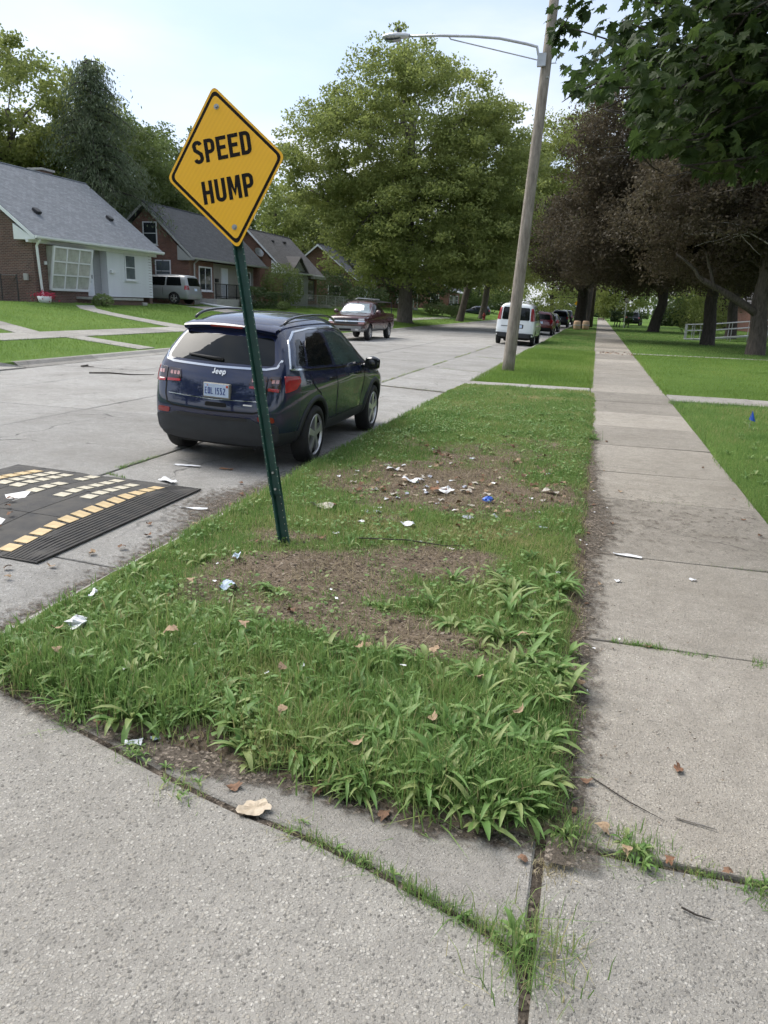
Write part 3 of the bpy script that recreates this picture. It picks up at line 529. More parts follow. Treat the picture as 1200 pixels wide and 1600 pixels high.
for y, z in ((64.3, 6.6), (67.0, 6.7)): m_ = MB(); m_.box(-27.95 - .15, -27.95 + .15, y, y + .3, z - .02, z + .16); m_.build('roof_vent', 'black_metal', rf)
di = MB(); c = Vector((-27.5, 60.75, 5.55)); ax = Vector((.75, -.45, .45)).normalized(); u = ax.orthogonal().normalized(); v_ = ax.cross(u)
di.grid([[tuple(c + (u * math.cos(a) * r + v_ * math.sin(a) * r * 1.1) - ax * (.12 * (1 - (r / .38) ** 2))) for a in np.linspace(0, 2 * math.pi, 19)] for r in (.01, .13, .26, .38)]); ds = di.build('satellite_dish', 'galvanised', smooth=True, recalc=False); tag(ds, 'round grey satellite dish on a bracket at the grey house gable', 'satellite dish')
di = MB(); di.tube([c - ax * .12, (-27.5, 61.1, 5.2), (-27.5, 61.29, 4.9)], .03, 6); di.tube([c - v_ * .35, c + ax * .42], .012, 5); di.build('bracket', 'black_metal', ds)
# ---- far houses beyond the sycamore, simple but whole
def far_house(loc, sx, sy, hz, zr, wall, roofm, label, porch=True):
    x, y, z = loc; h = empty('house', loc); tag(h, label, 'house', 'far houses down the street')
    b = MB(); b.box(x - sx, x, y, y + sy, z, z + hz); b.prism([(x - sx, z + hz), (x, z + hz), (x - sx / 2, zr - .15)], y, y + sy, axes=(0, 2, 1)); b.build('wall', wall, h)
    gable_roof(h, y - .3, y + sy + .3, x + .4, z + hz + .12, x - sx / 2, zr, roofm)
    for a in (.12, .62): window(h, 'x', x + .002, y + sy * a, y + sy * (a + .22), z + 1.0, z + 2.3, 'window_dark', 'white_paint', .1, nx=2)
    window(h, 'y', y - .002, x - sx * .35, x - sx * .2, z + 1.0, z + 2.3, 'window_dark', 'white_paint', .1)
    d = MB(); d.box(x, x + .06, y + sy * .42, y + sy * .52, z + .3, z + 2.4); d.build('door', 'door_white', h)
    if porch:
        p = MB(); p.box(x, x + 1.8, y + sy * .35, y + sy * .62, z, z + .35); pc = p.build('porch', 'cast_stone', h)
        for yy in (y + sy * .36, y + sy * .6): p = MB(); p.box(x + 1.6, x + 1.75, yy, yy + .15, z + .352, z + 2.6); p.build('post', 'white_paint', pc)
        p = MB(); p.prism([(x - .2, z + 2.95), (x + 2., z + 2.61), (x + 2., z + 2.75), (x - .2, z + 3.2)], y + sy * .33, y + sy * .65, axes=(0, 2, 1)); p.build('porch_roof', 'white_paint', pc)
    return h
far_house((-25, 96, GZ), 8, 9, 3.0, 7.6, 'brick_far', 'roof_brown', 'far red brick house with white porch seen left of the hydrant')
far_house((-23, 122, GZ), 8, 10, 3.0, 7.8, 'brick_far', 'roof_dark', 'far red brick house behind the hydrant under the trees')
far_house((-25, 79, GZ), 8, 9, 3.0, 7.6, 'brick_red', 'roof_dark', 'dim house in shade straight behind the maroon pickup', False)
far_house((24, 66, 0), 9, 12, 3.3, 7.8, 'brick_red', 'roof_dark', 'red brick house behind the metal ramp among the maples', False)
far_house((26, 96, 0), 9, 12, 3.0, 7.6, 'brick_far', 'roof_brown', 'far brick house on the lawn side past the ramp', False)
# ================================================================== vehicles
def paint(name, c, metal=.25):
    t = NT(name); t.color(c); t.set(Roughness=.5, Metallic=0., Coat_Weight=1., Coat_Roughness=.02, Coat_IOR=1.7)
    t.b.inputs['Specular IOR Level'].default_value = .08; n_ = t.noise(t.obj(), 3.5, 5, .7); t.l(t.ramp(n_, [(.35, .01), (.75, .09)]), t.b.inputs['Coat Roughness']); MT[name] = t.m
paint('paint_navy', (.008, .014, .05), .3); paint('paint_maroon', (.06, .017, .02), .25); paint('paint_white', (.70, .73, .74), 0); paint('paint_silver', (.26, .275, .28), .55); paint('paint_red', (.10, .012, .018), .2)
paint('paint_black', (.012, .013, .015), .2); paint('paint_blue', (.02, .028, .045), .3); paint('paint_grey', (.16, .165, .17), .4)
mk('cladding', (.028, .032, .038), .6, .15, 8, .15, 90); mk('under', (.006, .006, .006), .9, 0, 3); mk('rubber', (.016, .016, .017), .78, .25, 14, .3, 60)
mk('alloy', (.6, .6, .6), .38, .05, 4, metal=.8); mk('alloy_dark', (.02, .02, .021), .5, .1, 6); mk('chrome', (.68, .69, .7), .12, .03, 3, metal=1.); mk('bumper_grey', (.22, .225, .23), .4, .2, 5, metal=.5)
mk('car_glass', (.006, .008, .009), .015, .1, 2, spec=.32); mk('car_glass_clear', (.055, .085, .08), .02, .3, 2, spec=.7); mk('windshield', (.20, .25, .27), .03, .3, 1.5, spec=.9)  # windshield base is pale: reflected sky is painted into its colour
mk('lamp_red', (.22, .006, .01), .12, .2, 9, coat=1.); mk('lamp_smoke', (.035, .018, .02), .1, .3, 12, coat=1.); mk('lamp_clear', (.5, .5, .5), .08, .2, 14, coat=1., spec=.8); mk('lamp_pink', (.55, .30, .30), .15, .2, 14, coat=1.)
mk('lamp_red2', (.36, .012, .018), .12, .25, 9, coat=1.); mk('plate_blue', (.52, .62, .78), .45, .05, 3); mk('plate_ink', (.03, .06, .25), .5, 0, 3); mk('plate_frame', (.22, .21, .18), .4, .1, 5); mk('badge', (.78, .79, .8), .25, .02, 3, metal=.3); mk('sticker', (.55, .09, .04), .5, 0, 3)
def cage_mesh(sp):
    st = sp['st']; N = len(st) - 1; K = 4; xf = [.90, .98, 1., .99]; zl = sp['z']
    def q(i, j):
        yl, yb, yr, zb, zr, wl, wb, wr = st[i]
        if j < 3: y, z, x = yl, zl[j], wl * xf[j]
        elif j == 3: y, z, x = .55 * yl + .45 * yb, min(zl[3], zb - .09), wl * xf[3]
        elif j == 4: y, z, x = yb, zb, wb
        else: y, z, x = yr, zr, wr
        if i == 0: y += sp.get('rear', [0] * 6)[j]
        if i == N: y += sp.get('front', [0] * 6)[j]
        return x, y, z
    def pos(i, j, k):
        x, y, z = q(i, j); t = -1 + 2 * k / K
        if i == 0: y -= sp.get('rb', .05) * (1 - t * t)
        if i == N: y += sp.get('fb', .12) * (1 - t * t)
        if j == 5: z += sp.get('crown', .05) * (1 - t * t)
        return (x * t, y, z)
    vid, V, F, Mi = {}, [], [], []
    def v(i, j, k):
        if (i, j, k) not in vid: vid[(i, j, k)] = len(V); V.append(pos(i, j, k))
        return vid[(i, j, k)]
    mf = sp.get('mf', lambda s_, i, j, k: 0)
    for i in range(N):
        for j in range(5):
            for k, s_ in ((0, 'L'), (K, 'R')):
                f = [v(i, j, k), v(i + 1, j, k), v(i + 1, j + 1, k), v(i, j + 1, k)]; F.append(f if k else f[::-1]); Mi.append(mf(s_, i, j, k))
        for k in range(K):
            F.append([v(i, 5, k), v(i, 5, k + 1), v(i + 1, 5, k + 1), v(i + 1, 5, k)]); Mi.append(mf('T', i, 5, k))
            F.append([v(i, 0, k), v(i + 1, 0, k), v(i + 1, 0, k + 1), v(i, 0, k + 1)]); Mi.append(2)
    for j in range(5):
        for k in range(K):
            F.append([v(0, j, k), v(0, j, k + 1), v(0, j + 1, k + 1), v(0, j + 1, k)]); Mi.append(mf('B', 0, j, k))
            F.append([v(N, j, k), v(N, j + 1, k), v(N, j + 1, k + 1), v(N, j, k + 1)]); Mi.append(mf('F', N, j, k))
    return V, F, Mi
def eval_body(sp, mats, wheels, ra, lvl=2, dents=()):
    V, F, Mi = cage_mesh(sp); me = bpy.data.meshes.new('tmp'); me.from_pydata(V, [], F)
    for q in mats: me.materials.append(MT[q])
    me.polygons.foreach_set('material_index', Mi); ob = bpy.data.objects.new('tmp', me); col.objects.link(ob); tmp = [ob]
    md = ob.modifiers.new('s', 'SUBSURF'); md.levels = lvl; md.render_levels = lvl
    hw = max(s_[5] for s_ in sp['st'])
    for (wy_, wz) in wheels:
        for s_ in (-1, 1):
            b = MB(); n = 28; b.prism([(wy_ + ra * math.cos(2 * math.pi * k / n), wz + ra * math.sin(2 * math.pi * k / n)) for k in range(n)], s_ * (hw - .30), s_ * (hw + .2), mi=2, axes=(1, 2, 0))
            c = b.build('cut', [MT[q] for q in mats]); tmp.append(c); bo = ob.modifiers.new('b', 'BOOLEAN'); bo.operation = 'DIFFERENCE'; bo.object = c; bo.solver = 'EXACT'
    dg = bpy.context.evaluated_depsgraph_get(); ev = ob.evaluated_get(dg); res = bpy.data.meshes.new_from_object(ev)
    for t in tmp: bpy.data.objects.remove(t, do_unlink=True)
    for (dy, dz_, r, a) in dents:
        for vt in res.vertices:
            if vt.co.x > .7:
                d2 = ((vt.co.y - dy) / r) ** 2 + ((vt.co.z - dz_) / (r * 1.3)) ** 2; vt.co.x -= a * math.exp(-d2)
    smooth_angle(res, 38); return res
class Pj:
    def __init__(s, me):
        me.calc_loop_triangles(); s.b = BVHTree.FromPolygons([v.co.copy() for v in me.vertices], [tuple(t.vertices) for t in me.loop_triangles])
    def hit(s, o, d, off):
        r = s.b.ray_cast(Vector(o), Vector(d)); p = r[0]
        if p is None:
            r = s.b.find_nearest(Vector(o) + Vector(d) * 2.2); p = r[0]
        return p - Vector(d) * off
    def side(s, sg): return lambda a, b_, off: s.hit((sg * 3, a, b_), (-sg, 0, 0), off)
    def rear(s): return lambda a, b_, off: s.hit((a, -3, b_), (0, 1, 0), off)
    def front(s): return lambda a, b_, off: s.hit((a, 9, b_), (0, -1, 0), off)
    def top(s): return lambda a, b_, off: s.hit((a, b_, 4), (0, 0, -1), off)
def rpoly(pts, r=.05, n=4):
    out_ = []; m_ = len(pts)
    for i in range(m_):
        a, b_, c = Vector(pts[i - 1]), Vector(pts[i]), Vector(pts[(i + 1) % m_]); d1, d2 = (a - b_), (c - b_); rr = min(r, d1.length * .45, d2.length * .45); p, q_ = b_ + d1.normalized() * rr, b_ + d2.normalized() * rr
        for k in range(n + 1):
            t = k / n; out_.append(tuple((1 - t) ** 2 * p + 2 * t * (1 - t) * b_ + t * t * q_))
    return out_
def dens(pts, step=.06):
    o_ = []
    for i in range(len(pts)):
        a, b_ = Vector(pts[i]), Vector(pts[(i + 1) % len(pts)]); n = max(1, int((b_ - a).length / step))
        o_ += [tuple(a.lerp(b_, k / n)) for k in range(n)]
    return o_
def patch(pts, pf, off=.004, mi=0, mb=None, r=.05, rings=(1, .82, .64, .46, .28, .12)):
    mb = mb or MB(); pts = dens(rpoly(pts, r) if r else pts); n = len(pts); c = (sum(p[0] for p in pts) / n, sum(p[1] for p in pts) / n); v = [pf(p[0], p[1], -.012) for p in pts]; f = []
    for q in rings: v += [pf(c[0] + (p[0] - c[0]) * q, c[1] + (p[1] - c[1]) * q, off) for p in pts]
    v.append(pf(c[0], c[1], off)); m_ = len(rings)
    for i in range(m_): f += [(i * n + k, i * n + (k + 1) % n, (i + 1) * n + (k + 1) % n, (i + 1) * n + k) for k in range(n)]
    f += [(m_ * n + k, m_ * n + (k + 1) % n, (m_ + 1) * n) for k in range(n)]; mb.add(v, f, mi); return mb
def line(pts, pf, w_=.008, off=.002, mb=None, mi=0, closed=False, step=.05):
    mb = mb or MB(); P = dens(pts, step) if closed else sum([[tuple(Vector(pts[i]).lerp(Vector(pts[i + 1]), k / max(1, int((Vector(pts[i + 1]) - Vector(pts[i])).length / step)))) for k in range(max(1, int((Vector(pts[i + 1]) - Vector(pts[i])).length / step)))] for i in range(len(pts) - 1)], []) + [pts[-1]]
    rows = []; n = len(P)
    for i, p in enumerate(P):
        a = Vector(P[(i - 1) % n] if closed or i else P[0]); b_ = Vector(P[(i + 1) % n] if closed or i < n - 1 else P[-1]); t = (b_ - a).normalized(); nn = Vector((-t.y, t.x)) * w_ / 2
        rows.append([pf(p[0] + nn.x, p[1] + nn.y, -.004), pf(p[0] + nn.x, p[1] + nn.y, off), pf(p[0] - nn.x, p[1] - nn.y, off), pf(p[0] - nn.x, p[1] - nn.y, -.004)])
    if closed: rows.append(rows[0])
    mb.grid(rows, mi); return mb
def wheel(par, x, y, r, w_, rimr, style=5, rim_mat='alloy'):
    sg = 1 if x > 0 else -1; b = MB(); h = w_ / 2
    b.lathe([(rimr, -h * .9), (r * .86, -h), (r * .97, -h * .86), (r, -h * .6), (r, h * .6), (r * .97, h * .86), (r * .86, h), (rimr + .006, h * .93), (rimr, h * .6)], 36, 0, (x, y, r), 'x'); t = b.build('wheel', 'rubber', par, smooth=True)
    b = MB(); xo = x + sg * h * .86
    b.lathe([(.001, sg * -.05), (rimr * .98, sg * -.05), (rimr * .98, sg * 0)], 28, 1, (xo, y, r), 'x'); b.lathe([(rimr * .93, sg * -.02), (rimr * .97, sg * .008), (rimr * 1.02, sg * -.012)], 36, 0, (xo, y, r), 'x'); b.lathe([(.001, sg * .004), (rimr * .2, sg * .004), (rimr * .26, sg * -.03)], 16, 0, (xo, y, r), 'x')
    for k in range(style):
        a = 2 * math.pi * k / style + .3
        for (w0, w1, ri) in ((.30, .46, rimr * .97),):
            w0, w1 = w0 * rimr * 5 / style * .75, w1 * rimr * 5 / style * .72; u = Vector((0, math.cos(a), math.sin(a))); n_ = Vector((0, -math.sin(a), math.cos(a))); c = Vector((xo, y, r)); X_ = Vector((sg, 0, 0))
            p0, p1 = c + u * rimr * .14, c + u * ri; v = [p0 - n_ * w0 / 2, p0 + n_ * w0 / 2, p1 + n_ * w1 / 2, p1 - n_ * w1 / 2]; v = [q + X_ * z_ for z_ in (-.045, 0) for q in v]; v[4] += X_ * .003; v[5] += X_ * .003
            b.add(v, [(0, 1, 2, 3), (4, 5, 6, 7), (0, 1, 5, 4), (1, 2, 6, 5), (2, 3, 7, 6), (3, 0, 4, 7)], 0)
    b.build('rim', [rim_mat, 'alloy_dark'], t); return t
# ---- stroke lettering
def arc(cx_, cy_, rx, ry, a0, a1, n=8): return [(cx_ + rx * math.cos(R(a0 + (a1 - a0) * k / n)), cy_ + ry * math.sin(R(a0 + (a1 - a0) * k / n))) for k in range(n + 1)]
def glyph(ch, w_, s_):
    x0, x1, y0, y1 = s_ / 2, w_ - s_ / 2, s_ / 2, 1 - s_ / 2; xm = (x0 + x1) / 2; r = (x1 - x0) / 2; q = min(r, .2)
    D = {'S': [arc(xm, y1 - r, r, r, 10, 180) + [(x0 + .03, .60), (xm, .5), (x1 - .03, .40)] + arc(xm, y0 + r, r, r, 0, -170)],
         'P': [[(x0, 0), (x0, 1)], [(x0, y1)] + arc(x1 - q, y1 - q, q, q, 90, 0, 6) + arc(x1 - q, .44 + q, q, q, 0, -90, 6) + [(x0, .44)]],
         'E': [[(x0, 0), (x0, 1)], [(x0, y1), (w_, y1)], [(x0, .52), (w_ * .88, .52)], [(x0, y0), (w_, y0)]],
         'D': [[(x0, 0), (x0, 1)], [(x0, y1)] + arc(x1 - q, y1 - q, q, q, 90, 0, 6) + arc(x1 - q, y0 + q, q, q, 0, -90, 6) + [(x0, y0)]],
         'H': [[(x0, 0), (x0, 1)], [(x1, 0), (x1, 1)], [(x0, .5), (x1, .5)]], 'U': [[(x0, 1)] + arc(xm, y0 + r, r, r, 180, 360, 12) + [(x1, 1)]],
         'M': [[(x0, 0), (x0, 1)], [(x1, 0), (x1, 1)], [(x0 + .03, .97), (xm, .28), (x1 - .03, .97)]], 'L': [[(x0, 1), (x0, 0)], [(x0, y0), (w_, y0)]], '1': [[(xm, 0), (xm, 1)], [(xm, .96), (x0, .78)]],
         'Q': [arc(xm, y1 - r, r, r, 0, 180) + arc(xm, y0 + r, r, r, 180, 360) + [(x1, y1 - r)], [(xm, .26), (w_, 0)]],
         '5': [[(x1, y1), (x0, y1), (x0, .58), (xm, .62)] + arc(xm, y0 + r, r, r, 70, -160)], '2': [arc(xm, y1 - r, r, r, 170, -20) + [(x0, y0 + .02), (w_, y0)]],
         'J': [[(x1, 1), (x1, y0 + r)] + arc(xm, y0 + r, r, r, 0, -170)], 'e': [[(x0, .32), (x1, .36)] + arc(xm, .32, r, .27, 8, 320, 12)], 'p': [[(x0, -.28), (x0, .62)], arc(xm, .32, r, .27, 180, -180, 14)]}
    return D[ch]
def stroke(mb, pts, w_, P, z0, z1, mi=0):
    n = len(pts); L_, R_ = [], []
    for i in range(n):
        p = Vector(pts[i]); a = Vector(pts[max(i - 1, 0)]); b_ = Vector(pts[min(i + 1, n - 1)]); d1 = (p - a).normalized() if i else (b_ - p).normalized(); d2 = (b_ - p).normalized() if i < n - 1 else d1
        t = d1 + d2; t = t.normalized() if t.length > .01 else d1; nn = Vector((-t.y, t.x)); k = min(1.8, 1 / max(.4, nn.dot(Vector((-d1.y, d1.x))))); L_.append(p + nn * w_ / 2 * k); R_.append(p - nn * w_ / 2 * k)
    mb.grid([[P(q.x, q.y, z0) for q in L_], [P(q.x, q.y, z1) for q in L_], [P(q.x, q.y, z1) for q in R_], [P(q.x, q.y, z0) for q in R_]], mi)
def text(mb, s_, x, y, h, w_, sw, gap, P, z0=0, z1=.002, mi=0):
    e = 0
    for ch in s_:
        if ch == ' ': x += w_ * h * .7; continue
        cw = w_ * (1.22 if ch == 'M' else .6 if ch == '1' else 1)
        for pl in glyph(ch, cw, sw): e += .00012; stroke(mb, pl, sw, lambda a, b_, z: P(x + a * h, y + b_ * h, z), z0, z1 + e, mi)
        x += cw * h + gap
    return x
def vehicle(name, label, cat, sp, loc, rz, group='parked cars'):
    o = empty(name, loc, rz, local=True); tag(o, label, cat, group)
    body_me = eval_body(sp, sp['mats'], sp['wheels'], sp['ra'], dents=sp.get('dents', ())); bo = bpy.data.objects.new('body', body_me); col.objects.link(bo); bo.parent = o; WP[bo] = Vector((0, 0, 0)); pj = Pj(body_me)
    for wy_, wz in sp['wheels']:
        for s_ in (-1, 1): wheel(o, s_ * (sp['track']), wy_, wz, sp.get('tw', .22), sp['rim'], sp.get('spokes', 5), sp.get('rim_mat', 'alloy'))
    P = dict(L=pj.side(-1), R=pj.side(1), B=pj.rear(), F=pj.front(), T=pj.top())
    for nm, mat, side_, pts, kw in sp.get('parts', []):
        for s_ in (('L', 'R') if side_ == 'S' else (side_,)):
            b = line(pts, P[s_], **{k: v for k, v in kw.items() if k != 'line'}) if kw.get('line') else patch(pts, P[s_], **kw); b.build(nm, mat, o, smooth=not kw.get('line'), auto=40)
    return o, bo, P
def mir(p): return [(-x, y) for x, y in p]
def mirror(o, x, y, z, mat='paint_black', s_=1.):
    for sg in (-1, 1):
        b = MB(); n = 8; b.grid([[(sg * (x + .02 + .2 * s_ * u), y + .06 * math.cos(a) * math.sin(math.pi * (.15 + .7 * u)) * 1.4, z + .085 * s_ * math.sin(a) * (.75 + .4 * math.sin(math.pi * u)) - .0) for a in np.linspace(0, 2 * math.pi, 13)] for u in np.linspace(0, 1, n)])
        b.tube([(sg * (x - .05), y, z - .05), (sg * (x + .06), y, z - .03)], .03, 6); mo = b.build('mirror', mat, o, smooth=True)
        b = MB(); b.obox((sg * (x + .12 * s_), y - .065, z), (.17 * s_, .006, .13 * s_), Matrix.Identity(3)); b.build('mirror_glass', 'car_glass', mo)
# ---- the navy compact SUV at the kerb
jeep = dict(mats=['paint_navy', 'cladding', 'under'], z=[.25, .44, .70, .93], rear=[.10, -.02, -.03, .0, .02, .0], front=[-.05, .02, .03, 0, 0, 0], rb=.09, fb=.16, crown=.055,
    st=[(.07, .14, .48, 1.125, 1.49, .69, .68, .52), (.15, .21, .54, 1.13, 1.555, .785, .755, .56), (.50, .53, .78, 1.115, 1.61, .90, .85, .585), (1.3, 1.3, 1.35, 1.06, 1.645, .91, .865, .60), (2.2, 2.2, 2.1, 1.02, 1.65, .91, .868, .605), (2.9, 2.95, 2.62, 1.0, 1.61, .91, .866, .60), (3.22, 3.36, 3.3, 1.0, 1.07, .91, .855, .74), (3.6, 3.7, 3.68, .97, 1.03, .905, .83, .70), (4.12, 4.13, 4.1, .90, .95, .885, .77, .62), (4.33, 4.27, 4.23, .80, .84, .78, .66, .5)],
    mf=lambda s_, i, j, k: 1 if j == 0 and s_ != 'T' else 0, wheels=[(.90, .345), (3.535, .345)], ra=.405, track=.80, rim=.245, tw=.215,
    dents=[(2.55, .72, .22, .035), (2.95, .62, .16, .045), (2.1, .6, .2, .02), (1.65, .55, .18, .02)])
W_ = 'window'; A_ = 'car_glass'
jw1 = [(.76, 1.15), (1.62, 1.115), (1.62, 1.49), (1.14, 1.50), (.90, 1.36)]; jw2 = [(1.74, 1.105), (2.95, 1.07), (2.66, 1.34), (2.33, 1.49), (1.74, 1.495)]
jeep['parts'] = [(W_, A_, 'S', jw1, dict(off=.004, r=.04)), (W_, 'car_glass_clear', 'S', jw2, dict(off=.004, r=.04)), ('rear_window', A_, 'B', [(-.63, 1.165), (.63, 1.165), (.53, 1.445), (-.53, 1.445)], dict(off=.004, r=.06)), ('windshield', 'windshield', 'F', [(-.72, 1.10), (.72, 1.10), (.60, 1.54), (-.60, 1.54)], dict(off=.004, r=.06)),
    ('quarter_window', A_, 'S', [(.48, 1.17), (.70, 1.16), (.86, 1.36), (.86, 1.44), (.72, 1.43)], dict(off=.003, r=.03)),
    ('window_trim', 'chrome', 'S', [(.34, 1.135), (.50, 1.13), (.75, 1.115), (1.7, 1.075), (3.0, 1.04)], dict(line=1, w_=.02, off=.008)), ('window_trim', 'chrome', 'S', [(.34, 1.135), (.42, 1.26), (.56, 1.42), (.80, 1.515), (1.3, 1.545), (2.2, 1.545), (2.5, 1.50)], dict(line=1, w_=.016, off=.008)),
    ('rear_trim', 'chrome', 'B', [(-.68, 1.23), (-.655, 1.152), (-.55, 1.128), (0, 1.12), (.55, 1.128), (.655, 1.152), (.68, 1.23)], dict(line=1, w_=.022, off=.008)),
    ('door_seam', 'under', 'S', [(.74, 1.06), (.84, .92), (1.03, .82), (1.12, .6), (1.16, .5)], dict(line=1, w_=.018, off=.003)), ('door_seam', 'under', 'S', [(1.68, 1.05), (1.69, .8), (1.70, .6), (1.76, .46)], dict(line=1, w_=.018, off=.003)), ('door_seam', 'under', 'S', [(2.98, 1.02), (2.98, .7), (2.93, .5), (2.86, .45)], dict(line=1, w_=.018, off=.003)), ('door_seam', 'under', 'S', [(1.2, .47), (2.85, .46)], dict(line=1, w_=.010, off=.003)),
    ('roof_seam', 'under', 'T', [(-.49, .55), (-.50, 1.4), (-.49, 2.5)], dict(line=1, w_=.012, off=.003)), ('roof_seam', 'under', 'T', [(.49, .55), (.50, 1.4), (.49, 2.5)], dict(line=1, w_=.012, off=.003)),
    ('tailgate_seam', 'under', 'B', [(-.60, 1.04), (-.595, .92), (-.59, .78), (-.56, .69), (-.47, .66), (0, .652), (.47, .66), (.56, .69), (.59, .78), (.595, .92), (.60, 1.04)], dict(line=1, w_=.018, off=.003)), ('tailgate_crease', 'chrome', 'B', [(-.55, .79), (0, .775), (.55, .79)], dict(line=1, w_=.007, off=.003)),
    ('bumper', 'cladding', 'B', [(-.73, .36), (.73, .36), (.73, .55), (.53, .555), (.45, .60), (-.45, .60), (-.53, .555), (-.73, .55)], dict(off=.016, r=.05)), ('bumper_step', 'alloy_dark', 'B', [(-.42, .565), (.42, .565), (.41, .60), (-.41, .60)], dict(off=.021, r=.01)),
    ('reflector', 'lamp_red', 'B', [(-.70, .57), (-.53, .575), (-.52, .63), (-.69, .63)], dict(off=.01, r=.02)), ('reflector', 'lamp_red', 'B', mir([(-.70, .57), (-.53, .575), (-.52, .63), (-.69, .63)]), dict(off=.01, r=.02)),
    ('tail_light', 'lamp_smoke', 'B', [(-.735, .90), (-.60, .92), (-.60, 1.06), (-.72, 1.065)], dict(off=.01, r=.02)), ('tail_light', 'lamp_smoke', 'B', mir([(-.735, .90), (-.60, .92), (-.60, 1.06), (-.72, 1.065)]), dict(off=.01, r=.02)),
    ('tail_light', 'lamp_smoke', 'B', [(-.585, .925), (-.40, .955), (-.42, 1.05), (-.585, 1.06)], dict(off=.01, r=.02)), ('tail_light', 'lamp_smoke', 'B', mir([(-.585, .925), (-.40, .955), (-.42, 1.05), (-.585, 1.06)]), dict(off=.01, r=.02)),
    ('tail_light', 'lamp_red2', 'S', [(.19, .89), (.36, .925), (.47, 1.0), (.47, 1.06), (.22, 1.07)], dict(off=.009, r=.02)), ('fuel_door', 'paint_navy', 'L', [(.72, .86), (.9, .86), (.9, 1.0), (.72, 1.0)], dict(off=.003, r=.02)),
    ('door_handle', 'paint_black', 'S', [(1.38, .955), (1.58, .955), (1.58, .98), (1.38, .985)], dict(off=.03, r=.01)), ('door_handle', 'paint_black', 'S', [(2.56, .93), (2.76, .93), (2.76, .955), (2.56, .96)], dict(off=.03, r=.01)),
    ('tailgate_handle', 'under', 'B', [(-.08, .70), (.18, .70), (.17, .745), (-.07, .745)], dict(off=.004, r=.02)),
    ('headlight', 'lamp_clear', 'F', [(.45, .82), (.7, .82), (.72, .9), (.45, .9)], dict(off=.006, r=.02)), ('headlight', 'lamp_clear', 'F', mir([(.45, .82), (.7, .82), (.72, .9), (.45, .9)]), dict(off=.006, r=.02)), ('grille', 'under', 'F', [(-.4, .78), (.4, .78), (.4, .86), (-.4, .86)], dict(off=.006, r=.02))]
jo, jb, JP = vehicle('parked_suv', 'dark navy compact SUV with dented doors parked at the kerb behind the sign', 'car', jeep, (-3.99, 7.48, -.036), R(1.2), None); jo.rotation_euler.y = R(2.4)
for s_ in ('L', 'R'):                                     # black wheel-arch trims
    for wy_, wz in jeep['wheels']:
        rows = [[JP[s_](wy_ + r * math.cos(a), wz + r * math.sin(a) * 1.0, o_) for r, o_ in ((.404, -.004), (.409, .014), (.455, .018), (.475, -.004))] for a in np.linspace(R(-12), R(192), 25)]
        b = MB(); b.grid(rows); b.build('arch_trim', 'cladding', jo, smooth=True)
for i, s_ in enumerate((-1, 1)):
    b = MB(); b.tube([(s_ * .545, .66, 1.595), (s_ * .548, .74, 1.63), (s_ * .551, .82, 1.65), (s_ * .557, .95, 1.668), (s_ * .563, 1.2, 1.684), (s_ * .567, 1.5, 1.692), (s_ * .567, 1.8, 1.690), (s_ * .561, 2.1, 1.678), (s_ * .555, 2.3, 1.657), (s_ * .55, 2.42, 1.632), (s_ * .545, 2.5, 1.60)], .016, 8); b.build('roof_rail', 'paint_black', jo, smooth=True)
rows = []                                                  # roof spoiler
for t in np.linspace(-1, 1, 15):
    x = t * .55; yb = .33 + .06 * t * t; z = 1.565 - .035 * t * t; rows.append([(x, .62, z + .035), (x, yb + .02, z), (x, yb, z - .02), (x, yb + .02, z - .05), (x, .5, z - .075)])
b = MB(); b.grid(rows); b.build('spoiler', 'paint_navy', jo, smooth=True, auto=50)
b = MB(); b.obox((0, .328, 1.535), (.38, .008, .02), Matrix.Identity(3)); b.build('brake_light', 'lamp_red', jo)
pw_ = JP['B'](-.05, 1.12, .02); b = MB(); b.tube([JP['B'](.06, 1.195, .02), JP['B'](-.06, 1.205, .03), JP['B'](-.36, 1.22, .025)], [.022, .018, .012], 6); b.build('wiper', 'rubber', jo, smooth=True)
mirror(jo, .88, 2.95, 1.06)
for s_ in (-1, 1):                                       # bright lamp elements inside the smoked lenses
    for x0 in (.43, .475, .52, .64, .68):
        b = patch([(s_ * x0, .99), (s_ * (x0 + .03), .994), (s_ * (x0 + .03), 1.03), (s_ * x0, 1.028)], JP['B'], .014, r=.006, rings=(1, .5)); b.build('lamp_element', 'lamp_pink', jo)
    b = patch([(s_ * .41, .925), (s_ * .58, .915), (s_ * .58, .945), (s_ * .41, .95)], JP['B'], .0135, r=.006, rings=(1, .5)); b.build('lamp_element', 'lamp_red2', jo); b = patch([(s_ * .61, .91), (s_ * .72, .90), (s_ * .72, .935), (s_ * .61, .94)], JP['B'], .0135, r=.006, rings=(1, .5)); b.build('lamp_element', 'lamp_red2', jo)
def yr(x, z, off): return JP['B'](x, z, off)
y_pl = min(yr(x, z, 0).y for x in (-.09, .2) for z in (.81, .93))
b = MB(); b.box(-.095, .215, y_pl - .022, y_pl + .03, .79, .95); pl = b.build('licence_plate', 'plate_frame', jo, bevel=.006); b = MB(); b.box(-.085, .205, y_pl - .026, y_pl - .0225, .806, .942); b.build('plate', 'plate_blue', pl)
PL = lambda a, c, z: (a, y_pl - .026 - z, c)
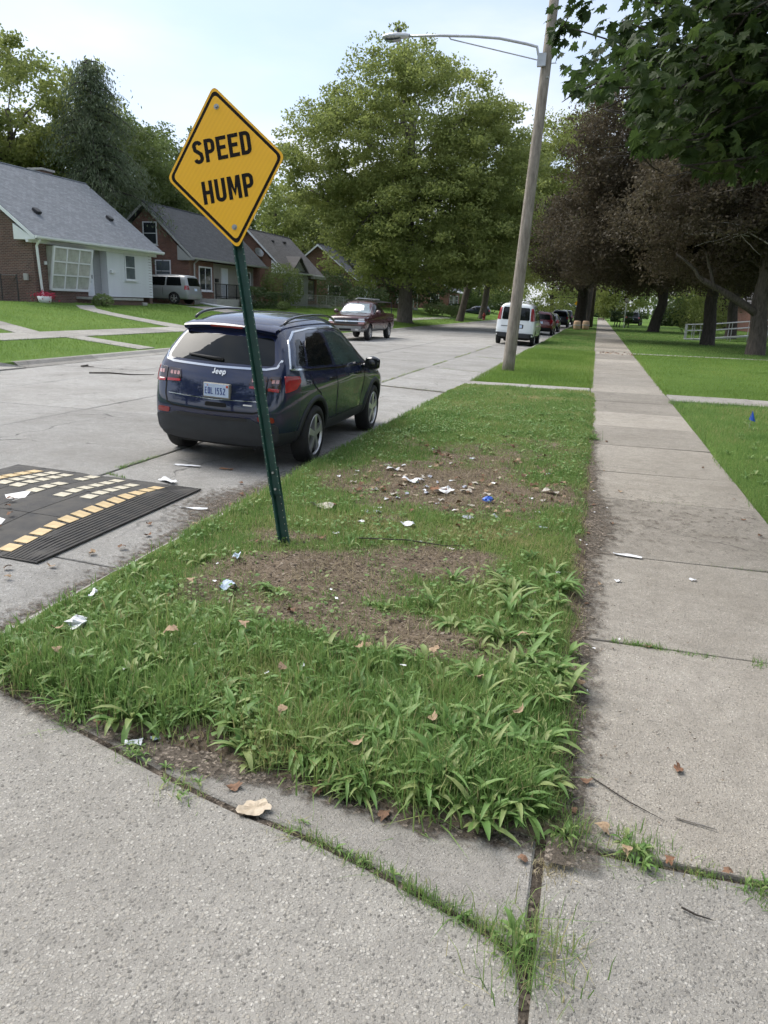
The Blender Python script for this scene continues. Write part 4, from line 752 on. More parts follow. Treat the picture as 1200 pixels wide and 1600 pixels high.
b = MB(); xe_ = text(b, 'EQL', -.072, .832, .072, .36, .12, .0085, PL); b.build('lettering', 'plate_ink', pl); b = MB(); text(b, '1552', xe_ + .017, .832, .072, .36, .12, .0085, PL); b.build('lettering', 'plate_ink', pl); b = MB(); b.box(.175, .20, y_pl - .0275, y_pl - .0262, .91, .935); b.box(-.05, -.035, y_pl - .0275, y_pl - .0262, .918, .928); b.build('sticker', 'sticker', pl)
y_bd = yr(-.15, 1.0, 0).y; b = MB(); PB = lambda a, c, z: (a, yr(a, c, 0).y - .004 - z, c)
text(b, 'J', -.035, 1.045, .058, .55, .22, .004, PB, 0, .008); text(b, 'eep', .004, 1.045, .058, .66, .2, .003, PB, 0, .008); b.build('badge', 'badge', jo)
b = MB(); pp = yr(.40, .74, 0); b.box(.36, .46, pp.y - .006, pp.y + .01, .735, .75); b.build('badge', 'badge', jo)
for s_ in (-1, 1): b = MB(); b.tube([(s_ * .45, .35, .28), (s_ * .45, .12, .27)], .03, 8); b.build('exhaust', 'under', jo)
# ---- generic SUV / van specs
def tall(Lg, hw, H, belt, hood, wb0, wb1, rw, paint_, rear_slope=.15, wsy=None, mats2='under', steep=False, glass='car_glass'):
    cy_ = wsy or Lg * .72; ry = rear_slope; wr = hw * (.80 if not steep else .88)
    st = [(.05, .08, ry + .02, belt, H - .12, hw * .9, hw * .88, wr * .92), (.15, .18, ry + .1, belt, H - .05, hw * .98, hw * .95, wr * .97), (.7, .7, .7 + ry * .5, belt, H - .01, hw, hw * .96, wr), (Lg * .4, Lg * .4, Lg * .4, belt, H, hw, hw * .96, wr), (cy_ - .75, cy_ - .7, cy_ - .85, belt, H - .02, hw, hw * .96, wr), (cy_, cy_ + .08, cy_ + .02, belt - .02, belt + .07, hw, hw * .95, hw * .84), (cy_ + .3, cy_ + .35, cy_ + .33, hood, hood + .06, hw, hw * .92, hw * .8), (Lg - .18, Lg - .2, Lg - .22, hood - .08, hood - .03, hw * .96, hw * .85, hw * .72), (Lg - .03, Lg - .08, Lg - .12, hood - .2, hood - .16, hw * .85, hw * .75, hw * .6)]
    return dict(mats=[paint_, mats2, 'under'], z=[.28, .46, .72, belt - .14], rear=[.1, 0, -.02, 0, 0, 0], rb=.06, fb=.15, crown=.05, st=st, wheels=[(wb0, rw), (wb1, rw)], ra=rw + .055, track=hw - .115, rim=rw * .68, mf=lambda s_, i, j, k: 1 if j == 0 and s_ != 'T' else 0)
def suv_parts(Lg, hw, H, belt, cy_, glass='car_glass', nwin=3, lights='low', rg=.72):
    P = []; y0, y1 = .42, cy_ - .05; zt = H - .14
    for k in range(nwin):
        a = y0 + (y1 - y0) * k / nwin + .05; c = y0 + (y1 - y0) * (k + 1) / nwin - .05
        if k == nwin - 1: P.append(('window', glass, 'S', [(a, belt + .06), (c + .1, belt + .06), (c - .45, zt), (a, zt)], dict(off=.005, r=.05)))
        elif k == 0: P.append(('window', glass, 'S', [(a, belt + .06), (c, belt + .06), (c, zt), (a + .16, zt)], dict(off=.005, r=.05)))
        else: P.append(('window', glass, 'S', [(a, belt + .06), (c, belt + .06), (c, zt), (a, zt)], dict(off=.005, r=.05)))
    P += [('rear_window', glass, 'B', [(-hw * rg, belt + .06), (hw * rg, belt + .06), (hw * rg * .88, H - .17), (-hw * rg * .88, H - .17)], dict(off=.005, r=.06)), ('windshield', 'windshield', 'F', [(-hw * .76, belt + .1), (hw * .76, belt + .1), (hw * .66, H - .13), (-hw * .66, H - .13)], dict(off=.005, r=.06)),
        ('licence_plate', 'plate_blue', 'B', [(-.16, .82), (.16, .82), (.16, .97), (-.16, .97)], dict(off=.012, r=.01)), ('headlight', 'lamp_clear', 'F', [(hw * .5, .72), (hw * .8, .72), (hw * .8, .86), (hw * .5, .86)], dict(off=.006, r=.02)), ('headlight', 'lamp_clear', 'F', mir([(hw * .5, .72), (hw * .8, .72), (hw * .8, .86), (hw * .5, .86)]), dict(off=.006, r=.02)), ('bumper', 'under', 'B', [(-hw * .85, .36), (hw * .85, .36), (hw * .85, .56), (-hw * .85, .56)], dict(off=.03, r=.04))]
    z0, z1 = (belt - .18, belt + .08) if lights == 'low' else (belt + .02, H - .22)
    tl = [(-hw * .885, z0), (-hw * .74, z0), (-hw * (.74 if lights == 'low' else .72), z1), (-hw * .86, z1)]; P += [('tail_light', 'lamp_red', 'B', tl, dict(off=.01, r=.02)), ('tail_light', 'lamp_red', 'B', mir(tl), dict(off=.01, r=.02)), ('tail_light', 'lamp_red2', 'S', [(.1, z0), (.28, z0 + .02), (.26, z1), (.14, z1)], dict(off=.008, r=.02))]
    return P
def seams(sp, ys_, z0, z1): sp['parts'] += [('door_seam', 'under', 'S', [(y, z0), (y, z1)], dict(line=1, w_=.018, off=.003)) for y in ys_]
# white cargo van
vn = tall(5.4, 1.0, 2.08, 1.22, 1.12, 1.05, 4.45, .36, 'paint_white', .10, 4.3, steep=True); vn['parts'] = suv_parts(5.4, 1.0, 2.08, 1.22, 4.3, nwin=3, lights='high', rg=.68); vn['parts'] = [p for p in vn['parts'] if p[0] not in ('rear_window', 'licence_plate')]
vn['parts'] += [('rear_window', 'car_glass', 'B', [(.06, 1.26), (.70, 1.26), (.66, 1.88), (.06, 1.88)], dict(off=.005, r=.08)), ('rear_window', 'car_glass', 'B', mir([(.06, 1.26), (.70, 1.26), (.66, 1.88), (.06, 1.88)]), dict(off=.005, r=.08)), ('door_seam', 'under', 'B', [(0, .62), (0, 1.95)], dict(line=1, w_=.018, off=.003)), ('plate_recess', 'under', 'B', [(-.02, .86), (.42, .86), (.42, 1.06), (-.02, 1.06)], dict(off=.006, r=.02)), ('licence_plate', 'plate_blue', 'B', [(.04, .89), (.36, .89), (.36, 1.03), (.04, 1.03)], dict(off=.014, r=.01)), ('door_handle', 'under', 'B', [(-.7, .93), (-.3, .93), (-.3, .96), (-.7, .96)], dict(off=.01, r=.01)), ('bumper_step', 'cladding', 'B', [(-.95, .40), (.95, .40), (.95, .62), (-.95, .62)], dict(off=.07, r=.04))]
seams(vn, (2.9, 4.0), .5, 1.9)
vehicle('cargo_van', 'white cargo van parked at the kerb behind the wooden lamp pole', 'van', vn, (-4.05, 39.8, -.036), 0)[0].rotation_euler.y = R(2.4)
# silver minivan in the driveway
mv = tall(5.1, .98, 1.76, 1.05, 1.05, 1.0, 4.05, .34, 'paint_silver', .22, 3.9, mats2='paint_silver'); mv['parts'] = suv_parts(5.1, .98, 1.76, 1.05, 3.9, nwin=3); mv['parts'] = [p for p in mv['parts'] if p[0] != 'bumper'] + [('bumper', 'paint_silver', 'B', [(-.86, .36), (.86, .36), (.86, .62), (-.86, .62)], dict(off=.05, r=.05)), ('wheel_lip', 'paint_silver', 'L', [(1 + .44 * math.cos(a), .34 + .44 * math.sin(a)) for a in np.linspace(0, math.pi, 14)], dict(line=1, w_=.05, off=.012))]; seams(mv, (1.75, 2.85), .5, 1.0)
vehicle('minivan', 'silver minivan in the driveway between the two brick houses', 'van', mv, (-24.4, 44.35, float(terrain(-25)) + .03), R(90))
# kerbside cars further on
def quick(name, label, cat, paint_, loc, rz, Lg=4.6, hw=.93, H=1.70, belt=1.06, glass='car_glass'):
    s_ = tall(Lg, hw, H, belt, belt - .06, .95, Lg - 1.0, .35, paint_, .28, Lg * .73); s_['parts'] = suv_parts(Lg, hw, H, belt, Lg * .73, glass); return vehicle(name, label, cat, s_, loc, rz)
quick('parked_suv', 'dark red SUV parked in front of the white van', 'car', 'paint_red', (-4.0, 57.5, -.036), 0, H=1.66)[0].rotation_euler.y = R(2.4)
quick('parked_car', 'small grey car with pale roof parked ahead of the red SUV', 'car', 'paint_grey', (-4.05, 67.5, -.036), 0, 4.4, .9, 1.5, .95)[0].rotation_euler.y = R(2.4)
quick('parked_suv', 'dark blue SUV parked at the kerb beside the tan barrels', 'car', 'paint_blue', (-4.0, 85.5, -.036), 0, 4.9, .98, 1.78, 1.1)[0].rotation_euler.y = R(2.4)
quick('parked_suv', 'black SUV at the kerb farthest down the street', 'car', 'paint_black', (-4.1, 104, -.036), 0, 4.9, .98, 1.8, 1.1)[0].rotation_euler.y = R(2.4)
quick('parked_suv', 'black SUV standing behind the clipped hedge on the lawn side', 'car', 'paint_black', (4.6, 112, 0), R(-8), 4.9, .98, 1.85, 1.12)
quick('parked_car', 'dark blue car under the trees behind the far hydrant', 'car', 'paint_blue', (-17.0, 128, .3), R(95), 4.8, .95, 1.6, 1.0)
# maroon pickup facing us
hw = 1.0
pk = dict(mats=['paint_maroon', 'bumper_grey', 'under'], z=[.42, .58, .85, 1.06], rear=[.05, 0, 0, 0, 0, 0], rb=.03, fb=.10, crown=.04, wheels=[(1.15, .385), (4.75, .385)], ra=.46, track=.86, rim=.22, tw=.25, spokes=6,
    st=[(.05, .05, .05, 1.22, 1.26, .97, .96, .94), (.2, .2, .2, 1.24, 1.29, 1., .98, .95), (1.2, 1.2, 1.2, 1.25, 1.3, 1., .98, .95), (2.05, 2.05, 2.08, 1.25, 1.3, 1., .98, .95), (2.1, 2.1, 2.32, 1.26, 1.85, 1., .96, .76), (2.9, 2.9, 2.9, 1.25, 1.88, 1., .96, .77), (3.6, 3.6, 3.5, 1.24, 1.86, 1., .96, .75), (4.0, 4.1, 4.08, 1.22, 1.28, 1., .95, .86), (4.4, 4.45, 4.43, 1.19, 1.24, 1., .94, .86), (5.45, 5.45, 5.42, 1.13, 1.17, .98, .92, .84), (5.6, 5.56, 5.54, 1.05, 1.08, .93, .88, .8)], mf=lambda s_, i, j, k: 1 if j == 0 and s_ != 'T' else 0)
pk['parts'] = [('window', 'car_glass', 'S', [(2.45, 1.32), (3.0, 1.31), (3.0, 1.74), (2.55, 1.74)], dict(off=.005, r=.05)), ('window', 'car_glass', 'S', [(3.1, 1.31), (3.98, 1.29), (3.58, 1.74), (3.1, 1.75)], dict(off=.005, r=.05)), ('windshield', 'windshield', 'F', [(-.78, 1.30), (.78, 1.30), (.68, 1.77), (-.68, 1.77)], dict(off=.006, r=.06)),
    ('grille', 'alloy_dark', 'F', [(-.58, .80), (.58, .80), (.58, 1.05), (-.58, 1.05)], dict(off=.012, r=.03)), ('grille_bar', 'chrome', 'F', [(-.92, .90), (.92, .90), (.92, .955), (-.92, .955)], dict(off=.03, r=.01)), ('bumper', 'bumper_grey', 'F', [(-.96, .45), (.96, .45), (.96, .70), (-.96, .70)], dict(off=.10, r=.05)), ('air_intake', 'under', 'F', [(-.3, .48), (.3, .48), (.3, .58), (-.3, .58)], dict(off=.106, r=.02)), ('fog_light', 'lamp_clear', 'F', [(.5, .5), (.66, .5), (.66, .58), (.5, .58)], dict(off=.106, r=.02)), ('fog_light', 'lamp_clear', 'F', mir([(.5, .5), (.66, .5), (.66, .58), (.5, .58)]), dict(off=.106, r=.02)),
    ('headlight', 'lamp_clear', 'F', [(.62, .965), (.9, .965), (.88, 1.06), (.62, 1.06)], dict(off=.014, r=.02)), ('headlight', 'lamp_clear', 'F', mir([(.62, .965), (.9, .965), (.88, 1.06), (.62, 1.06)]), dict(off=.014, r=.02)), ('turn_light', 'lamp_pink', 'F', [(.62, .80), (.9, .80), (.9, .885), (.62, .885)], dict(off=.014, r=.02)), ('turn_light', 'lamp_pink', 'F', mir([(.62, .80), (.9, .80), (.9, .885), (.62, .885)]), dict(off=.014, r=.02)),
    ('emblem', 'badge', 'F', [(-.13, .905), (-.05, .905), (-.05, .89), (.05, .89), (.05, .905), (.13, .905), (.13, .95), (.05, .95), (.05, .965), (-.05, .965), (-.05, .95), (-.13, .95)], dict(off=.045, r=0)), ('door_seam', 'under', 'S', [(2.42, 1.28), (2.42, .62)], dict(line=1, w_=.018, off=.003)), ('door_seam', 'under', 'S', [(3.05, 1.28), (3.05, .62)], dict(line=1, w_=.018, off=.003)), ('door_seam', 'under', 'S', [(4.02, 1.22), (4.0, .62)], dict(line=1, w_=.018, off=.003)), ('side_trim', 'bumper_grey', 'S', [(1.7, .66), (2.0, .66)], dict(line=1, w_=.1, off=.01)), ('side_trim', 'bumper_grey', 'S', [(2.45, .66), (4.0, .66)], dict(line=1, w_=.1, off=.01)), ('door_handle', 'under', 'S', [(3.15, 1.12), (3.32, 1.12), (3.32, 1.15), (3.15, 1.15)], dict(off=.025, r=.01)), ('wiper', 'under', 'F', [(.05, 1.31), (.5, 1.33)], dict(line=1, w_=.02, off=.014)), ('wiper', 'under', 'F', [(-.6, 1.31), (-.15, 1.33)], dict(line=1, w_=.02, off=.014))]
po_, pb_, PP = vehicle('pickup_truck', 'maroon pickup truck with ladder rack facing us on the far side of the street', 'pickup truck', pk, (-11.75, 41.6, 0), R(180))
mirror(po_, .98, 3.85, 1.36, 'paint_maroon', 1.15)
b = MB()
for s_ in (-1, 1): b.tube([(s_ * .86, .3, 1.28), (s_ * .82, .3, 1.85), (s_ * .8, 3.2, 1.93)], .025, 6)
b.tube([(-.82, .3, 1.85), (.82, .3, 1.85)], .025, 6); b.tube([(-.8, 2.2, 1.91), (.8, 2.2, 1.91)], .025, 6); b.build('ladder_rack', 'black_metal', po_)
b = MB(); b.tube([(-.7, 2.3, 1.99), (-.4, 3.3, 2.0), (.1, 3.45, 2.02)], .03, 6); b.tube([(.1, 3.45, 2.02), (.55, 2.4, 1.97)], .03, 6); b.build('roof_load', 'galvanised', po_)
b = MB(); b.obox((.45, 1.9, 1.4), (.35, .3, .12), Matrix.Rotation(.3, 3, 'Y')); b.build('cargo', 'white_paint', po_)
# ================================================================== trees and shrubs
rng = np.random.default_rng(11)
def unit(n):
    v = rng.normal(size=(n, 3)); return v / np.linalg.norm(v, axis=1, keepdims=True)
def leaf_cards(C, size, up=.5, asp=.62, jit=.35, direc=None):
    """one bent diamond per centre"""
    n = len(C); nrm = unit(n) * (1 - up) + np.array([0, 0, 1.]) * up; nrm /= np.linalg.norm(nrm, axis=1, keepdims=True)
    d = unit(n) if direc is None else direc + unit(n) * .45; t = d - nrm * (d * nrm).sum(1, keepdims=True); t /= np.linalg.norm(t, axis=1, keepdims=True) + 1e-9
    b = np.cross(nrm, t); s_ = size * (1 + jit * rng.uniform(-1, 1, (n, 1)))
    v = np.stack([C - t * s_ * .5, C + b * s_ * asp * .5 - nrm * s_ * .08, C + t * s_ * .5, C - b * s_ * asp * .5 - nrm * s_ * .08], 1).reshape(-1, 3)
    i = np.arange(n) * 4; tr = np.stack([np.stack([i, i + 1, i + 2], 1), np.stack([i, i + 2, i + 3], 1)], 1).reshape(-1, 3); return v, tr
def crown_points(ells, ncl, per, cr, shell=.5, flat=.55, gap=.0, droop=0.):
    P = []; vol = np.array([e[3] * e[4] * e[5] for e in ells]); vol = vol / vol.sum(); tips = []
    for e, f in zip(ells, vol):
        m_ = max(4, int(ncl * f)); d = unit(m_ * 2); ph = vnoise(d[:, 0] * 2 + e[0], d[:, 1] * 2 + d[:, 2] * 1.7 + e[1], 1.4, 5); keep = ph > gap; d, ph = d[keep][:m_], ph[keep][:m_]
        rr = (shell + (1 - shell) * rng.uniform(0, 1, len(d)) ** .5) * (.80 + .36 * ph); c = np.array(e[:3]) + d * rr[:, None] * np.array(e[3:6]); tips.append(c)
        for q in range(len(c)):
            k = int(per * rng.uniform(.6, 1.4)); s_ = cr * rng.uniform(.65, 1.35); o_ = unit(k) * (rng.uniform(0, 1, (k, 1)) ** .45) * np.array([s_, s_, s_ * flat]); o_[:, 2] -= droop * (o_[:, 0] ** 2 + o_[:, 1] ** 2); P.append(c[q] + o_)
    return np.concatenate(P), np.concatenate(tips)
def limb(mb, a, b_, r0, r1, sag=.15, n=6, sd=None):
    a, b_ = Vector(a), Vector(b_); L_ = (b_ - a).length; pts = []; w1 = Vector(rng.normal(size=3)) * L_ * .05
    for k in range(n + 1):
        t = k / n; pts.append(a.lerp(b_, t) + Vector((0, 0, 1)) * L_ * sag * math.sin(math.pi * t) * (1 - t) + w1 * math.sin(math.pi * t) + Vector(rng.normal(size=3)) * L_ * .012)
    mb.tube(pts, [r0 + (r1 - r0) * (k / n) ** .8 for k in range(n + 1)], 7); return pts
def tree(name, label, base, top, tr, ells, leaf, size, ncl, per, cr, bark='bark', limbs=14, lim_len=.8, group='trees along the street', gap=.12, up=.35, flat=.55, shell=.5, lean=(0, 0), limb0=.22, twigs=40, extra=None):
    o = empty(name, base); tag(o, label, 'tree', group); bx, by, bz = base; b = MB(); H = top - bz; pts, rad = [], []
    wob = rng.normal(size=(9, 2)) * .06 * tr * 3
    for k in range(9):
        t = k / 8 * .72; pts.append((bx + lean[0] * t + wob[k, 0] * (k > 1), by + lean[1] * t + wob[k, 1] * (k > 1), bz - .1 + H * t)); rad.append(tr * (1 - .8 * t) * (1.5 if k == 0 else 1.0))
    pts.insert(1, tuple(Vector(pts[0]).lerp(Vector(pts[1]), .12 if H > 8 else .2))); rad.insert(1, tr * 1.12); b.tube(pts, rad, 14); trunk = b.build('trunk', bark, o, smooth=True)
    P, tips = crown_points(ells, ncl, per, cr, shell, flat, gap); b = MB(); idx = rng.permutation(len(tips))
    for k in range(min(limbs, len(tips))):
        tp = Vector(tips[idx[k]]); t = limb0 + (.62 - limb0) * k / limbs; a = Vector(pts[0]).lerp(Vector(pts[-1]), t / .72); tgt = a.lerp(tp, lim_len); r0 = tr * (.5 - .3 * k / limbs)
        lp = limb(b, a, tgt, r0, r0 * .25, .12)
        for _ in range(max(1, twigs // limbs)):
            s_ = lp[rng.integers(2, 6)]; near = tips[np.argsort(((tips - np.array(s_)) ** 2).sum(1))[rng.integers(0, 8)]]; limb(b, s_, near, r0 * .3, r0 * .08, .05, 4)
    if extra: extra(b)
    b.build('limbs', bark, o, smooth=True)
    v, t_ = leaf_cards(P, size, up); np_mesh('crown', v, t_, leaf, parent=o, loc=(bx, by, bz)); return o
# sycamore dominating the view
def syc_limbs(b):
    for q in ((-4.5, -2, 3.4), (3.8, -1.5, 4.2), (6.5, 1, 5.5), (-7, 1, 6), (2.2, -3, 6.5), (-3, -3, 8)): limb(b, (-15.6, 63.5, 2.0 + .25 * q[2]), (-15.6 + q[0], 63.5 + q[1], 1.6 + q[2]), .30, .08, .18, 8)
tree('sycamore_tree', 'huge rounded sycamore with pale limbs standing behind the maroon pickup', (-15.6, 63.5, .3), 22, .62, [(-15.6, 63.5, 13.5, 8.6, 8, 7.2), (-14.0, 63.5, 8.2, 9.2, 9, 4.4), (-21.0, 62, 12.8, 5.5, 5.5, 4.2), (-9.8, 63, 11.5, 5.8, 5.5, 5.5), (-15.9, 63, 19.3, 3.4, 3, 2.8), (-13.5, 62, 5.0, 8.5, 7, 2.0)], 'sycamore_leaf', .235, 1500, 105, 1.05, 'bark_grey', 26, .85, gap=.16, extra=syc_limbs, twigs=130)
tree('street_tree', 'tall yellow-green tree rising behind the top of the lamp pole', (-1.2, 108, 0), 28, .5, [(-1.2, 108, 19, 8.5, 8, 8.5), (-4.5, 106, 13, 8, 7, 6), (3, 108, 14, 7, 7, 6), (-6.5, 105, 18, 6.5, 6, 7)], 'yellow_green_leaf', .30, 850, 90, 1.5, 'bark', 14, gap=.14)
tree('street_tree', 'green tree with leaning trunk between the sycamore and the lamp pole', (-15.0, 104, .2), 23, .45, [(-12.5, 103, 14.5, 8, 7, 7), (-9.5, 102, 9.5, 7, 6, 5), (-15.5, 103, 10, 7, 6, 5)], 'sycamore_leaf', .30, 750, 90, 1.4, 'bark_grey', 14, lean=(3.5, 0), gap=.12)
tree('street_tree', 'yellow-green tree hanging low over the street behind the white van', (-14.5, 84, .2), 15, .4, [(-10.5, 83, 9.5, 5.0, 5, 4.2), (-9.0, 86, 7.0, 4.0, 5, 3.0)], 'yellow_green_leaf', .27, 220, 70, 1.2, 'bark', 10, lean=(3, 0))
# crimson maples on the lawn side
def m5x(b):
    limb(b, (7.3, 40.4, 1.9), (4.6, 39.6, 3.3), .22, .12, .02, 6); limb(b, (4.6, 39.6, 3.3), (3.2, 39.2, 4.5), .12, .04, -.05, 6); limb(b, (5.2, 39.8, 2.9), (4.5, 39.5, 4.6), .10, .04, .02, 5)
M5 = tree('maple_tree', 'dark purple-leaved maple with a thick low limb, nearest on the lawn', (7.45, 40.4, 0), 14, .42, [(8.6, 41.5, 8.8, 6.2, 5.2, 5.0), (5.0, 41, 7.2, 5.0, 4.6, 3.2), (10.5, 40, 6.2, 5, 5, 3.0), (6.0, 43, 4.6, 4.5, 3, 1.5)], 'crimson_leaf', .165, 1050, 115, .9, 'bark', 20, .85, 'purple-leaved maples', gap=.1, extra=m5x, twigs=120, shell=.35)
b = MB(); limb(b, (8.2, 38.4, 4.6), (5.9, 38.0, 5.35), .045, .03, .02, 6)
for e in ((3.3, 37.9, 5.25), (4.6, 37.8, 5.75), (4.6, 38.0, 4.85), (5.4, 37.8, 6.1), (3.9, 37.9, 4.75), (6.6, 37.8, 4.35), (6.9, 37.9, 5.7)): limb(b, (5.9 + rng.uniform(-.4, .8), 38.0, 5.3 + rng.uniform(-.15, .1)), e, .022, .006, .04, 6)
b.build('dead_branch', 'dead_wood', M5, smooth=True)
tree('maple_tree', 'dark purple-leaved maple beside the metal ramp landing', (6.55, 50.4, 0), 14.5, .40, [(4.4, 50.5, 8.6, 7.2, 5.5, 5.2), (1.6, 50.5, 11.0, 5.2, 4.6, 4.0), (6.5, 50, 11.5, 5, 4.5, 3.6), (0.8, 51, 6.8, 4.6, 5, 3.4), (8, 51, 7.4, 6, 5, 4.4), (1.5, 52, 4.6, 4.5, 4, 1.6), (5, 53, 4.4, 5, 3, 1.5)], 'crimson_leaf', .185, 1450, 105, .95, 'bark_dark', 18, .8, 'purple-leaved maples', gap=.1, twigs=90, shell=.35)
tree('maple_tree', 'purple-leaved maple whose trunk shows between the ramp rails', (10.2, 66, 0), 14, .42, [(10, 66, 8.0, 6.5, 6, 5.2)], 'crimson_leaf', .2, 380, 75, 1.2, 'bark_dark', 12, .8, 'purple-leaved maples')
tree('maple_tree', 'dark purple maple leaning over the sidewalk past the hedge side lawn', (5.25, 79, 0), 15, .52, [(4.5, 79, 8.6, 7, 6, 5.2)], 'crimson_leaf', .22, 380, 75, 1.3, 'bark_dark', 12, .8, 'purple-leaved maples', lean=(2, 0))
tree('maple_tree', 'thick dark trunk maple on the verge left of the sidewalk', (-1.75, 82, 0), 14.5, .62, [(-1.5, 82, 8.4, 6.2, 6, 4.4), (-3, 78, 6.6, 4.5, 5, 2.8)], 'crimson_leaf', .22, 380, 75, 1.3, 'bark_dark', 12, .8, 'purple-leaved maples')
# behind the houses on the left
tree('backyard_tree', 'tall broadleaf tree with airy crown behind the first house roof', (-38.5, 46, 1.3), 18, .4, [(-38.5, 46.5, 13.4, 5.6, 5.6, 4.4), (-38, 49, 9.0, 5, 5, 4), (-40.5, 43, 10.5, 4, 5, 3.2)], 'sycamore_leaf', .25, 480, 105, 1.0, 'bark', 16, gap=.08, group='trees behind the houses', twigs=80)
tree('backyard_tree', 'low leafy tree at the extreme left edge behind the roof', (-41, 38.5, 1.3), 15, .35, [(-41, 38, 10.5, 5.0, 5, 4.6)], 'sycamore_leaf', .25, 240, 105, 1.1, 'bark', 10, gap=.08, group='trees behind the houses')
tree('backyard_tree', 'broadleaf tree behind the sign and the red brick house', (-40, 66, 1.3), 17.5, .45, [(-40, 66, 11.5, 6.8, 6.5, 5.6), (-38.5, 71, 8.5, 5.5, 5, 4.5)], 'dark_green_leaf', .27, 420, 105, 1.1, 'bark', 14, gap=.22, group='trees behind the houses')
tree('backyard_tree', 'bright green tree behind the grey sided house', (-37, 86, 1.3), 16, .4, [(-37, 86, 9.5, 7.0, 6, 6.0), (-32.5, 84, 7.5, 5, 5, 4.6)], 'sycamore_leaf', .32, 330, 75, 1.4, 'bark', 12, group='trees behind the houses')
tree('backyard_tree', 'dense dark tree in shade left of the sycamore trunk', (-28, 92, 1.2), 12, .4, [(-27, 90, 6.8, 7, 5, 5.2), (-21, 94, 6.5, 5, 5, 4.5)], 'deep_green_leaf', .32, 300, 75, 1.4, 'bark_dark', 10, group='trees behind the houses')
tree('backyard_tree', 'dark leafy tree behind the third house chimney side', (-41, 108, 1.4), 17, .45, [(-40, 106, 10, 9, 7, 6.5)], 'dark_green_leaf', .36, 260, 75, 1.6, 'bark', 10, group='trees behind the houses')
k = 0
for x, y, h, r, lf in ((-24, 150, 14, 8, 'dark_green_leaf'), (-10, 175, 15, 9, 'sycamore_leaf'), (3, 165, 13, 7.5, 'yellow_green_leaf'), (13, 140, 14, 8, 'dark_green_leaf'), (17, 118, 13, 7, 'sycamore_leaf'), (28, 128, 14, 8, 'dark_green_leaf'), (38, 112, 15, 9, 'dark_green_leaf'), (-38, 135, 16, 9, 'dark_green_leaf'), (21, 86, 10, 5.5, 'dark_green_leaf'), (36, 84, 14, 8, 'dark_green_leaf'), (-2, 215, 16, 13, 'dark_green_leaf'), (-30, 200, 17, 14, 'sycamore_leaf'), (26, 200, 17, 14, 'dark_green_leaf')):
    lab = ['green tree closing the street view past the far hydrant', 'large pale green tree at the far end of the street', 'yellow-green tree low over the far sidewalk end', 'green tree behind the clipped hedge', 'pale green tree standing past the leaning purple maple', 'dark green tree behind the far lawn-side house', 'big dark tree at the far lawn edge', 'dark tree rising behind the far left houses', 'small dark green tree beside the ramp house', 'dark tree behind the ramp house roof', 'widest tree at the vanishing point of the street', 'huge pale tree far behind the hydrant', 'huge dark tree far behind the lawn'][k]; k += 1
    tree('far_tree', lab, (x, y, float(terrain(x))), h, .4, [(x, y, h * .5, r, r * .8, h * .5)], lf, .42 if y < 190 else .7, 150, 70, 1.6 if y < 190 else 2.6, 'bark_dark', 6, group='far trees closing the street', shell=.3, twigs=6)
tree('backyard_tree', 'leafy green tree directly behind the drooping conifer', (-37.5, 54.5, 1.3), 15.5, .4, [(-37.5, 54.5, 10, 6.5, 6, 5.2), (-36, 59, 7.5, 5, 4, 4)], 'dark_green_leaf', .25, 420, 105, 1.1, 'bark', 12, gap=.15, group='trees behind the houses')
# unseen trees added behind the viewpoint and beside the lawn to darken reflections
for x, y, h, r, lf, lab in ((-9, -16, 13, 6, 'dark_green_leaf', 'unseen street tree added behind the viewpoint across the side road'), (5, -19, 14, 7, 'sycamore_leaf', 'unseen broad street tree added behind the viewpoint beside the sidewalk'), (-22, -14, 13, 7, 'dark_green_leaf', 'unseen street tree added behind the viewpoint at the far corner'), (17, 4, 13, 6, 'dark_green_leaf', 'garden tree on the lawn out of view to the side'), (16, 25, 12, 6, 'dark_green_leaf', 'garden tree beyond the lawn out of view'), (20, -9, 13, 7, 'sycamore_leaf', 'unseen garden tree added behind the lawn corner')):
    tree('street_tree', lab, (x, y, 0), h, .35, [(x, y, h * .6, r, r, h * .38)], lf, .45, 130, 45, 1.5, 'bark', 6, group='unseen trees added round the corner', twigs=6, shell=.3)
far_house((15, 10, 0), 8, 10, 3.2, 7.5, 'brick_red', 'roof_grey', 'unseen brick corner house added beside the near lawn', False)  # unseen house added to darken what the parked SUV reflects
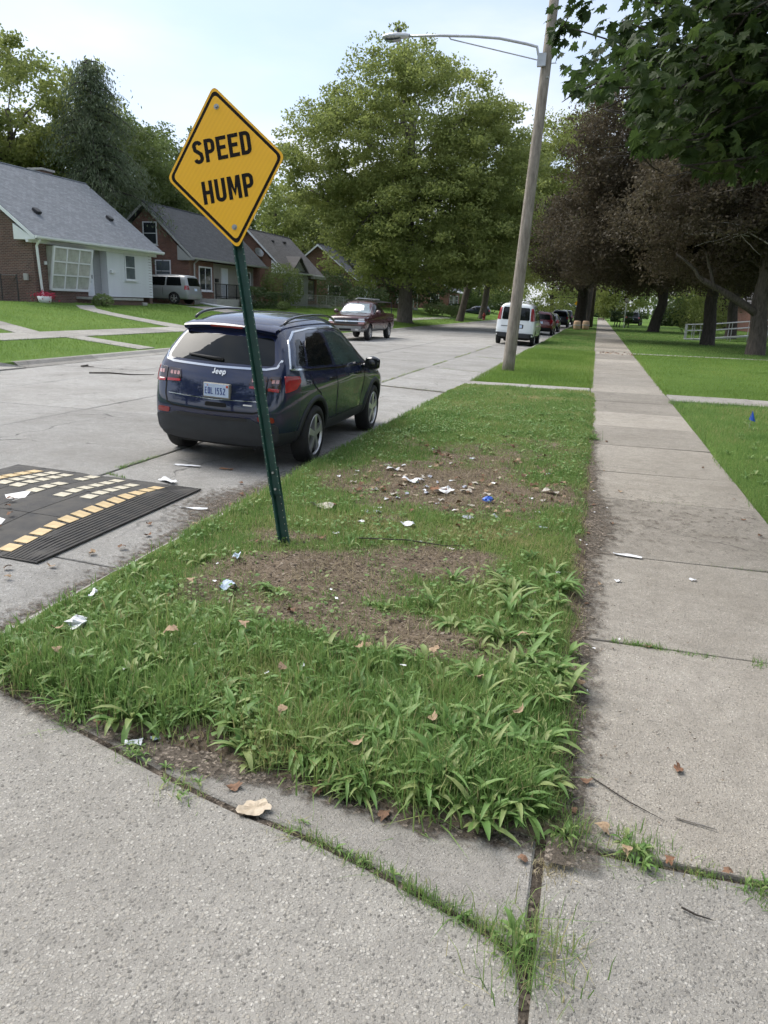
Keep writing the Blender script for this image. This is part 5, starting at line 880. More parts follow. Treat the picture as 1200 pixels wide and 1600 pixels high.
# drooping conifer between the two houses
o = empty('conifer_tree', (-31.7, 45.0, 1.3)); tag(o, 'drooping conifer with grey-green sprays between the first two houses', 'tree', 'trees behind the houses')
b = MB(); b.tube([(-31.7, 45.0, 1.2), (-31.6, 45.1, 7), (-31.6, 45.0, 12), (-31.4, 45.1, 15.6)], [.28, .2, .12, .02], 10); b.build('trunk', 'bark_dark', o, smooth=True)
b = MB(); P, Dn = [], []
for k in range(120):
    z = 3.0 + 12.6 * (k / 120) ** .9; a = k * 2.4 + rng.uniform(-.3, .3); Lb = (5.2 * (1 - (z - 2.0) / 15.2) ** .85 + .3) * rng.uniform(.45, 1.3); d = np.array([math.cos(a), math.sin(a), 0]); s_ = np.array([-31.6, 45.05, z]); pts = []
    for t in np.linspace(0, 1, 7): pts.append(s_ + d * Lb * t + np.array([0, 0, .35 * Lb * t - .75 * Lb * t * t]))
    b.tube(pts, [.05 * (1 - t) + .01 for t in np.linspace(0, 1, 7)], 5)
    n = int(60 + 90 * Lb)
    for t in rng.uniform(.15, 1.02, n):
        q = s_ + d * Lb * t + np.array([0, 0, .35 * Lb * t - .75 * Lb * t * t]); w_ = rng.normal(size=3) * np.array([.28, .28, .10]) * (.5 + t); w_[2] -= rng.uniform(0, .45); P.append(q + w_); Dn.append(d * .4 + np.array([0, 0, -1.]))
b.build('limbs', 'bark_dark', o, smooth=True); v, t_ = leaf_cards(np.array(P), .22, .25, .32, .4, np.array(Dn)); np_mesh('crown', v, t_, 'needle', parent=o, loc=(-31.7, 45.0, 1.3))
# ---- near maple hanging in from the lawn side: big separate leaves
def maple_leaf_mesh(name, mat, curl=.1, scale=1.):
    half = [(0, 0), (.16, -.06), (.36, -.10), (.30, .06), (.50, .16), (.40, .26), (.47, .40), (.26, .38), (.30, .62), (.14, .60), (0, .95)]
    ptsl = half + [(-x, y) for x, y in half[-2:0:-1]]; c = (0, .28); v = [(c[0], c[1], 0)] + [(x, y, -curl * (x * x + (y - .28) ** 2) * 2.0 + .05 * math.sin(7 * x + 3 * y)) for x, y in ptsl]
    v = [(x * scale, (y) * scale, z * scale) for x, y, z in v]; n = len(ptsl); f = [(0, 1 + k, 1 + (k + 1) % n) for k in range(n)]
    me = bpy.data.meshes.new(name); me.from_pydata(v, [], f); me.materials.append(MT[mat]); return me
MO = empty('maple_tree', (4.6, 8.3, 0)); tag(MO, 'near green maple whose big dark leaves hang in at the upper corner', 'tree')
b = MB(); b.tube([(4.6, 8.3, -.1), (4.6, 8.3, .3), (4.55, 8.3, 2.5), (4.4, 8.2, 5), (4.3, 8.2, 8.5)], [.4, .3, .25, .2, .06], 14); b.build('trunk', 'bark', MO, smooth=True)
def zlow(X, Y):
    u = X * 6 / np.maximum(Y, 3.); return 1.8 + Y / 6 * np.interp(u, [-.62, -.57, -.4, -.22, -.06, .03, .09, .15, .4, .6, .8, 1., 3], [2.6, 2.0, 1.5, 1.38, 1.42, 1.62, 1.2, 1.06, 1.08, .93, .86, .9, .9])
b = MB(); LP = []
for k in range(62):
    Y_ = rng.uniform(5.4, 9.8); X_ = rng.uniform(-.46, 2.2) * Y_ / 6; zb_ = float(zlow(np.array(X_), np.array(Y_))); Z_ = zb_ + (.05 if k < 26 else rng.uniform(.2, 1.6)); tip = (X_, Y_, Z_)
    lp = limb(b, (4.45, 8.2, rng.uniform(3.2, 6.5)), tip, .05, .006, .18, 9)
    for q in range(3, 10):
        for _ in range(2):
            e = Vector(lp[q]) + Vector((rng.normal() * .24 + .05, rng.normal() * .3, rng.normal() * .10)); limb(b, lp[q], e, .008, .003, 0, 3)
            for _ in range(14): LP.append(np.array(Vector(lp[q]).lerp(e, rng.uniform(.3, 1.1))) + rng.normal(size=3) * np.array([.10, .10, .07]))
b.build('limbs', 'bark_dark', MO, smooth=True); LP = np.array(LP); LP = np.concatenate([LP, LP + rng.normal(size=LP.shape) * .085]); LP = LP[(LP[:, 2] > zlow(LP[:, 0], LP[:, 1]) + .02) & (LP[:, 0] / LP[:, 1] > -.088)]
lm = [maple_leaf_mesh('maple_leaf', 'maple_leaf', c_, s_) for c_, s_ in ((.15, .118), (.3, .13), (.05, .105))]
def leafmat4(p):
    d = Vector((p[0] - 4.4, p[1] - 8.2, 0)); d = d.normalized() if d.length > .1 else Vector((1, 0, 0)); yv = (d * rng.uniform(.3, 1) + Vector((rng.normal() * .5, rng.normal() * .5, -rng.uniform(.25, 1.1)))).normalized(); zv = Vector((rng.normal() * .35, rng.normal() * .35, 1)); xv = yv.cross(zv).normalized(); zv = xv.cross(yv); m_ = Matrix((xv, yv, zv)).transposed().to_4x4(); m_.translation = Vector(p); return m_
inv = cam.matrix_world.inverted(); vis = []
for i, p in enumerate(LP):
    c = inv @ Vector(p)
    if c.z < -1 and abs(c.x / -c.z) < .53 and abs(c.y / -c.z) < .69: vis.append((-c.z, i))
vis.sort(); big = set(i for _, i in vis[:300]); V_, F_ = [], []; tv = [np.array([v.co for v in q.vertices]) for q in lm]; tf = [np.array([tuple(p.vertices) for p in q.polygons]) for q in lm]; off = 0
for i, p in enumerate(LP):
    m_ = leafmat4(p); k = i % 3
    if i in big:
        lo = bpy.data.objects.new('leaf', lm[k]); col.objects.link(lo); lo.parent = MO; m2 = m_.copy(); m2.translation = m_.translation - WP[MO]; lo.matrix_local = m2
    else: M3 = np.array(m_.to_3x3()); V_.append(tv[k] @ M3.T + np.array(p)); F_.append(tf[k] + off); off += len(tv[k])
tag(np_mesh('crown', np.concatenate(V_), np.concatenate(F_), 'maple_leaf', parent=MO, loc=(4.6, 8.3, 0)), kind='stuff')
# ---- shrubs and hedges
def shrub(name, label, c, r, leaf, size=.07, n=2600, box=False, cat='bush', group=None, stems=6):
    o = empty(name, c); tag(o, label, cat, group); c = np.array(c, float); r = np.array(r, float); d = unit(n); q = (.55 + .45 * rng.uniform(0, 1, (n, 1)) ** .4)
    if box: d = np.sign(d) * np.abs(d) ** .45; d /= np.abs(d).max(1, keepdims=True) ** .8
    ph = .8 + .35 * vnoise(d[:, 0] * 3 + c[0], d[:, 1] * 3 + d[:, 2] * 2, 1.5, 4)[:, None]
    if box: ph = .96 + .06 * rng.uniform(0, 1, (n, 1))
    P = c + np.array([0, 0, r[2] + .1]) + d * r * q * ph; P = P[P[:, 2] > c[2]]; v, t_ = leaf_cards(P, size, .25, .7); np_mesh('foliage', v, t_, leaf, parent=o, loc=tuple(c))
    b = MB()
    for k in range(stems): a = 6.28 * k / stems; b.tube([tuple(c + np.array([math.cos(a) * r[0] * .15, math.sin(a) * r[1] * .15, -.05])), tuple(c + np.array([math.cos(a) * r[0] * .55, math.sin(a) * r[1] * .55, r[2] * 1.1]))], [.03, .012], 5)
    if stems: b.build('stems', 'bark_dark', o)
    return o
shrub('bush', 'small leafy bush in front of the first house porch', (-24.1, 34.3, GZ), (.5, .6, .33), 'flower_leaf', .1, 700)
shrub('bush', 'tall rounded bush between the red brick and the grey house', (-24.3, 58.0, GZ), (1.7, 1.9, 1.75), 'dark_green_leaf', .12, 5200, cat='bush')
shrub('hedge', 'clipped dark hedge in front of the porch railing, behind the sign post', (-23.6, 51.0, GZ), (.7, .9, .75), 'hedge_leaf', .09, 2600, True, 'hedge', 'clipped hedges at the red brick house')
shrub('hedge', 'wide low clipped hedge under the white window of the red brick house', (-23.6, 54.3, GZ), (.8, 1.7, .6), 'hedge_leaf', .09, 3600, True, 'hedge', 'clipped hedges at the red brick house')
shrub('flower_bush', 'pale flowering plants at the foot of the tall bush', (-22.9, 54.8, 1.0), (.4, 1.0, .3), 'flower_leaf', .12, 700)
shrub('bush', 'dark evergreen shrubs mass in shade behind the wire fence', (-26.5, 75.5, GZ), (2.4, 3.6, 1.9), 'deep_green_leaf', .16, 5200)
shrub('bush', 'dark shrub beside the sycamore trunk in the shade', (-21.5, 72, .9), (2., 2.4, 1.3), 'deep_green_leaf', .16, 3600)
shrub('flower_bush', 'yellow-green flowering bush on the far lawn right of the sycamore', (-19.0, 93, .6), (1.5, 2, .8), 'flower_leaf', .2, 1400); shrub('flower_bush', 'pale hydrangea bush on the far lawn, second from the sycamore', (-17.3, 96, .5), (1.5, 2, .65), 'flower_leaf', .2, 1400)
hd = shrub('hedge', 'dark flat-topped hedge clipped like a box on bare stems by the sidewalk', (2.7, 95, .55), (1.25, 1.0, .6), 'hedge_leaf', .12, 5200, True, 'hedge', stems=0)
b = MB()
for x, y in ((1.9, 94.5), (2.5, 94.8), (3.1, 94.4), (3.5, 95.2), (2.2, 95.4)): b.tube([(x, y, -.05), (x + .1, y, .8)], .05, 6)
b.build('stems', 'bark_dark', hd)
shrub('bush', 'loose pale green shrub beside the far end of the metal ramp', (9.5, 78, 0), (3, 2.5, 1.7), 'sycamore_leaf', .2, 2600)
for k, (x0, x1, y_) in enumerate(((-30, -5, 190), (8, 22, 125), (22, 45, 120), (-12, 14, 235), (-50, -26, 165))):
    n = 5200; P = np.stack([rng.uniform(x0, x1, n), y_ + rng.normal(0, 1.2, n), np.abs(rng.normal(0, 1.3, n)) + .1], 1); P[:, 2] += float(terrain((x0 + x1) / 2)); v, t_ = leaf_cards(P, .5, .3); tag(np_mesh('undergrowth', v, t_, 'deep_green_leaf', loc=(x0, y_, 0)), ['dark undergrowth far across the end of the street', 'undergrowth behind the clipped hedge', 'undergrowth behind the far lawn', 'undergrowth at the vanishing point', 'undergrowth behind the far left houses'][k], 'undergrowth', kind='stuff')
shrub('hedge', 'dark foundation hedge along the far red brick house', (-22.6, 126, GZ), (.8, 4, .5), 'hedge_leaf', .18, 1800, True, 'hedge')
# ================================================================== street furniture
mk('sign_yellow', (.84, .43, .004), .4, .04, 2); mk('sign_black', (.010, .008, .007), .6, 0, 3, spec=.12); mk('post_green', (.012, .055, .038), .45, .25, 9, .1, 60); mk('bolt', (.34, .34, .30), .35, .1, 9, metal=.8); mk('sign_back', (.5, .47, .4), .4, .1, 4, metal=.6)
t = NT('sign_sheet'); p_ = t.obj(); sp_ = t.n('ShaderNodeMapping'); sp_.inputs['Rotation'].default_value = (0, R(-28), 0); t.l(p_, sp_.inputs['Vector']); wv = t.n('ShaderNodeTexWave', Scale=11., Distortion=.6); t.l(sp_.outputs[0], wv.inputs['Vector']); t.color(t.mix(t.ramp(wv.outputs['Fac'], [(.2, 0.), (.8, 1.)]), (.84, .43, .003), (.87, .455, .004))); t.set(Roughness=.38); MT['sign_sheet'] = t.m
ax_b, ctr = Vector((-2.03, 4.88, .03)), Vector((-2.655, 5.33, 2.685)); upv = (ctr - ax_b).normalized()
fy_ = R(-14); nrm = Vector((math.sin(fy_) + .35, -math.cos(fy_), 0)); tocam = Vector((0, 0, 1.8)) - ctr; tocam.z = 0; tocam.normalize()
nrm = (Matrix.Rotation(R(-16), 3, 'Z') @ tocam); nrm = (nrm - upv * nrm.dot(upv)).normalized(); rgt = upv.cross(nrm).normalized()
AV, AH = .573, .435
def SP(a, c, z): return tuple(ctr + rgt * a * AH + upv * c * AV + nrm * (z + .03))
so = empty('road_sign', tuple(ax_b)); tag(so, 'yellow diamond SPEED HUMP sign on a leaning green post in the verge', 'road sign')
def rh(s_, r): return rpoly([(s_, 0), (0, s_), (-s_, 0), (0, -s_)], r, 6)
def plate(poly, z0, z1, mat, nm, par):
    b = MB(); n = len(poly); v = [SP(a, c, z) for z in (z0, z1) for a, c in poly]; b.add(v, [tuple(range(n))[::-1], tuple(range(n, 2 * n))] + [(i, (i + 1) % n, n + (i + 1) % n, n + i) for i in range(n)]); return b.build(nm, mat, par)
pn = plate(rh(1., .09), 0, .003, 'sign_yellow', 'sign_panel', so); plate(rh(.955, .085), .0032, .004, 'sign_black', 'border', pn); plate(rh(.895, .07), .0042, .005, 'sign_sheet', 'face', pn)
b = MB(); sx = .95 / AH * 1.0
def SPm(a, c, z): return tuple(ctr + rgt * a + upv * c + nrm * (z + .03))
hcap = .283 * AV
text(b, 'SPEED', -.505 * AH, .102 * AV, hcap, .465, .165, .0125, SPm, .0051, .0056); b.build('lettering', 'sign_black', pn); b = MB(); text(b, 'HUMP', -.445 * AH, -.40 * AV, hcap, .48, .165, .0165, SPm, .0051, .0056); b.build('lettering', 'sign_black', pn)
for a, c in ((0, .74), (0.0, -.735)):
    q = Vector(SPm(a * AH, c * AV, .005)); b = MB(); v = []; 
    b.tube([q, q + nrm * .004], .019, 14); b.tube([q + nrm * .004, q + nrm * .013], .010, 6); b.build('bolt', 'bolt', pn)
po = MB()          # U-channel, its holes drawn as pale dots
prof = [(-.040, 0), (-.026, 0), (-.018, -.032), (.018, -.032), (.026, 0), (.040, 0), (.040, .004), (.029, .004), (.021, -.028), (-.021, -.028), (-.029, .004), (-.040, .004)]
def post(mb, t0, t1, off, sc_=1.): 
    a, c = ax_b + upv * t0, ax_b + upv * t1; P2 = lambda o_, q: tuple(o_ + rgt * q[0] * sc_ + nrm * (q[1] * sc_ + off)); n = len(prof); v = [P2(a, q) for q in prof] + [P2(c, q) for q in prof]
    mb.add(v, [tuple(range(n))[::-1], tuple(range(n, 2 * n))] + [(i, (i + 1) % n, n + (i + 1) % n, n + i) for i in range(n)])
Ls = (ctr - ax_b).length; b = MB(); post(b, .42, Ls + .46, .015); pst = b.build('post', 'post_green', so); b = MB(); post(b, -.25, .62, -.02, 1.08); b.build('post_stub', 'post_green', so)
b = MB()
for k in range(60):
    q = ax_b + upv * (.05 + k * .05) + nrm * .0195
    for sx_ in (-.0345, .0345): b.obox(q + rgt * sx_, (.0042, .0006, .006), Matrix((rgt, nrm, upv)).transposed())
b.build('hole_light_dots', 'sign_back', pst)  # pale dots paint the daylight showing through the post holes
for t in (.46, .58): q = ax_b + upv * t; b = MB(); b.tube([q - nrm * .03, q + nrm * .012], .009, 8); b.build('bolt', 'bolt', so)
# ---- wooden lamp pole
lp_ = empty('street_lamp', (-2.35, 22.3, 0)); tag(lp_, 'weathered wooden pole with long curved arm and cobra-head lamp', 'street lamp')
b = MB(); b.tube([(-2.35, 22.3, -.1), (-2.33, 22.3, .4), (-2.13, 22.3, 4.5), (-1.91, 22.3, 8.96), (-1.86, 22.3, 10.0)], [.178, .172, .15, .125, .12], 16); b.build('pole', 'pole_wood', lp_, smooth=True)
b = MB(); b.tube([(-2.0, 22.3, 8.05), (-2.16, 22.2, 8.10), (-2.22, 22.2, 8.32), (-2.5, 22.2, 8.40), (-3.2, 22.2, 8.56), (-3.9, 22.2, 8.64), (-4.8, 22.2, 8.70), (-5.7, 22.2, 8.73)], .035, 8); ar = b.build('arm', 'galvanised', lp_, smooth=True)
b = MB(); b.tube([(-2.12, 22.2, 8.0), (-4.5, 22.2, 8.60)], .016, 6); b.tube([(-4.5, 22.2, 8.60), (-4.58, 22.2, 8.70)], .016, 6); b.build('brace', 'galvanised', ar); b = MB(); b.box(-2.18, -1.96, 22.1, 22.22, 7.85, 8.15); b.build('bracket', 'galvanised', ar)
b = MB(); rows = []
for x, hy, ht, hb in ((-5.62, .05, .05, .04), (-5.75, .09, .08, .05), (-5.95, .14, .10, .07), (-6.15, .16, .10, .08), (-6.32, .12, .07, .06), (-6.38, .04, .03, .03)): rows.append([(x, 22.2 + hy * math.cos(a), 8.73 + (ht if math.sin(a) > 0 else hb) * math.sin(a)) for a in np.linspace(0, 2 * math.pi, 15)])
b.grid(rows); lh = b.build('lamp_head', 'galvanised', lp_, smooth=True); b = MB(); b.grid([[(x, 22.2 + y, 8.655 - .03 * (1 - ((x + 6.08) / .24) ** 2)) for y in np.linspace(-.11, .11, 6)] for x in np.linspace(-6.3, -5.86, 8)]); b.build('lens', 'window_grey', lh, smooth=True); b = MB(); b.tube([(-5.95, 22.2, 8.82), (-5.95, 22.2, 8.92)], .04, 10); b.build('photocell', 'black_metal', lh)
b = MB(); b.tube([(-1.9, 22.28, 7.95), (-1.7, 22.28, 7.95)], .012, 5); b.tube([(-1.93, 22.18, 7.6), (-1.86, 22.18, 7.6)], .02, 5); b.build('bolt', 'bolt', lp_)
# ---- rubber speed cushion
mk('rubber_mat', (.026, .026, .027), .85, .3, 7, .35, 120, c2=(.075, .069, .06)); mk('tile_yellow', (.52, .39, .21), .7, .2, 14, .1, 60); mk('tile_white', (.48, .44, .34), .7, .25, 14, .1, 60); mk('arrow_white', (.66, .66, .64), .7, .15, 9)
cu = empty('speed_cushion', (-4.64, 5.4, 0)); tag(cu, 'black rubber speed cushion with yellow and white tile rows on the road', 'speed cushion')
X0, X1, Y0, Y1, HT = -5.72, -3.56, 4.13, 6.5, .065
def ch(x, y):
    e = min((x - X0) / .42, (X1 - x) / .42, (y - Y0) / .8, (Y1 - y) / .8); return .012 + HT * min(1, max(0, e))
xb_ = [X0, -5.36, -5.0, -4.64, -4.28, -3.92, X1]; yb_ = [Y0, 4.93, 5.7, Y1]
for i in range(6):
    for j in range(3):
        b = MB(); g_ = .004; xs_ = np.linspace(xb_[i] + g_, xb_[i + 1] - g_, 5); ys_ = np.linspace(yb_[j] + g_, yb_[j + 1] - g_, 6)
        rows = [[(x, y, ch(x, y)) for x in xs_] for y in ys_]; b.grid(rows); n = 5; m_ = 6
        ring = [rows[0][k] for k in range(n)] + [rows[k][-1] for k in range(1, m_)] + [rows[-1][k] for k in range(n - 2, -1, -1)] + [rows[k][0] for k in range(m_ - 2, 0, -1)]
        b.grid([ring + [ring[0]], [(x, y, .0045) for x, y, z in ring + [ring[0]]]]); b.build('rubber_module', 'rubber_mat', cu)
b = MB()
for i, x in enumerate(np.arange(X1 - .30, X1 - .01, .032)):                                    # ribs on the side ramp
    b.grid([[(x - .009, y, ch(x, y) + .001) for y in np.linspace(Y0 + .02, Y1 - .02, 8)], [(x - .006, y, ch(x, y) + .005) for y in np.linspace(Y0 + .02, Y1 - .02, 8)], [(x + .006, y, ch(x, y) + .0045) for y in np.linspace(Y0 + .02, Y1 - .02, 8)], [(x + .009, y, ch(x, y) + .0) for y in np.linspace(Y0 + .02, Y1 - .02, 8)]])
b.build('ribs', 'rubber_mat', cu)
def tile(x, y, w_, l_, mat):
    b = MB(); v = []
    for dz in (.001, .0065):
        for sx_, sy_ in ((-1, -1), (1, -1), (1, 1), (-1, 1)): xx, yy = x + sx_ * w_ / 2, y + sy_ * l_ / 2; v.append((xx, yy, ch(xx, yy) + dz))
    b.add(v, [(3, 2, 1, 0), (4, 5, 6, 7), (0, 1, 5, 4), (1, 2, 6, 5), (2, 3, 7, 6), (3, 0, 4, 7)]); b.build('tile', mat, cu)
for k in range(13): tile(-3.91, 4.28 + k * .163, .115, .122, 'tile_yellow')
for k in range(13): tile(-5.30, 4.28 + k * .163, .115, .132, 'tile_yellow')
for x, y0, n in ((-4.16, 5.55, 5), (-4.40, 5.50, 6), (-4.70, 5.52, 6), (-4.95, 5.60, 5), (-5.12, 5.62, 5)):
    for k in range(n):
        if not (x == -4.70 and k in (3,)): tile(x, y0 + k * .163, .115, .12, 'tile_white')
b = MB(); b.add([(x, y, ch(x, y) + dz) for dz in (.001, .0062) for x, y in ((-4.72, 5.5), (-4.29, 4.62), (-4.72, 4.75), (-5.15, 4.62))], [(0, 1, 2), (0, 2, 3), (4, 6, 5), (4, 7, 6), (0, 4, 5, 1), (1, 5, 6, 2), (2, 6, 7, 3), (3, 7, 4, 0)]); b.build('arrow', 'arrow_white', cu)
cu.location += Vector((-.06, .08, -.018)); cu.rotation_euler.y = R(1.6)
# ---- hydrant, barrels, pole, flag, ramp, fence
mk('hydrant_red', (.35, .025, .018), .5, .2, 6); hy = empty('fire_hydrant', (-14.25, 101, .2)); tag(hy, 'red fire hydrant on the far verge', 'hydrant')
b = MB(); b.lathe([(.001, 0), (.2, 0), (.2, .05), (.13, .08), (.12, .62), (.17, .64), (.17, .7), (.12, .8), (.05, .88), (.03, .95), (.001, .95)], 14, 0, (-14.25, 101, .2)); b.build('barrel', 'hydrant_red', hy, smooth=True); b = MB(); b.tube([(-14.5, 101, .72), (-14.0, 101, .72)], .08, 10); b.tube([(-14.25, 100.75, .66), (-14.25, 101, .66)], .1, 10); b.build('nozzle', 'hydrant_red', hy, smooth=True)
mk('tan_barrel', (.48, .33, .21), .7, .15, 4)
for x, y, l_ in ((-1.75, 73.5, 'tan barrel on the verge nearer the parked dark blue SUV'), (-1.0, 75.5, 'tan barrel on the verge nearer the thick dark maple trunk')):
    o = empty('barrel', (x, y, .05)); tag(o, l_, 'barrel', 'tan barrels on the verge'); b = MB(); b.lathe([(.001, 0), (.3, 0), (.33, .25), (.34, .5), (.31, .72), (.27, .82), (.001, .84)], 16, 0, (x, y, .05)); b.build('drum', 'tan_barrel', o, smooth=True); b = MB(); b.lathe([(.338, .4), (.35, .42), (.35, .47), (.338, .49)], 16, 0, (x, y, .05)); b.build('band', 'cast_stone', o, smooth=True)
o = empty('utility_pole', (-.65, 88, 0)); tag(o, 'brown wooden utility pole beside the thick dark maple trunk', 'pole'); b = MB(); b.tube([(-.65, 88, -.1), (-.6, 88, 5), (-.5, 88, 10.5)], [.2, .17, .14], 12); b.build('pole', 'bark', o, smooth=True); b = MB(); b.box(-1.6, .6, 87.75, 87.85, 9.7, 9.85); b.build('cross_arm', 'bark_grey', o)
o = empty('road_sign', (-2.5, 100, 0)); tag(o, 'tiny yellow diamond sign far down the street', 'road sign'); b = MB(); b.tube([(-2.5, 100, 0), (-2.5, 100, 3)], .04, 6); b.build('post', 'galvanised', o); b = MB(); b.prism([(-2.5 + .45, 2.6), (-2.5, 3.05), (-2.95, 2.6), (-2.5, 2.15)], 99.94, 99.955, axes=(0, 2, 1)); b.build('sign_panel', 'sign_yellow', o)
o = empty('sign_post', (2.95, 92.5, 0)); tag(o, 'thin grey post rising in front of the clipped hedge', 'post'); b = MB(); b.tube([(2.95, 92.5, -.05), (2.95, 92.5, 3.3)], .05, 8); b.build('post', 'galvanised', o); b = MB(); b.box(2.75, 3.15, 92.42, 92.44, 2.75, 3.3); b.build('sign_panel', 'sign_back', o)
mk('flag_blue', (.02, .10, .62), .5, .1, 6); fl = empty('marker_flag', (2.56, 13.4, .03)); tag(fl, 'small blue marker flag stuck in the lawn', 'flag'); b = MB(); b.tube([(2.56, 13.4, -.05), (2.57, 13.4, .33)], .0035, 5); b.build('wire', 'galvanised', fl)
b = MB(); b.grid([[(2.575 + .10 * u * v_ - .03 * v_, 13.4 + .02 * math.sin(5 * u + 2 * v_), .33 - .15 * v_ - .03 * u * v_) for u in np.linspace(0, 1, 6)] for v_ in np.linspace(.06, 1, 6)]); b.build('flag', 'flag_blue', fl, smooth=True)
rp_ = empty('access_ramp', (9, 60, 0)); tag(rp_, 'silver metal access ramp with railings behind the maple trunks', 'ramp')
b = MB(); b.prism([(6.2, 0), (7.6, .0), (8.0, .12), (8.0, .18), (6.2, .07)], 59.3, 60.7, axes=(0, 2, 1)); b.build('landing', 'galvanised', rp_); b = MB(); b.prism([(8.02, .12), (15.5, .95), (15.5, 1.07), (8.02, .22)], 59.4, 60.6, axes=(0, 2, 1)); b.build('deck', 'galvanised', rp_)
for y in (59.35, 60.65):
    for dz in (.55, .98): b = MB(); b.tube([(6.25, y, .1 + dz), (8.0, y, .2 + dz), (15.5, y, 1.05 + dz)], .03, 6); b.build('handrail', 'galvanised', rp_)
    for x in (6.25, 6.75, 7.3, 7.95, 9.2, 10.5, 11.8, 13.1, 14.4, 15.5): z = .08 if x < 8 else .2 + (x - 8) * .113; b = MB(); b.tube([(x, y, -.02), (x, y, z + 1.0)], .025, 6); b.build('post', 'galvanised', rp_)
for k in range(5): b = MB(); b.tube([(6.25, 59.45 + k * .28, .1), (6.25, 59.45 + k * .28, 1.05)], .015, 5); b.build('baluster', 'galvanised', rp_)
fn = empty('chain_fence', (-23, 66, 1.1)); tag(fn, 'low chain-link fence in front of the grey sided house', 'fence')
fpt = [(-23.9, 57.5 + 2.45 * k) for k in range(8)]
for x, y in fpt: b = MB(); z = float(terrain(x)); b.tube([(x, y, z - .1), (x, y, z + 1.12)], .03, 6); b.build('post', 'galvanised', fn)
z = float(terrain(-23.9)); b = MB(); b.tube([(x, y, z + 1.12) for x, y in fpt], .022, 6); b.build('top_rail', 'galvanised', fn); b = MB()
for y in np.arange(57.5, 74.4, .13):
    for s_ in (-1, 1): b.tube([(-23.9 + .004 * s_, y, z + .03), (-23.9 + .004 * s_, min(74.65, max(57.5, y + s_ * 1.0)), z + 1.1)], .0035, 3, cap=False)
b.build('wire_mesh', 'galvanised', fn)
f2 = empty('chain_fence', (-26.5, 30, 1.2)); tag(f2, 'dark wire fence against the first house brick end wall', 'fence')
for k in range(4): b = MB(); b.tube([(-26.3 - .9 * k, 31.0, 1.2), (-26.3 - .9 * k, 31.0, 2.55)], .03, 6); b.build('post', 'black_metal', f2)
b = MB(); b.tube([(-26.3, 31.0, 2.5), (-29.0, 31.0, 2.5)], .02, 6); b.build('top_rail', 'black_metal', f2); b = MB()
for x in np.arange(-29., -26.2, .12):
    for s_ in (-1, 1): b.tube([(x, 31.0 + .004 * s_, 1.25), (min(-26.3, max(-29., x + s_ * 1.2)), 31.0 + .004 * s_, 2.5)], .004, 3, cap=False)
b.build('wire_mesh', 'black_metal', f2)
mk('flower_red', (.4, .02, .06), .7, .3, 9); o = empty('planter', (-25.1, 31.3, 1.28)); tag(o, 'white planter with red flowers at the first house corner', 'planter'); b = MB(); b.lathe([(.001, 0), (.26, 0), (.33, .3), (.28, .32), (.001, .3)], 14, 0, (-25.1, 31.3, 1.28)); b.build('pot', 'white_paint', o, smooth=True)
P = np.array([-25.1, 31.3, 1.62]) + rng.normal(size=(240, 3)) * np.array([.26, .26, .1]); v, t_ = leaf_cards(P, .1, .4); np_mesh('flowers', v, t_, 'flower_red', parent=o, loc=(-25.1, 31.3, 1.6))
o = empty('drain_hose', (-23.6, 47, 1.2)); tag(o, 'white corrugated drain pipe lying along the driveway edge by the minivan', 'pipe'); b = MB(); b.tube([(-25.4, 46.75, 1.42), (-24.6, 46.6, 1.33), (-23.6, 46.9, 1.22), (-22.3, 47.6, 1.08)], .07, 8); b.build('pipe', 'white_paint', o, smooth=True)
# ================================================================== grass, weeds, fallen leaves, litter
def blades(name, x, y, z, h, w_, tint, mat, label, lean=.55, cat='grass', two=True):
    n = len(x); a = rng.uniform(0, 2 * np.pi, n); la = rng.uniform(0, 2 * np.pi, n); l_ = np.abs(rng.normal(0, lean, n)) * h; d = np.stack([np.cos(la), np.sin(la)], 1) * l_[:, None]; s_ = np.stack([np.cos(a), np.sin(a)], 1) * (w_ / 2)[:, None]; B = np.stack([x, y], 1)
    hz = np.sqrt(np.maximum(h * h - l_ * l_ * .8, (h * .25) ** 2)); z0 = z - .012
    if two:
        V = np.zeros((n, 5, 3)); V[:, 0, :2] = B - s_; V[:, 1, :2] = B + s_; V[:, 2, :2] = B - s_ * .8 + d * .33; V[:, 3, :2] = B + s_ * .8 + d * .33; V[:, 4, :2] = B + d; V[:, 0, 2] = V[:, 1, 2] = z0; V[:, 2, 2] = V[:, 3, 2] = z0 + hz * .62; V[:, 4, 2] = z0 + hz
        i = np.arange(n)[:, None] * 5; T = np.concatenate([i + np.array([[0, 1, 3]]), i + np.array([[0, 3, 2]]), i + np.array([[2, 3, 4]])], 1).reshape(-1, 3); k = 5
    else:
        V = np.zeros((n, 3, 3)); V[:, 0, :2] = B - s_; V[:, 1, :2] = B + s_; V[:, 2, :2] = B + d; V[:, :2, 2] = z0[:, None]; V[:, 2, 2] = z0 + hz; T = (np.arange(n)[:, None] * 3 + np.array([[0, 1, 2]])); k = 3
    o = np_mesh(name, V.reshape(-1, 3), T, mat, {'tint': np.repeat(tint, k)}); tag(o, label, cat, kind='stuff'); return o
def scat(n, x0, x1, y0, y1, py=1.): return rng.uniform(x0, x1, n), y0 + (y1 - y0) * rng.uniform(0, 1, n) ** py
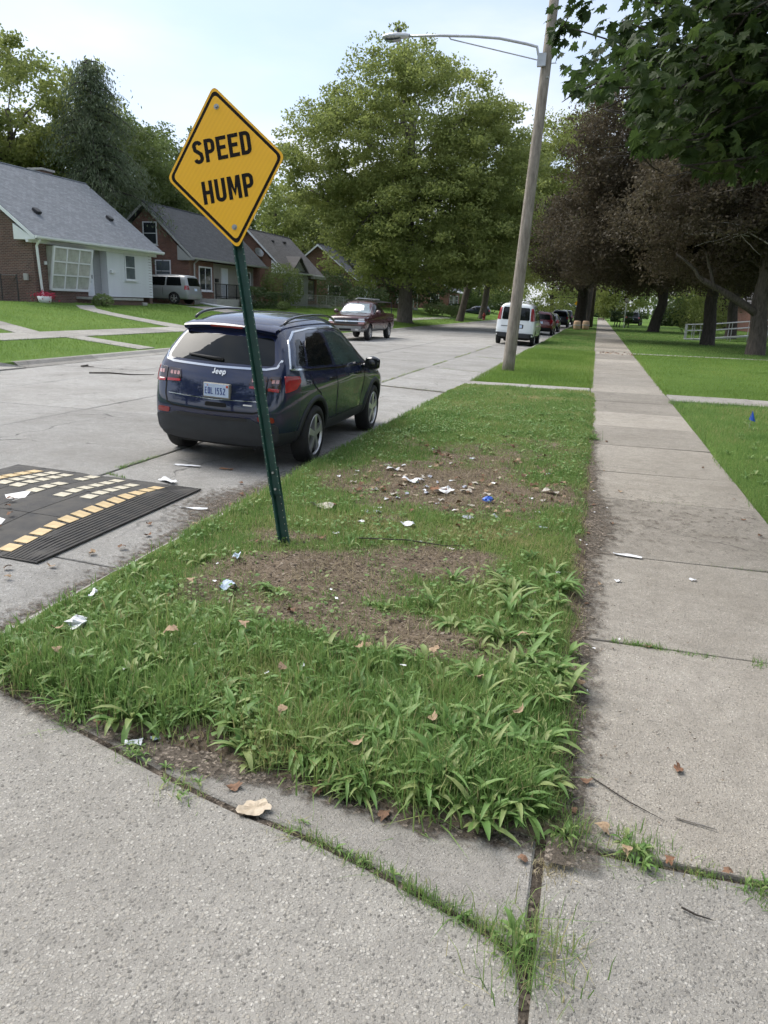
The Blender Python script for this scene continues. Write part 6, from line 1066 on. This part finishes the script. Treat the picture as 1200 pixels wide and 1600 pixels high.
# verge grass
def rag(x, y): return (y - vb(x) > .02 + .1 * vnoise(x, y * 0, 7., 9)) & (x > np.where(y < 4.8, -2.81, -2.93) + .14 * vnoise(y, y * 0, 3., 2)) & (x < .09 + .13 * vnoise(y, y * 0, 2.2, 7))
X, Y = scat(260000, -2.9, .16, 2.28, 17.5, 1.6); bd = bare(X, Y); k = (rng.uniform(0, 1, len(X)) > bd * 1.04) & rag(X, Y) & (rng.uniform(0, 1, len(X)) < .6 + .8 * fbm(X, Y, 2.2, 12)); X, Y, bd = X[k], Y[k], bd[k]
front = np.exp(-((Y - 2.7) / .75) ** 2); hh = (.036 + .045 * fbm(X, Y, 1.7, 15) + .06 * front * (fbm(X, Y, 2.4, 18) ** .8)) * rng.uniform(.6, 1.35, len(X)) * (1 - .45 * bd) ; hh *= np.where(Y > 9, .85, 1)
tt = np.clip(.45 + .5 * (fbm(X, Y, 1.1, 21) - .5) + rng.normal(0, .12, len(X)) + .38 * np.exp(-(((X + 1.3) / .8) ** 2 + ((Y - 5.75) / .45) ** 2)) + .22 * bd + .12 * np.clip((Y - 9) / 6, 0, 1), 0, 1)
tt = np.where(rng.uniform(0, 1, len(X)) < .09, .96, tt)
blades('grass', X, Y, vz(X, Y), hh, rng.uniform(.0026, .0066, len(X)) * (1 + .10 * np.maximum(0, Y - 4)), tt, 'grass', 'patchy green grass growing on the verge', .62)
# tall tussocks at the front edge and along the kerb
X, Y = [], []
for _ in range(120):
    cx_, q = rng.uniform(-2.75, -.05), rng.uniform(0, 1) ** 1.6; cy_ = float(vb(np.array(cx_))) + .08 + q * 1.0
    if bare(np.array([cx_]), np.array([cy_]))[0] > .55: continue
    n = rng.integers(25, 70); X += list(cx_ + rng.normal(0, .05, n)); Y += list(cy_ + rng.normal(0, .05, n))
for _ in range(110):
    cy_ = rng.uniform(2.9, 14); n = 30; X += list(-2.8 + rng.normal(0, .06, n)); Y += list(cy_ + rng.normal(0, .08, n))
X, Y = np.array(X), np.array(Y); k = (X > np.where(Y < 4.8, -2.79, -2.95)) & (X < .06); X, Y = X[k], Y[k]
blades('grass', X, Y, np.maximum(vz(X, Y), 0), rng.uniform(.07, .18, len(X)) * np.where(X < -2.55, .7, 1), rng.uniform(.004, .0095, len(X)), np.clip(rng.normal(.52, .16, len(X)), 0, 1), 'grass', 'long grass tussocks along the front edge of the verge', .7)
# dry straw on the bare patches
X, Y = scat(30000, -2.6, .1, 3.2, 9.8); bd = bare(X, Y); k = (rng.uniform(0, 1, len(X)) < .25 + .5 * (bd > .4)) & (fbm(X, Y, 2.5, 30) > .45); X, Y = X[k], Y[k]
blades('straw', X, Y, vz(X, Y) + .012, rng.uniform(.03, .11, len(X)), rng.uniform(.0015, .003, len(X)), rng.uniform(0, 1, len(X)), 'straw', 'dry straw lying on the bare soil of the verge', 1.5, 'straw')
# lawns
def lawn_blades(n, x0, x1, y0, y1, zf, hm, wm, label, py=1., two=False, t0=.42, keep=None, mat='lawn_grass'):
    X, Y = scat(n, x0, x1, y0, y1, py)
    if keep is not None: k = keep(X, Y); X, Y = X[k], Y[k]
    d_ = np.hypot(X, Y); blades('grass', X, Y, zf(X, Y), hm * rng.uniform(.55, 1.3, len(X)), wm * rng.uniform(.6, 1.4, len(X)) * np.clip(d_ / 12, .8, 6), np.clip(t0 + .55 * (fbm(X, Y, .8, 33) - .5) + .6 * (fbm(X, Y, .23, 35) - .5) + rng.normal(0, .14, len(X)), 0, 1), mat, label, .5, two=two)
lawn_blades(74000, 1.52, 6.5, 4.2, 16.9, lambda x, y: .03 + 0 * x, .075, .005, 'green lawn beside the sidewalk around the blue flag', 1., True, .5, lambda x, y: (x < .50 * y + .3) & (x > 1.54 + .2 * vnoise(y, y * 0, 2.4, 4)), 'grass')
lawn_blades(60000, 1.6, 12, 18.25, 35.5, lambda x, y: .035 + 0 * x, .07, .005, 'bright mown lawn between the two house paths', 1.2, keep=lambda x, y: x < .45 * y + .5)
lawn_blades(42000, -2.86, .05, 18.6, 35.3, lambda x, y: .05 + 0 * x, .085, .005, 'bright mown grass around the lamp pole', 1.15)
lawn_blades(26000, -2.8, -.01, 35.5, 75, lambda x, y: .05 + 0 * x, .08, .006, 'duller grass of the far verge behind the lamp pole', 1.2, t0=.5, mat='grass')
lawn_blades(50000, 1.7, 22, 36.2, 100, lambda x, y: .03 + 0 * x, .08, .006, 'shaded lawn under the purple maples', 1.3, t0=.45, mat='grass')
zt = lambda x, y: terrain(x)
lawn_blades(26000, -16.35, -13.76, 14.5, 62, zt, .09, .006, 'far verge grass between kerb and far sidewalk', 1.2, keep=lambda x, y: ((y < 21.25) | (y > 22.25)))
lawn_blades(70000, -25.5, -17.9, 18, 75, zt, .08, .006, 'sloping front lawns of the houses across the street', 1.2, keep=lambda x, y: ~((np.abs(y - np.interp(-x, [17.86, 20.6, 23.1, 24.2], [30.9, 31.1, 31.8, 33])) < .66) | ((y > 42.9) & (y < 46)) | (np.abs(y - 21.3 + (x + 17.86) * .36) < .62) & (x > -23.5)))
lawn_blades(16000, -24, -13.8, 62, 130, zt, .1, .008, 'lawns in shade beyond the sycamore', 1.2, t0=.4)
# broad-leaved weeds
def weed_leaves(cl, name, label, mat='weed_leaf'):
    V, T, TT = [], [], []; off = 0; seg = 5
    for (x, y, z, n, L_, wd) in cl:
        for q in range(n):
            a = rng.uniform(0, 2 * math.pi); L2 = L_ * rng.uniform(.55, 1.2); w2 = wd * rng.uniform(.7, 1.25); el = rng.uniform(.45, 1.35); d = np.array([math.cos(a), math.sin(a)]); sd = np.array([-d[1], d[0]]); bend = rng.uniform(.7, 1.7); px, pz, an = 0., 0., el; rows = []
            for k in range(seg + 1):
                t = k / seg; wv_ = w2 * max(.06, math.sin(math.pi * (.08 + .90 * t)) ** .8); c = np.array([x, y]) + d * px; tw = .25 * wv_
                rows.append([(*(c + sd * wv_ / 2), z + pz + tw * .8), (*c, z + pz), (*(c - sd * wv_ / 2), z + pz + tw * .8)]); px += math.cos(an) * L2 / seg; pz += math.sin(an) * L2 / seg; an -= bend * L2 / L_ / seg * 1.3
            V += [p for r_ in rows for p in r_]; ti = rng.uniform(.25, .95) if rng.uniform() > .06 else 1.; TT += [ti] * (3 * (seg + 1))
            for k in range(seg):
                for m_ in range(2): i = off + k * 3 + m_; T += [(i, i + 1, i + 4), (i, i + 4, i + 3)]
            off += 3 * (seg + 1)
    V = np.array(V); V[:, 2] = np.maximum(V[:, 2], np.minimum(.006, V[:, 2] + 10)); o = np_mesh(name, V, np.array(T), mat, {'tint': TT}, smooth=True); tag(o, label, 'weeds', kind='stuff'); return o
cl = []
while len(cl) < 520:
    x, y = rng.uniform(-2.78, .02), 2.3 + rng.exponential(.62)
    if y < float(vb(np.array(x))) + .05 or y > 6: continue
    if bare(np.array([x]), np.array([y]))[0] > .5: continue
    cl.append((x, y, float(vz(np.array(x), np.array(y))) - .01, rng.integers(6, 13), rng.uniform(.06, .19), rng.uniform(.010, .03)))
for _ in range(46): x, y = -.22 + rng.normal() * .16, rng.uniform(3.0, 5.0); cl.append((min(x, .04), y, float(vz(np.array(min(x, .04)), np.array(y))) - .01, rng.integers(8, 14), rng.uniform(.11, .21), rng.uniform(.02, .032)))
for _ in range(60): x, y = rng.uniform(-.85, -.1), rng.uniform(2.42, 3.0); cl.append((x, y, float(vz(np.array(x), np.array(y))) - .01, rng.integers(9, 14), rng.uniform(.12, .21), rng.uniform(.013, .026)))
weed_leaves(cl, 'weeds', 'broad-leaved plantain weeds crowding the front of the verge')
cl = []
for _ in range(110):
    x, y = rng.uniform(-2.6, 0), rng.uniform(9, 16.5); cl.append((x, y, float(vz(np.array(x), np.array(y))), 8, .10, .026))
for _ in range(60): x, y = rng.uniform(1.75, 3.4), rng.uniform(5, 14); cl.append((x, y, .03, 8, .10, .024))
weed_leaves(cl, 'weeds', 'small round-leaved weeds scattered in the thinner grass')
# clover and other low round leaves knitting the turf
n = 26000; X, Y = scat(n, -2.85, .05, 2.4, 14, 1.4); bd = bare(X, Y); k = rag(X, Y) & (rng.uniform(0, 1, n) > bd) & (fbm(X, Y, 2.6, 41) > .47); X, Y = X[k], Y[k]; C = np.stack([X, Y, vz(X, Y) + rng.uniform(.01, .06, len(X))], 1); v, t_ = leaf_cards(C, .026, .7, .85, .5)
tag(np_mesh('clover', v, t_, 'weed_leaf', {'tint': np.repeat(np.clip(rng.normal(.55, .2, len(C)), 0, 1), 4)}), 'low round clover leaves between the grass blades', 'clover', kind='stuff')
# weed tufts in the joints: each a thing
def tuft(label, x, y, r, n, h, t0=.45, br=0, line_=None, mat='grass'):
    a = rng.normal(size=(n, 2)) * r * .5
    if line_: t = rng.uniform(-.5, .5, n); a = np.stack([line_[0] * t + rng.normal(0, .018, n), line_[1] * t + rng.normal(0, .018, n)], 1)
    X, Y = x + a[:, 0], y + a[:, 1]; o = empty('weed_tuft', (x, y, 0)); tag(o, label, 'weed', 'weed tufts in pavement joints'); me = blades('blades', X, Y, .012 + sz(X), h * rng.uniform(.5, 1.3, n), rng.uniform(.002, .0042, n), np.clip(rng.normal(t0, .2, n), 0, 1), mat, None, .9, None)
    me.parent = o; me.location = -Vector((x, y, 0))
    if br:
        cl = [(x + (rng.normal() * r * .4 if not line_ else line_[0] * (q := rng.uniform(-.5, .5))), y + (rng.normal() * r * .4 if not line_ else line_[1] * q), .01, 6, h * .8, h * .16) for _ in range(br)]; wl = weed_leaves(cl, 'broad_leaves', None); wl.parent = o; wl.location = -Vector((x, y, 0)); del wl['category']
tuft('round grass tuft where the corner joints meet, nearest of all', -.0, 1.83, .15, 420, .10, .6, 2)
tuft('low weed line along the curved joint before the round tuft', -.25, 1.915, .1, 380, .05, .55, 3, (.36, -.13)); tuft('thin weed line in the curved joint at its middle', -.62, 2.05, .1, 260, .045, .5, 4, (.36, -.1)); tuft('small weed patch on the curved joint by the pale dried leaf', -.85, 2.12, .06, 70, .04, .5, 2)
tuft('flat weed sprig on the joint below the soil patch', -1.34, 2.22, .11, 90, .05, .6, 7); tuft('leafy sprig at the crack beside the paper scraps', -1.62, 2.36, .1, 70, .05, .5, 8); tuft('spiky tuft at the outer corner of the kerb strip', -2.02, 2.5, .1, 120, .09, .45, 4)
tuft('bushy weed in the sidewalk joint next to the verge corner', .33, 2.36, .11, 240, .075, .45, 9); tuft('dull mossy tuft in the same sidewalk joint, middle one', .53, 2.34, .07, 200, .03, .6, 0); tuft('weed at the picture edge in the nearest sidewalk joint', .70, 2.30, .08, 140, .05, .5, 6); tuft('dry brown tuft at the corner of the curb strip and sidewalk', .04, 2.2, .07, 160, .03, .97, 0, mat='straw'); tuft('grass clump hanging over the verge corner onto the sidewalk', .09, 2.36, .1, 240, .10, .45, 3)
tuft('green weed line in the second sidewalk joint, verge side', .40, 4.10, .1, 260, .05, .4, 9, (.26, -.01)); tuft('longer weed line in the second sidewalk joint, middle', .66, 4.07, .1, 260, .04, .4, 5, (.3, -.02)); tuft('small weed at the second joint near the picture edge', 1.02, 4.06, .06, 80, .05, .45, 3); tuft('weed line in the third sidewalk joint by the lawn', 1.2, 5.75, .1, 120, .03, .45, 2, (.4, 0))
tuft('grass in the fourth sidewalk joint', .9, 7.6, .1, 160, .03, .45, 0, (.6, 0)); tuft('tall weeds where the verge meets the sidewalk far up', .03, 11.2, .16, 200, .16, .5, 6); tuft('weed clump on the sidewalk edge beyond the dirt', .05, 9.3, .14, 160, .06, .4, 4); tuft('moss strip in the road joint behind the speed cushion', -4.62, 6.62, .1, 160, .03, .55, 0, (.25, -.06)); tuft('grass line in the road joint left of the SUV wheel', -4.77, 7.3, .1, 260, .035, .6, 0, (.02, .7)); tuft('short moss clump in the road joint near the cushion corner', -4.77, 6.95, .06, 120, .03, .6, 0)
for k, (yy, ln) in enumerate(((17.5, 2.2), (20.5, 3.0), (24.5, 2.2), (29, 3.4), (34.5, 4.5))): tuft(['grass strip in the lane joint ahead of the SUV', 'grass strip in the lane joint level with the lamp pole', 'grass strip in the lane joint past the lamp pole', 'grass strip in the lane joint before the white van', 'widest grass strip in the lane joint behind the white van'][k], -4.77, yy, .1, 420, .05, .62, 0, (.03, ln))
for k, (xx, yy, ln) in enumerate(((-3.8, 16.8, 1.5), (-3.7, 22.6, 1.3), (-3.7, 28.9, 1.0))): tuft(['grass in the cross joint by the verge crossing', 'grass in the cross joint level with the lamp pole base', 'grass in the cross joint past the lamp pole base'][k], xx, yy, .1, 200, .04, .7, 0, (ln, .02))
# soil clods and mulch crumbs (uncountable)
n = 9000; X, Y = scat(n, -2.5, .12, 2.4, 10.5); bd = bare(X, Y); k = rng.uniform(0, 1, n) < bd * .95; X, Y = X[k], Y[k]; Z = np.where(X > .1, .022, vz(X, Y)) + .006; C = np.stack([X, Y, Z], 1); v, t_ = leaf_cards(C, .022, .75, .6, .7)
t = NT('mulch'); c = t.ramp(t.n('ShaderNodeAttribute', attribute_name='tint').outputs['Fac'], [(0., (.03, .022, .016)), (.45, (.075, .054, .038)), (.75, (.15, .11, .078)), (1., (.32, .27, .21))]); t.color(c); t.set(Roughness=.95); MT['mulch'] = t.m
tag(np_mesh('debris', v, t_, 'mulch', {'tint': np.repeat(rng.uniform(0, 1, len(C)) ** 1.3, 4)}), 'crumbs of leaf and bark littering the bare soil', 'debris', kind='stuff')
n = 1500; X, Y = np.concatenate([.05 + np.abs(rng.normal(0, .3, 900)), rng.uniform(-3.5, -2.96, 600)]), np.concatenate([rng.uniform(2.3, 12, 900), rng.uniform(3, 9, 600)]); Z = np.where(X > 0, .029, sz(X) + .009); v, t_ = leaf_cards(np.stack([X, Y, Z], 1), .012, .97, .5, .8); tag(np_mesh('debris', v, t_, 'mulch', {'tint': np.repeat(rng.uniform(0, 1, n), 4)}), 'grit and leaf crumbs in the gutter and on the sidewalk edge', 'debris', kind='stuff')
# dead leaves
def deadmat(name, a, b_): mk(name, a, .85, .25, 30, .3, 60, c2=b_)
deadmat('dead_brown', (.20, .10, .055), (.10, .052, .03)); deadmat('dead_tan', (.36, .26, .17), (.22, .15, .09)); deadmat('dead_pale', (.46, .39, .30), (.31, .25, .18)); deadmat('dead_red', (.20, .115, .07), (.12, .068, .042))
def crumple(name, mat, r, curl, sd, amp=1.):
    rg = np.random.default_rng(sd); n = 24; rad = [r * (1 + amp * (.12 * math.sin(5 * a + sd) + .13 * rg.normal())) for a in np.linspace(0, 2 * math.pi, n, endpoint=False)]; v = [(0, 0, 0)]
    for q in (.5, 1.):
        for k in range(n): a = 2 * math.pi * k / n; x, y = q * rad[k] * math.cos(a), .72 * q * rad[k] * math.sin(a); v.append((x, y, curl * (x * x * 1.2 - y * y * .3) / r + .07 * r * rg.normal()))
    f = [(0, 1 + k, 1 + (k + 1) % n) for k in range(n)] + [(1 + k, n + 1 + k, n + 1 + (k + 1) % n, 1 + (k + 1) % n) for k in range(n)]; mz = min(p[2] for p in v); me = bpy.data.meshes.new(name); me.from_pydata([(x, y, z - mz) for x, y, z in v], [], f); me.materials.append(MT[mat]); me.polygons.foreach_set('use_smooth', [True] * len(f)); return me
dl = [crumple('dead_leaf', mt, .05, cu_, 3 + i * 2 + j) for i, mt in enumerate(('dead_brown', 'dead_tan', 'dead_red')) for j, cu_ in enumerate((.42, -.4))]
def dead(x, y, z, s_, label, group, k=None, tilt=.25):
    o = bpy.data.objects.new('dead_leaf', dl[rng.integers(0, len(dl)) if k is None else k]); col.objects.link(o); o.location = (x, y, z); o.rotation_euler = (rng.normal() * tilt, rng.normal() * tilt, rng.uniform(0, 6.28)); o.scale = (s_ * .82,) * 3; tag(o, label, 'leaf', group)
def vzz(x, y): return float(vz(np.array(x), np.array(y)))
c_ = 0
while c_ < 110:
    x, y = rng.uniform(-2.3, -.1), rng.uniform(2.5, 10) if c_ < 40 else rng.uniform(6, 8.8)
    b_ = bare(np.array([x]), np.array([y]))[0]
    if b_ < .3: continue
    dead(x, y, vzz(x, y) + .012, rng.uniform(.5, .95), 'curled brown dead leaf on the bare soil patch', 'dead leaves on bare soil'); c_ += 1
for x, y in ((-.60, 3.36), (-.98, 3.3), (-2.18, 3.8), (-.35, 3.12), (-1.25, 2.95), (-1.9, 3.1), (-.5, 2.75), (-1.6, 3.3), (-2.5, 3.0), (-.2, 3.7), (-.15, 2.9), (-2.3, 2.75), (-1.1, 2.62), (-.75, 2.5)): dead(x, y, vzz(x, y) + .075, rng.uniform(.6, .9), 'tan dead leaf lying on top of the grass and weeds', 'dead leaves on the grass', rng.integers(2, 4))
for x, y in ((-.56, 2.27), (-.84, 2.34), (-2.25, 2.6), (-1.9, 2.5), (-.06, 2.2), (-1.15, 2.26), (-1.3, 2.55)): dead(x, y, .012, rng.uniform(.45, .75), 'reddish dead leaf at the foot of the grass on the curb strip', 'dead leaves on the curb strip', rng.integers(4, 6), .12)
for x, y in ((.06, 3.08), (.14, 2.7), (.1, 2.5), (.2, 2.42), (.28, 2.33), (.42, 2.33), (.6, 2.33), (.1, 3.5), (.45, 4.08), (.12, 4.6), (.2, 5.0), (.1, 6.2), (.3, 6.6), (.15, 7.2), (.4, 7.9), (.1, 8.2), (.25, 8.9), (1.45, 7.2), (1.5, 8.0), (1.5, 6.7), (1.4, 9.6), (.3, 11.), (.5, 2.9)): dead(x, y, .027, rng.uniform(.35, .7), 'brown dead leaf along the sidewalk edge', 'dead leaves on the sidewalk', None, .1)
for x, y in ((-3.42, 4.55), (-3.3, 5.1), (-3.5, 4.2), (-3.72, 4.05), (-3.45, 5.35), (-3.3, 4.75), (-3.2, 6.6), (-3.4, 7.0), (-3.1, 6.2), (-3.6, 3.9), (-3.0, 6.9), (-3.1, 5.5)): dead(x, y, float(sz(x)) + .012, rng.uniform(.5, .9), 'dry curled leaf in the gutter beside the speed cushion', 'dead leaves in the gutter', None, .2)
for x, y in ((-4.5, 4.95), (-4.35, 4.8), (-4.62, 5.12), (-4.25, 4.55)): dead(x - .06, y + .08, ch(x, y) + .004 - (x + 4.64) * .028, rng.uniform(.6, 1.), 'dry leaf lying on the speed cushion', 'leaves on the speed cushion', rng.integers(0, 2), .2)
for k in range(26): x, y = rng.uniform(.15, 1.6), rng.uniform(33.6, 36.5); dead(x, y, .03, rng.uniform(.9, 1.6), 'brown leaf in the drift across the far sidewalk', 'leaf drift across the far sidewalk', None, .1)
bl = bpy.data.objects.new('dead_leaf', crumple('pale_leaf', 'dead_pale', .06, .03, 22, .6)); col.objects.link(bl); bl.location = (-1.02, 2.17, .009); bl.rotation_euler = (.03, -.04, .4); tag(bl, 'large pale dried maple leaf flat on the curb strip', 'leaf')
# litter
mk('paper_white', (.70, .71, .73), .7, .08, 20); mk('paper_blue', (.50, .58, .68), .6, .12, 30); mk('wrapper_blue', (.03, .12, .55), .35, .3, 25); mk('card_brown', (.26, .13, .07), .8, .2, 20); mk('paper_dirty', (.42, .39, .34), .8, .25, 25); mk('plastic_grey', (.36, .38, .45), .4, .2, 20)
def scrap(name, label, cat, mat, x, y, z, w_, l_, rz, fold=.3, group=None, n=6):
    b = MB(); ph = rng.uniform(0, 6); rows = []
    for i in range(n + 1):
        u = i / n - .5; rows.append([((u + .06 * rng.normal() / n) * w_, (j / n - .5 + .05 * rng.normal() / n) * l_ * (1 - .25 * abs(u)), fold * min(w_, l_) * (.5 + .5 * math.sin(ph + 5 * u + 3.3 * (j / n - .5))) + .06 * min(w_, l_) * rng.normal()) for j in range(n + 1)])
    c, s_ = math.cos(rz), math.sin(rz); rows = [[(x + p[0] * c - p[1] * s_, y + p[0] * s_ + p[1] * c, z + p[2]) for p in r_] for r_ in rows]; b.grid(rows); o = b.build(name, mat, recalc=False); tag(o, label, cat, group); return o
def clump(name, label, cat, mat, x, y, z, r, group=None, sq=.6):
    b = MB(); n = 9; b.grid([[(x + r * (1 + .45 * rng.normal() * .6) * math.sin(t) * math.cos(a), y + r * (1 + .45 * rng.normal() * .6) * math.sin(t) * math.sin(a), z + r * sq + r * sq * math.cos(t) * (1 + .2 * rng.normal())) for a in np.linspace(0, 2 * math.pi, n)] for t in np.linspace(.05, 3.09, 7)]); o = b.build(name, mat); tag(o, label, cat, group); return o
PS = 'paper scrap'
scrap('paper_strip', 'white paper strip standing in the grass near the kerb corner', PS, 'paper_white', -2.66, 3.52, .12, .035, .11, .4, .5); scrap('paper_strip', 'white paper strip in the grass left of the sign post', PS, 'paper_blue', -2.2, 4.44, .11, .04, .11, .2, .5); scrap('paper_box', 'folded pale blue paper on the soil left of the sign post', PS, 'paper_blue', -2.0, 3.92, .10, .11, .07, .15, .6)
clump('crumpled_paper', 'crumpled white tissue in the grass at the street side', PS, 'paper_white', -2.47, 3.13, .10, .055); scrap('paper_strip', 'white receipt at the soil patch on the curb strip', PS, 'paper_blue', -1.57, 2.56, .05, .05, .085, -.6, .2); scrap('paper_strip', 'small blue-white scrap just below the receipt', PS, 'paper_blue', -1.60, 2.46, .02, .035, .05, -.6, .2); scrap('paper_strip', 'torn white scrap on the curb strip beside the sprig', PS, 'paper_white', -1.67, 2.40, .015, .07, .04, .3, .25)
scrap('paper_strip', 'long white plastic strip lying on the sidewalk', 'plastic strip', 'paper_white', .40, 5.72, .027, .21, .05, -.18, .15); scrap('paper_strip', 'white scrap on the sidewalk nearer than the long strip', PS, 'paper_white', .315, 5.12, .027, .04, .035, .7, .2); scrap('paper_strip', 'white scrap in the middle of the sidewalk slab', PS, 'paper_white', .82, 5.33, .027, .045, .03, .1, .2)
clump('crumpled_can', 'crumpled bright blue wrapper on the dirt patch', 'wrapper', 'wrapper_blue', -.79, 6.7, .085, .045); clump('plastic_bag', 'grey-blue plastic scrap near the blue wrapper', 'plastic scrap', 'plastic_grey', -.88, 6.07, .085, .05, sq=.3)
for k, (x, y, w_, l_, m_) in enumerate(((-1.65, 7.25, .17, .10, 'paper_white'), (-1.24, 6.9, .19, .09, 'paper_white'), (-1.05, 7.0, .12, .07, 'paper_dirty'), (-1.94, 7.65, .13, .07, 'paper_white'), (-1.31, 5.72, .11, .07, 'paper_white'), (-.27, 7.28, .16, .08, 'paper_dirty'), (-2.12, 5.95, .2, .11, 'paper_dirty'))):
    scrap('litter_paper', ['large crumpled white paper at the middle of the dirt patch', 'wide white paper heap beside the brown wrapper', 'white paper right of the paper heap', 'white bag scrap at the upper edge of the dirt patch', 'white scrap on the yellow grass between the two bare patches', 'dirty paper at the sidewalk end of the dirt patch', 'grey cardboard flap in the grass right of the sign post'][k], PS, m_, x, y, vzz(x, y) + .012, w_, l_, rng.uniform(-.5, .5), .35)
scrap('wrapper', 'brown wrapper lying on the white paper heap', 'wrapper', 'card_brown', -1.28, 6.82, .13, .16, .05, .1, .3); scrap('wrapper', 'red-brown wrapper on the grass right of the sign post', 'wrapper', 'card_brown', -2.05, 5.98, .1, .09, .06, .3, .4)
for k in range(70):
    while True:
        x, y = rng.normal(-1.35, .55), rng.normal(7.0, .75)
        if -2.6 < x < -.1 and 5.2 < y < 9: break
    scrap('litter_scrap', 'small pale scrap of litter on the dirt patch', PS, ('paper_white', 'paper_dirty', 'dead_pale', 'plastic_grey')[k % 4], x, y, vzz(x, y) + .008, rng.uniform(.03, .09), rng.uniform(.02, .06), rng.uniform(0, 3), .3, 'litter scraps on the dirt patch', 3)
for k in range(12): x, y = rng.uniform(-.2, .35), rng.uniform(2.7, 8); scrap('litter_scrap', 'tiny white scrap along the sidewalk edge of the verge', PS, 'paper_white', x, y, (.036 if x > .05 else vzz(x, y) + .02), rng.uniform(.012, .03), rng.uniform(.01, .02), rng.uniform(0, 3), .2, 'tiny scraps along the sidewalk edge', 3)
for k in range(10): x, y = rng.uniform(-2.5, -.7), rng.uniform(2.6, 4.2); scrap('litter_scrap', 'tiny white scrap caught in the verge grass', PS, 'paper_white', x, y, vzz(x, y) + .05, rng.uniform(.015, .035), rng.uniform(.012, .02), rng.uniform(0, 3), .2, 'tiny scraps in the verge grass', 3)
scrap('litter_paper', 'torn white paper at the corner of the speed cushion', PS, 'paper_white', -4.06, 6.68, -.015, .22, .09, -.4, .15); scrap('litter_paper', 'bent white plastic strip beside the speed cushion edge', 'plastic strip', 'paper_white', -3.36, 5.95, -.055, .26, .03, .15, .5); scrap('litter_paper', 'white rag in the gutter behind the sign post', PS, 'paper_white', -2.90, 6.7, .04, .1, .12, .6, .5); scrap('litter_paper', 'thin white scrap on the road behind the SUV', PS, 'paper_white', -4.25, 7.4, -.012, .3, .05, .1, .1)
scrap('litter_paper', 'flattened dark cardboard behind the SUV bumper', 'cardboard', 'card_brown', -3.82, 7.5, -.033, .15, .05, .1, .1)
# twigs
def twig(label, pts, r, mat='bark_dark', group='twigs lying on the pavement'): b = MB(); b.tube(pts, [r, r * .9] + [r * .7] * (len(pts) - 3) + [r * .3], 6); tag(b.build('twig', mat, smooth=True), label, 'twig', group)
twig('dark twig on the near sidewalk slab, lowest of them', [(.19, 1.56, .012), (.20, 1.53, .013), (.215, 1.50, .012)], .004); twig('thin twig near the lowest twig', [(.245, 1.55, .012), (.26, 1.52, .013), (.27, 1.49, .012)], .005); twig('pale stick lying across the sidewalk slab', [(.46, 2.58, .026), (.53, 2.565, .027), (.60, 2.55, .026)], .004, 'dead_wood'); twig('brown stick from the verge over the sidewalk', [(.16, 2.74, .024), (.3, 2.62, .026), (.42, 2.55, .024)], .0026); twig('dark stick on the middle of the near slab', [(.44, 2.14, .013), (.48, 2.12, .014), (.53, 2.115, .012)], .0035)
twig('long thin branch lying on the verge soil', [(-1.55, 5.15, .11), (-1.2, 5.22, .115), (-.9, 5.2, .11), (-.75, 5.28, .105)], .005); twig('twig lying on the far side of the road', [(-11.3, 15.4, .012), (-10.9, 15.6, .02), (-10.3, 15.6, .012), (-9.9, 15.9, .012)], .02); twig('forked twig by the far kerb', [(-12.5, 17.0, .02), (-12.4, 16.6, .03), (-12.1, 16.7, .02)], .02)

# one label per leaf and scrap: colour, place and its rank counted from the near end
ORD = 'nearest second third fourth fifth sixth seventh eighth ninth tenth eleventh twelfth thirteenth fourteenth fifteenth sixteenth seventeenth eighteenth nineteenth twentieth'.split()
def rank(i): return 'nearest' if i == 0 else (ORD[i] + ' nearest' if i < 20 else ('twentieth twenty-first twenty-second twenty-third twenty-fourth twenty-fifth twenty-sixth twenty-seventh twenty-eighth twenty-ninth thirtieth thirty-first thirty-second thirty-third thirty-fourth thirty-fifth thirty-sixth thirty-seventh thirty-eighth thirty-ninth fortieth forty-first forty-second forty-third forty-fourth forty-fifth forty-sixth forty-seventh forty-eighth forty-ninth fiftieth'.split()[min(30, i - 19)] + ' nearest'))
HUE = {'dead_brown': 'brown', 'dead_tan': 'tan', 'dead_red': 'reddish', 'paper_white': 'white', 'paper_dirty': 'grey-brown', 'dead_pale': 'cream', 'plastic_grey': 'grey-blue'}
WHERE = {'dead leaves on bare soil': 'dead leaf on the %s', 'dead leaves on the grass': 'dead leaf on top of the verge grass', 'dead leaves on the curb strip': 'dead leaf on the flush curb strip', 'dead leaves on the sidewalk': 'dead leaf along the sidewalk edge', 'dead leaves in the gutter': 'dry leaf in the gutter by the cushion', 'leaves on the speed cushion': 'dry leaf on the speed cushion', 'leaf drift across the far sidewalk': 'leaf in the drift across the far sidewalk', 'litter scraps on the dirt patch': 'litter scrap on the dirt patch', 'tiny scraps along the sidewalk edge': 'tiny scrap along the sidewalk edge of the verge', 'tiny scraps in the verge grass': 'tiny scrap caught in the verge grass'}
bk = {}
for o in list(col.objects):
    if o.parent is None and o.get('group') in WHERE:
        zone = ('bare soil by the sign post' if o.location.y < 5.6 else 'littered dirt patch') if '%s' in WHERE[o['group']] else ''; hue = HUE.get(o.data.materials[0].name, 'pale')
        bk.setdefault((o['group'], hue, zone), []).append(o)
for (gname, hue, zone), os_ in bk.items():
    os_.sort(key=lambda o: o.location.y); wh = WHERE[gname] % zone if '%s' in WHERE[gname] else WHERE[gname]
    for i, o in enumerate(os_): o['label'] = (rank(i) + ' ' + hue + ' ' + wh) if len(os_) > 1 else 'the only ' + hue + ' ' + wh
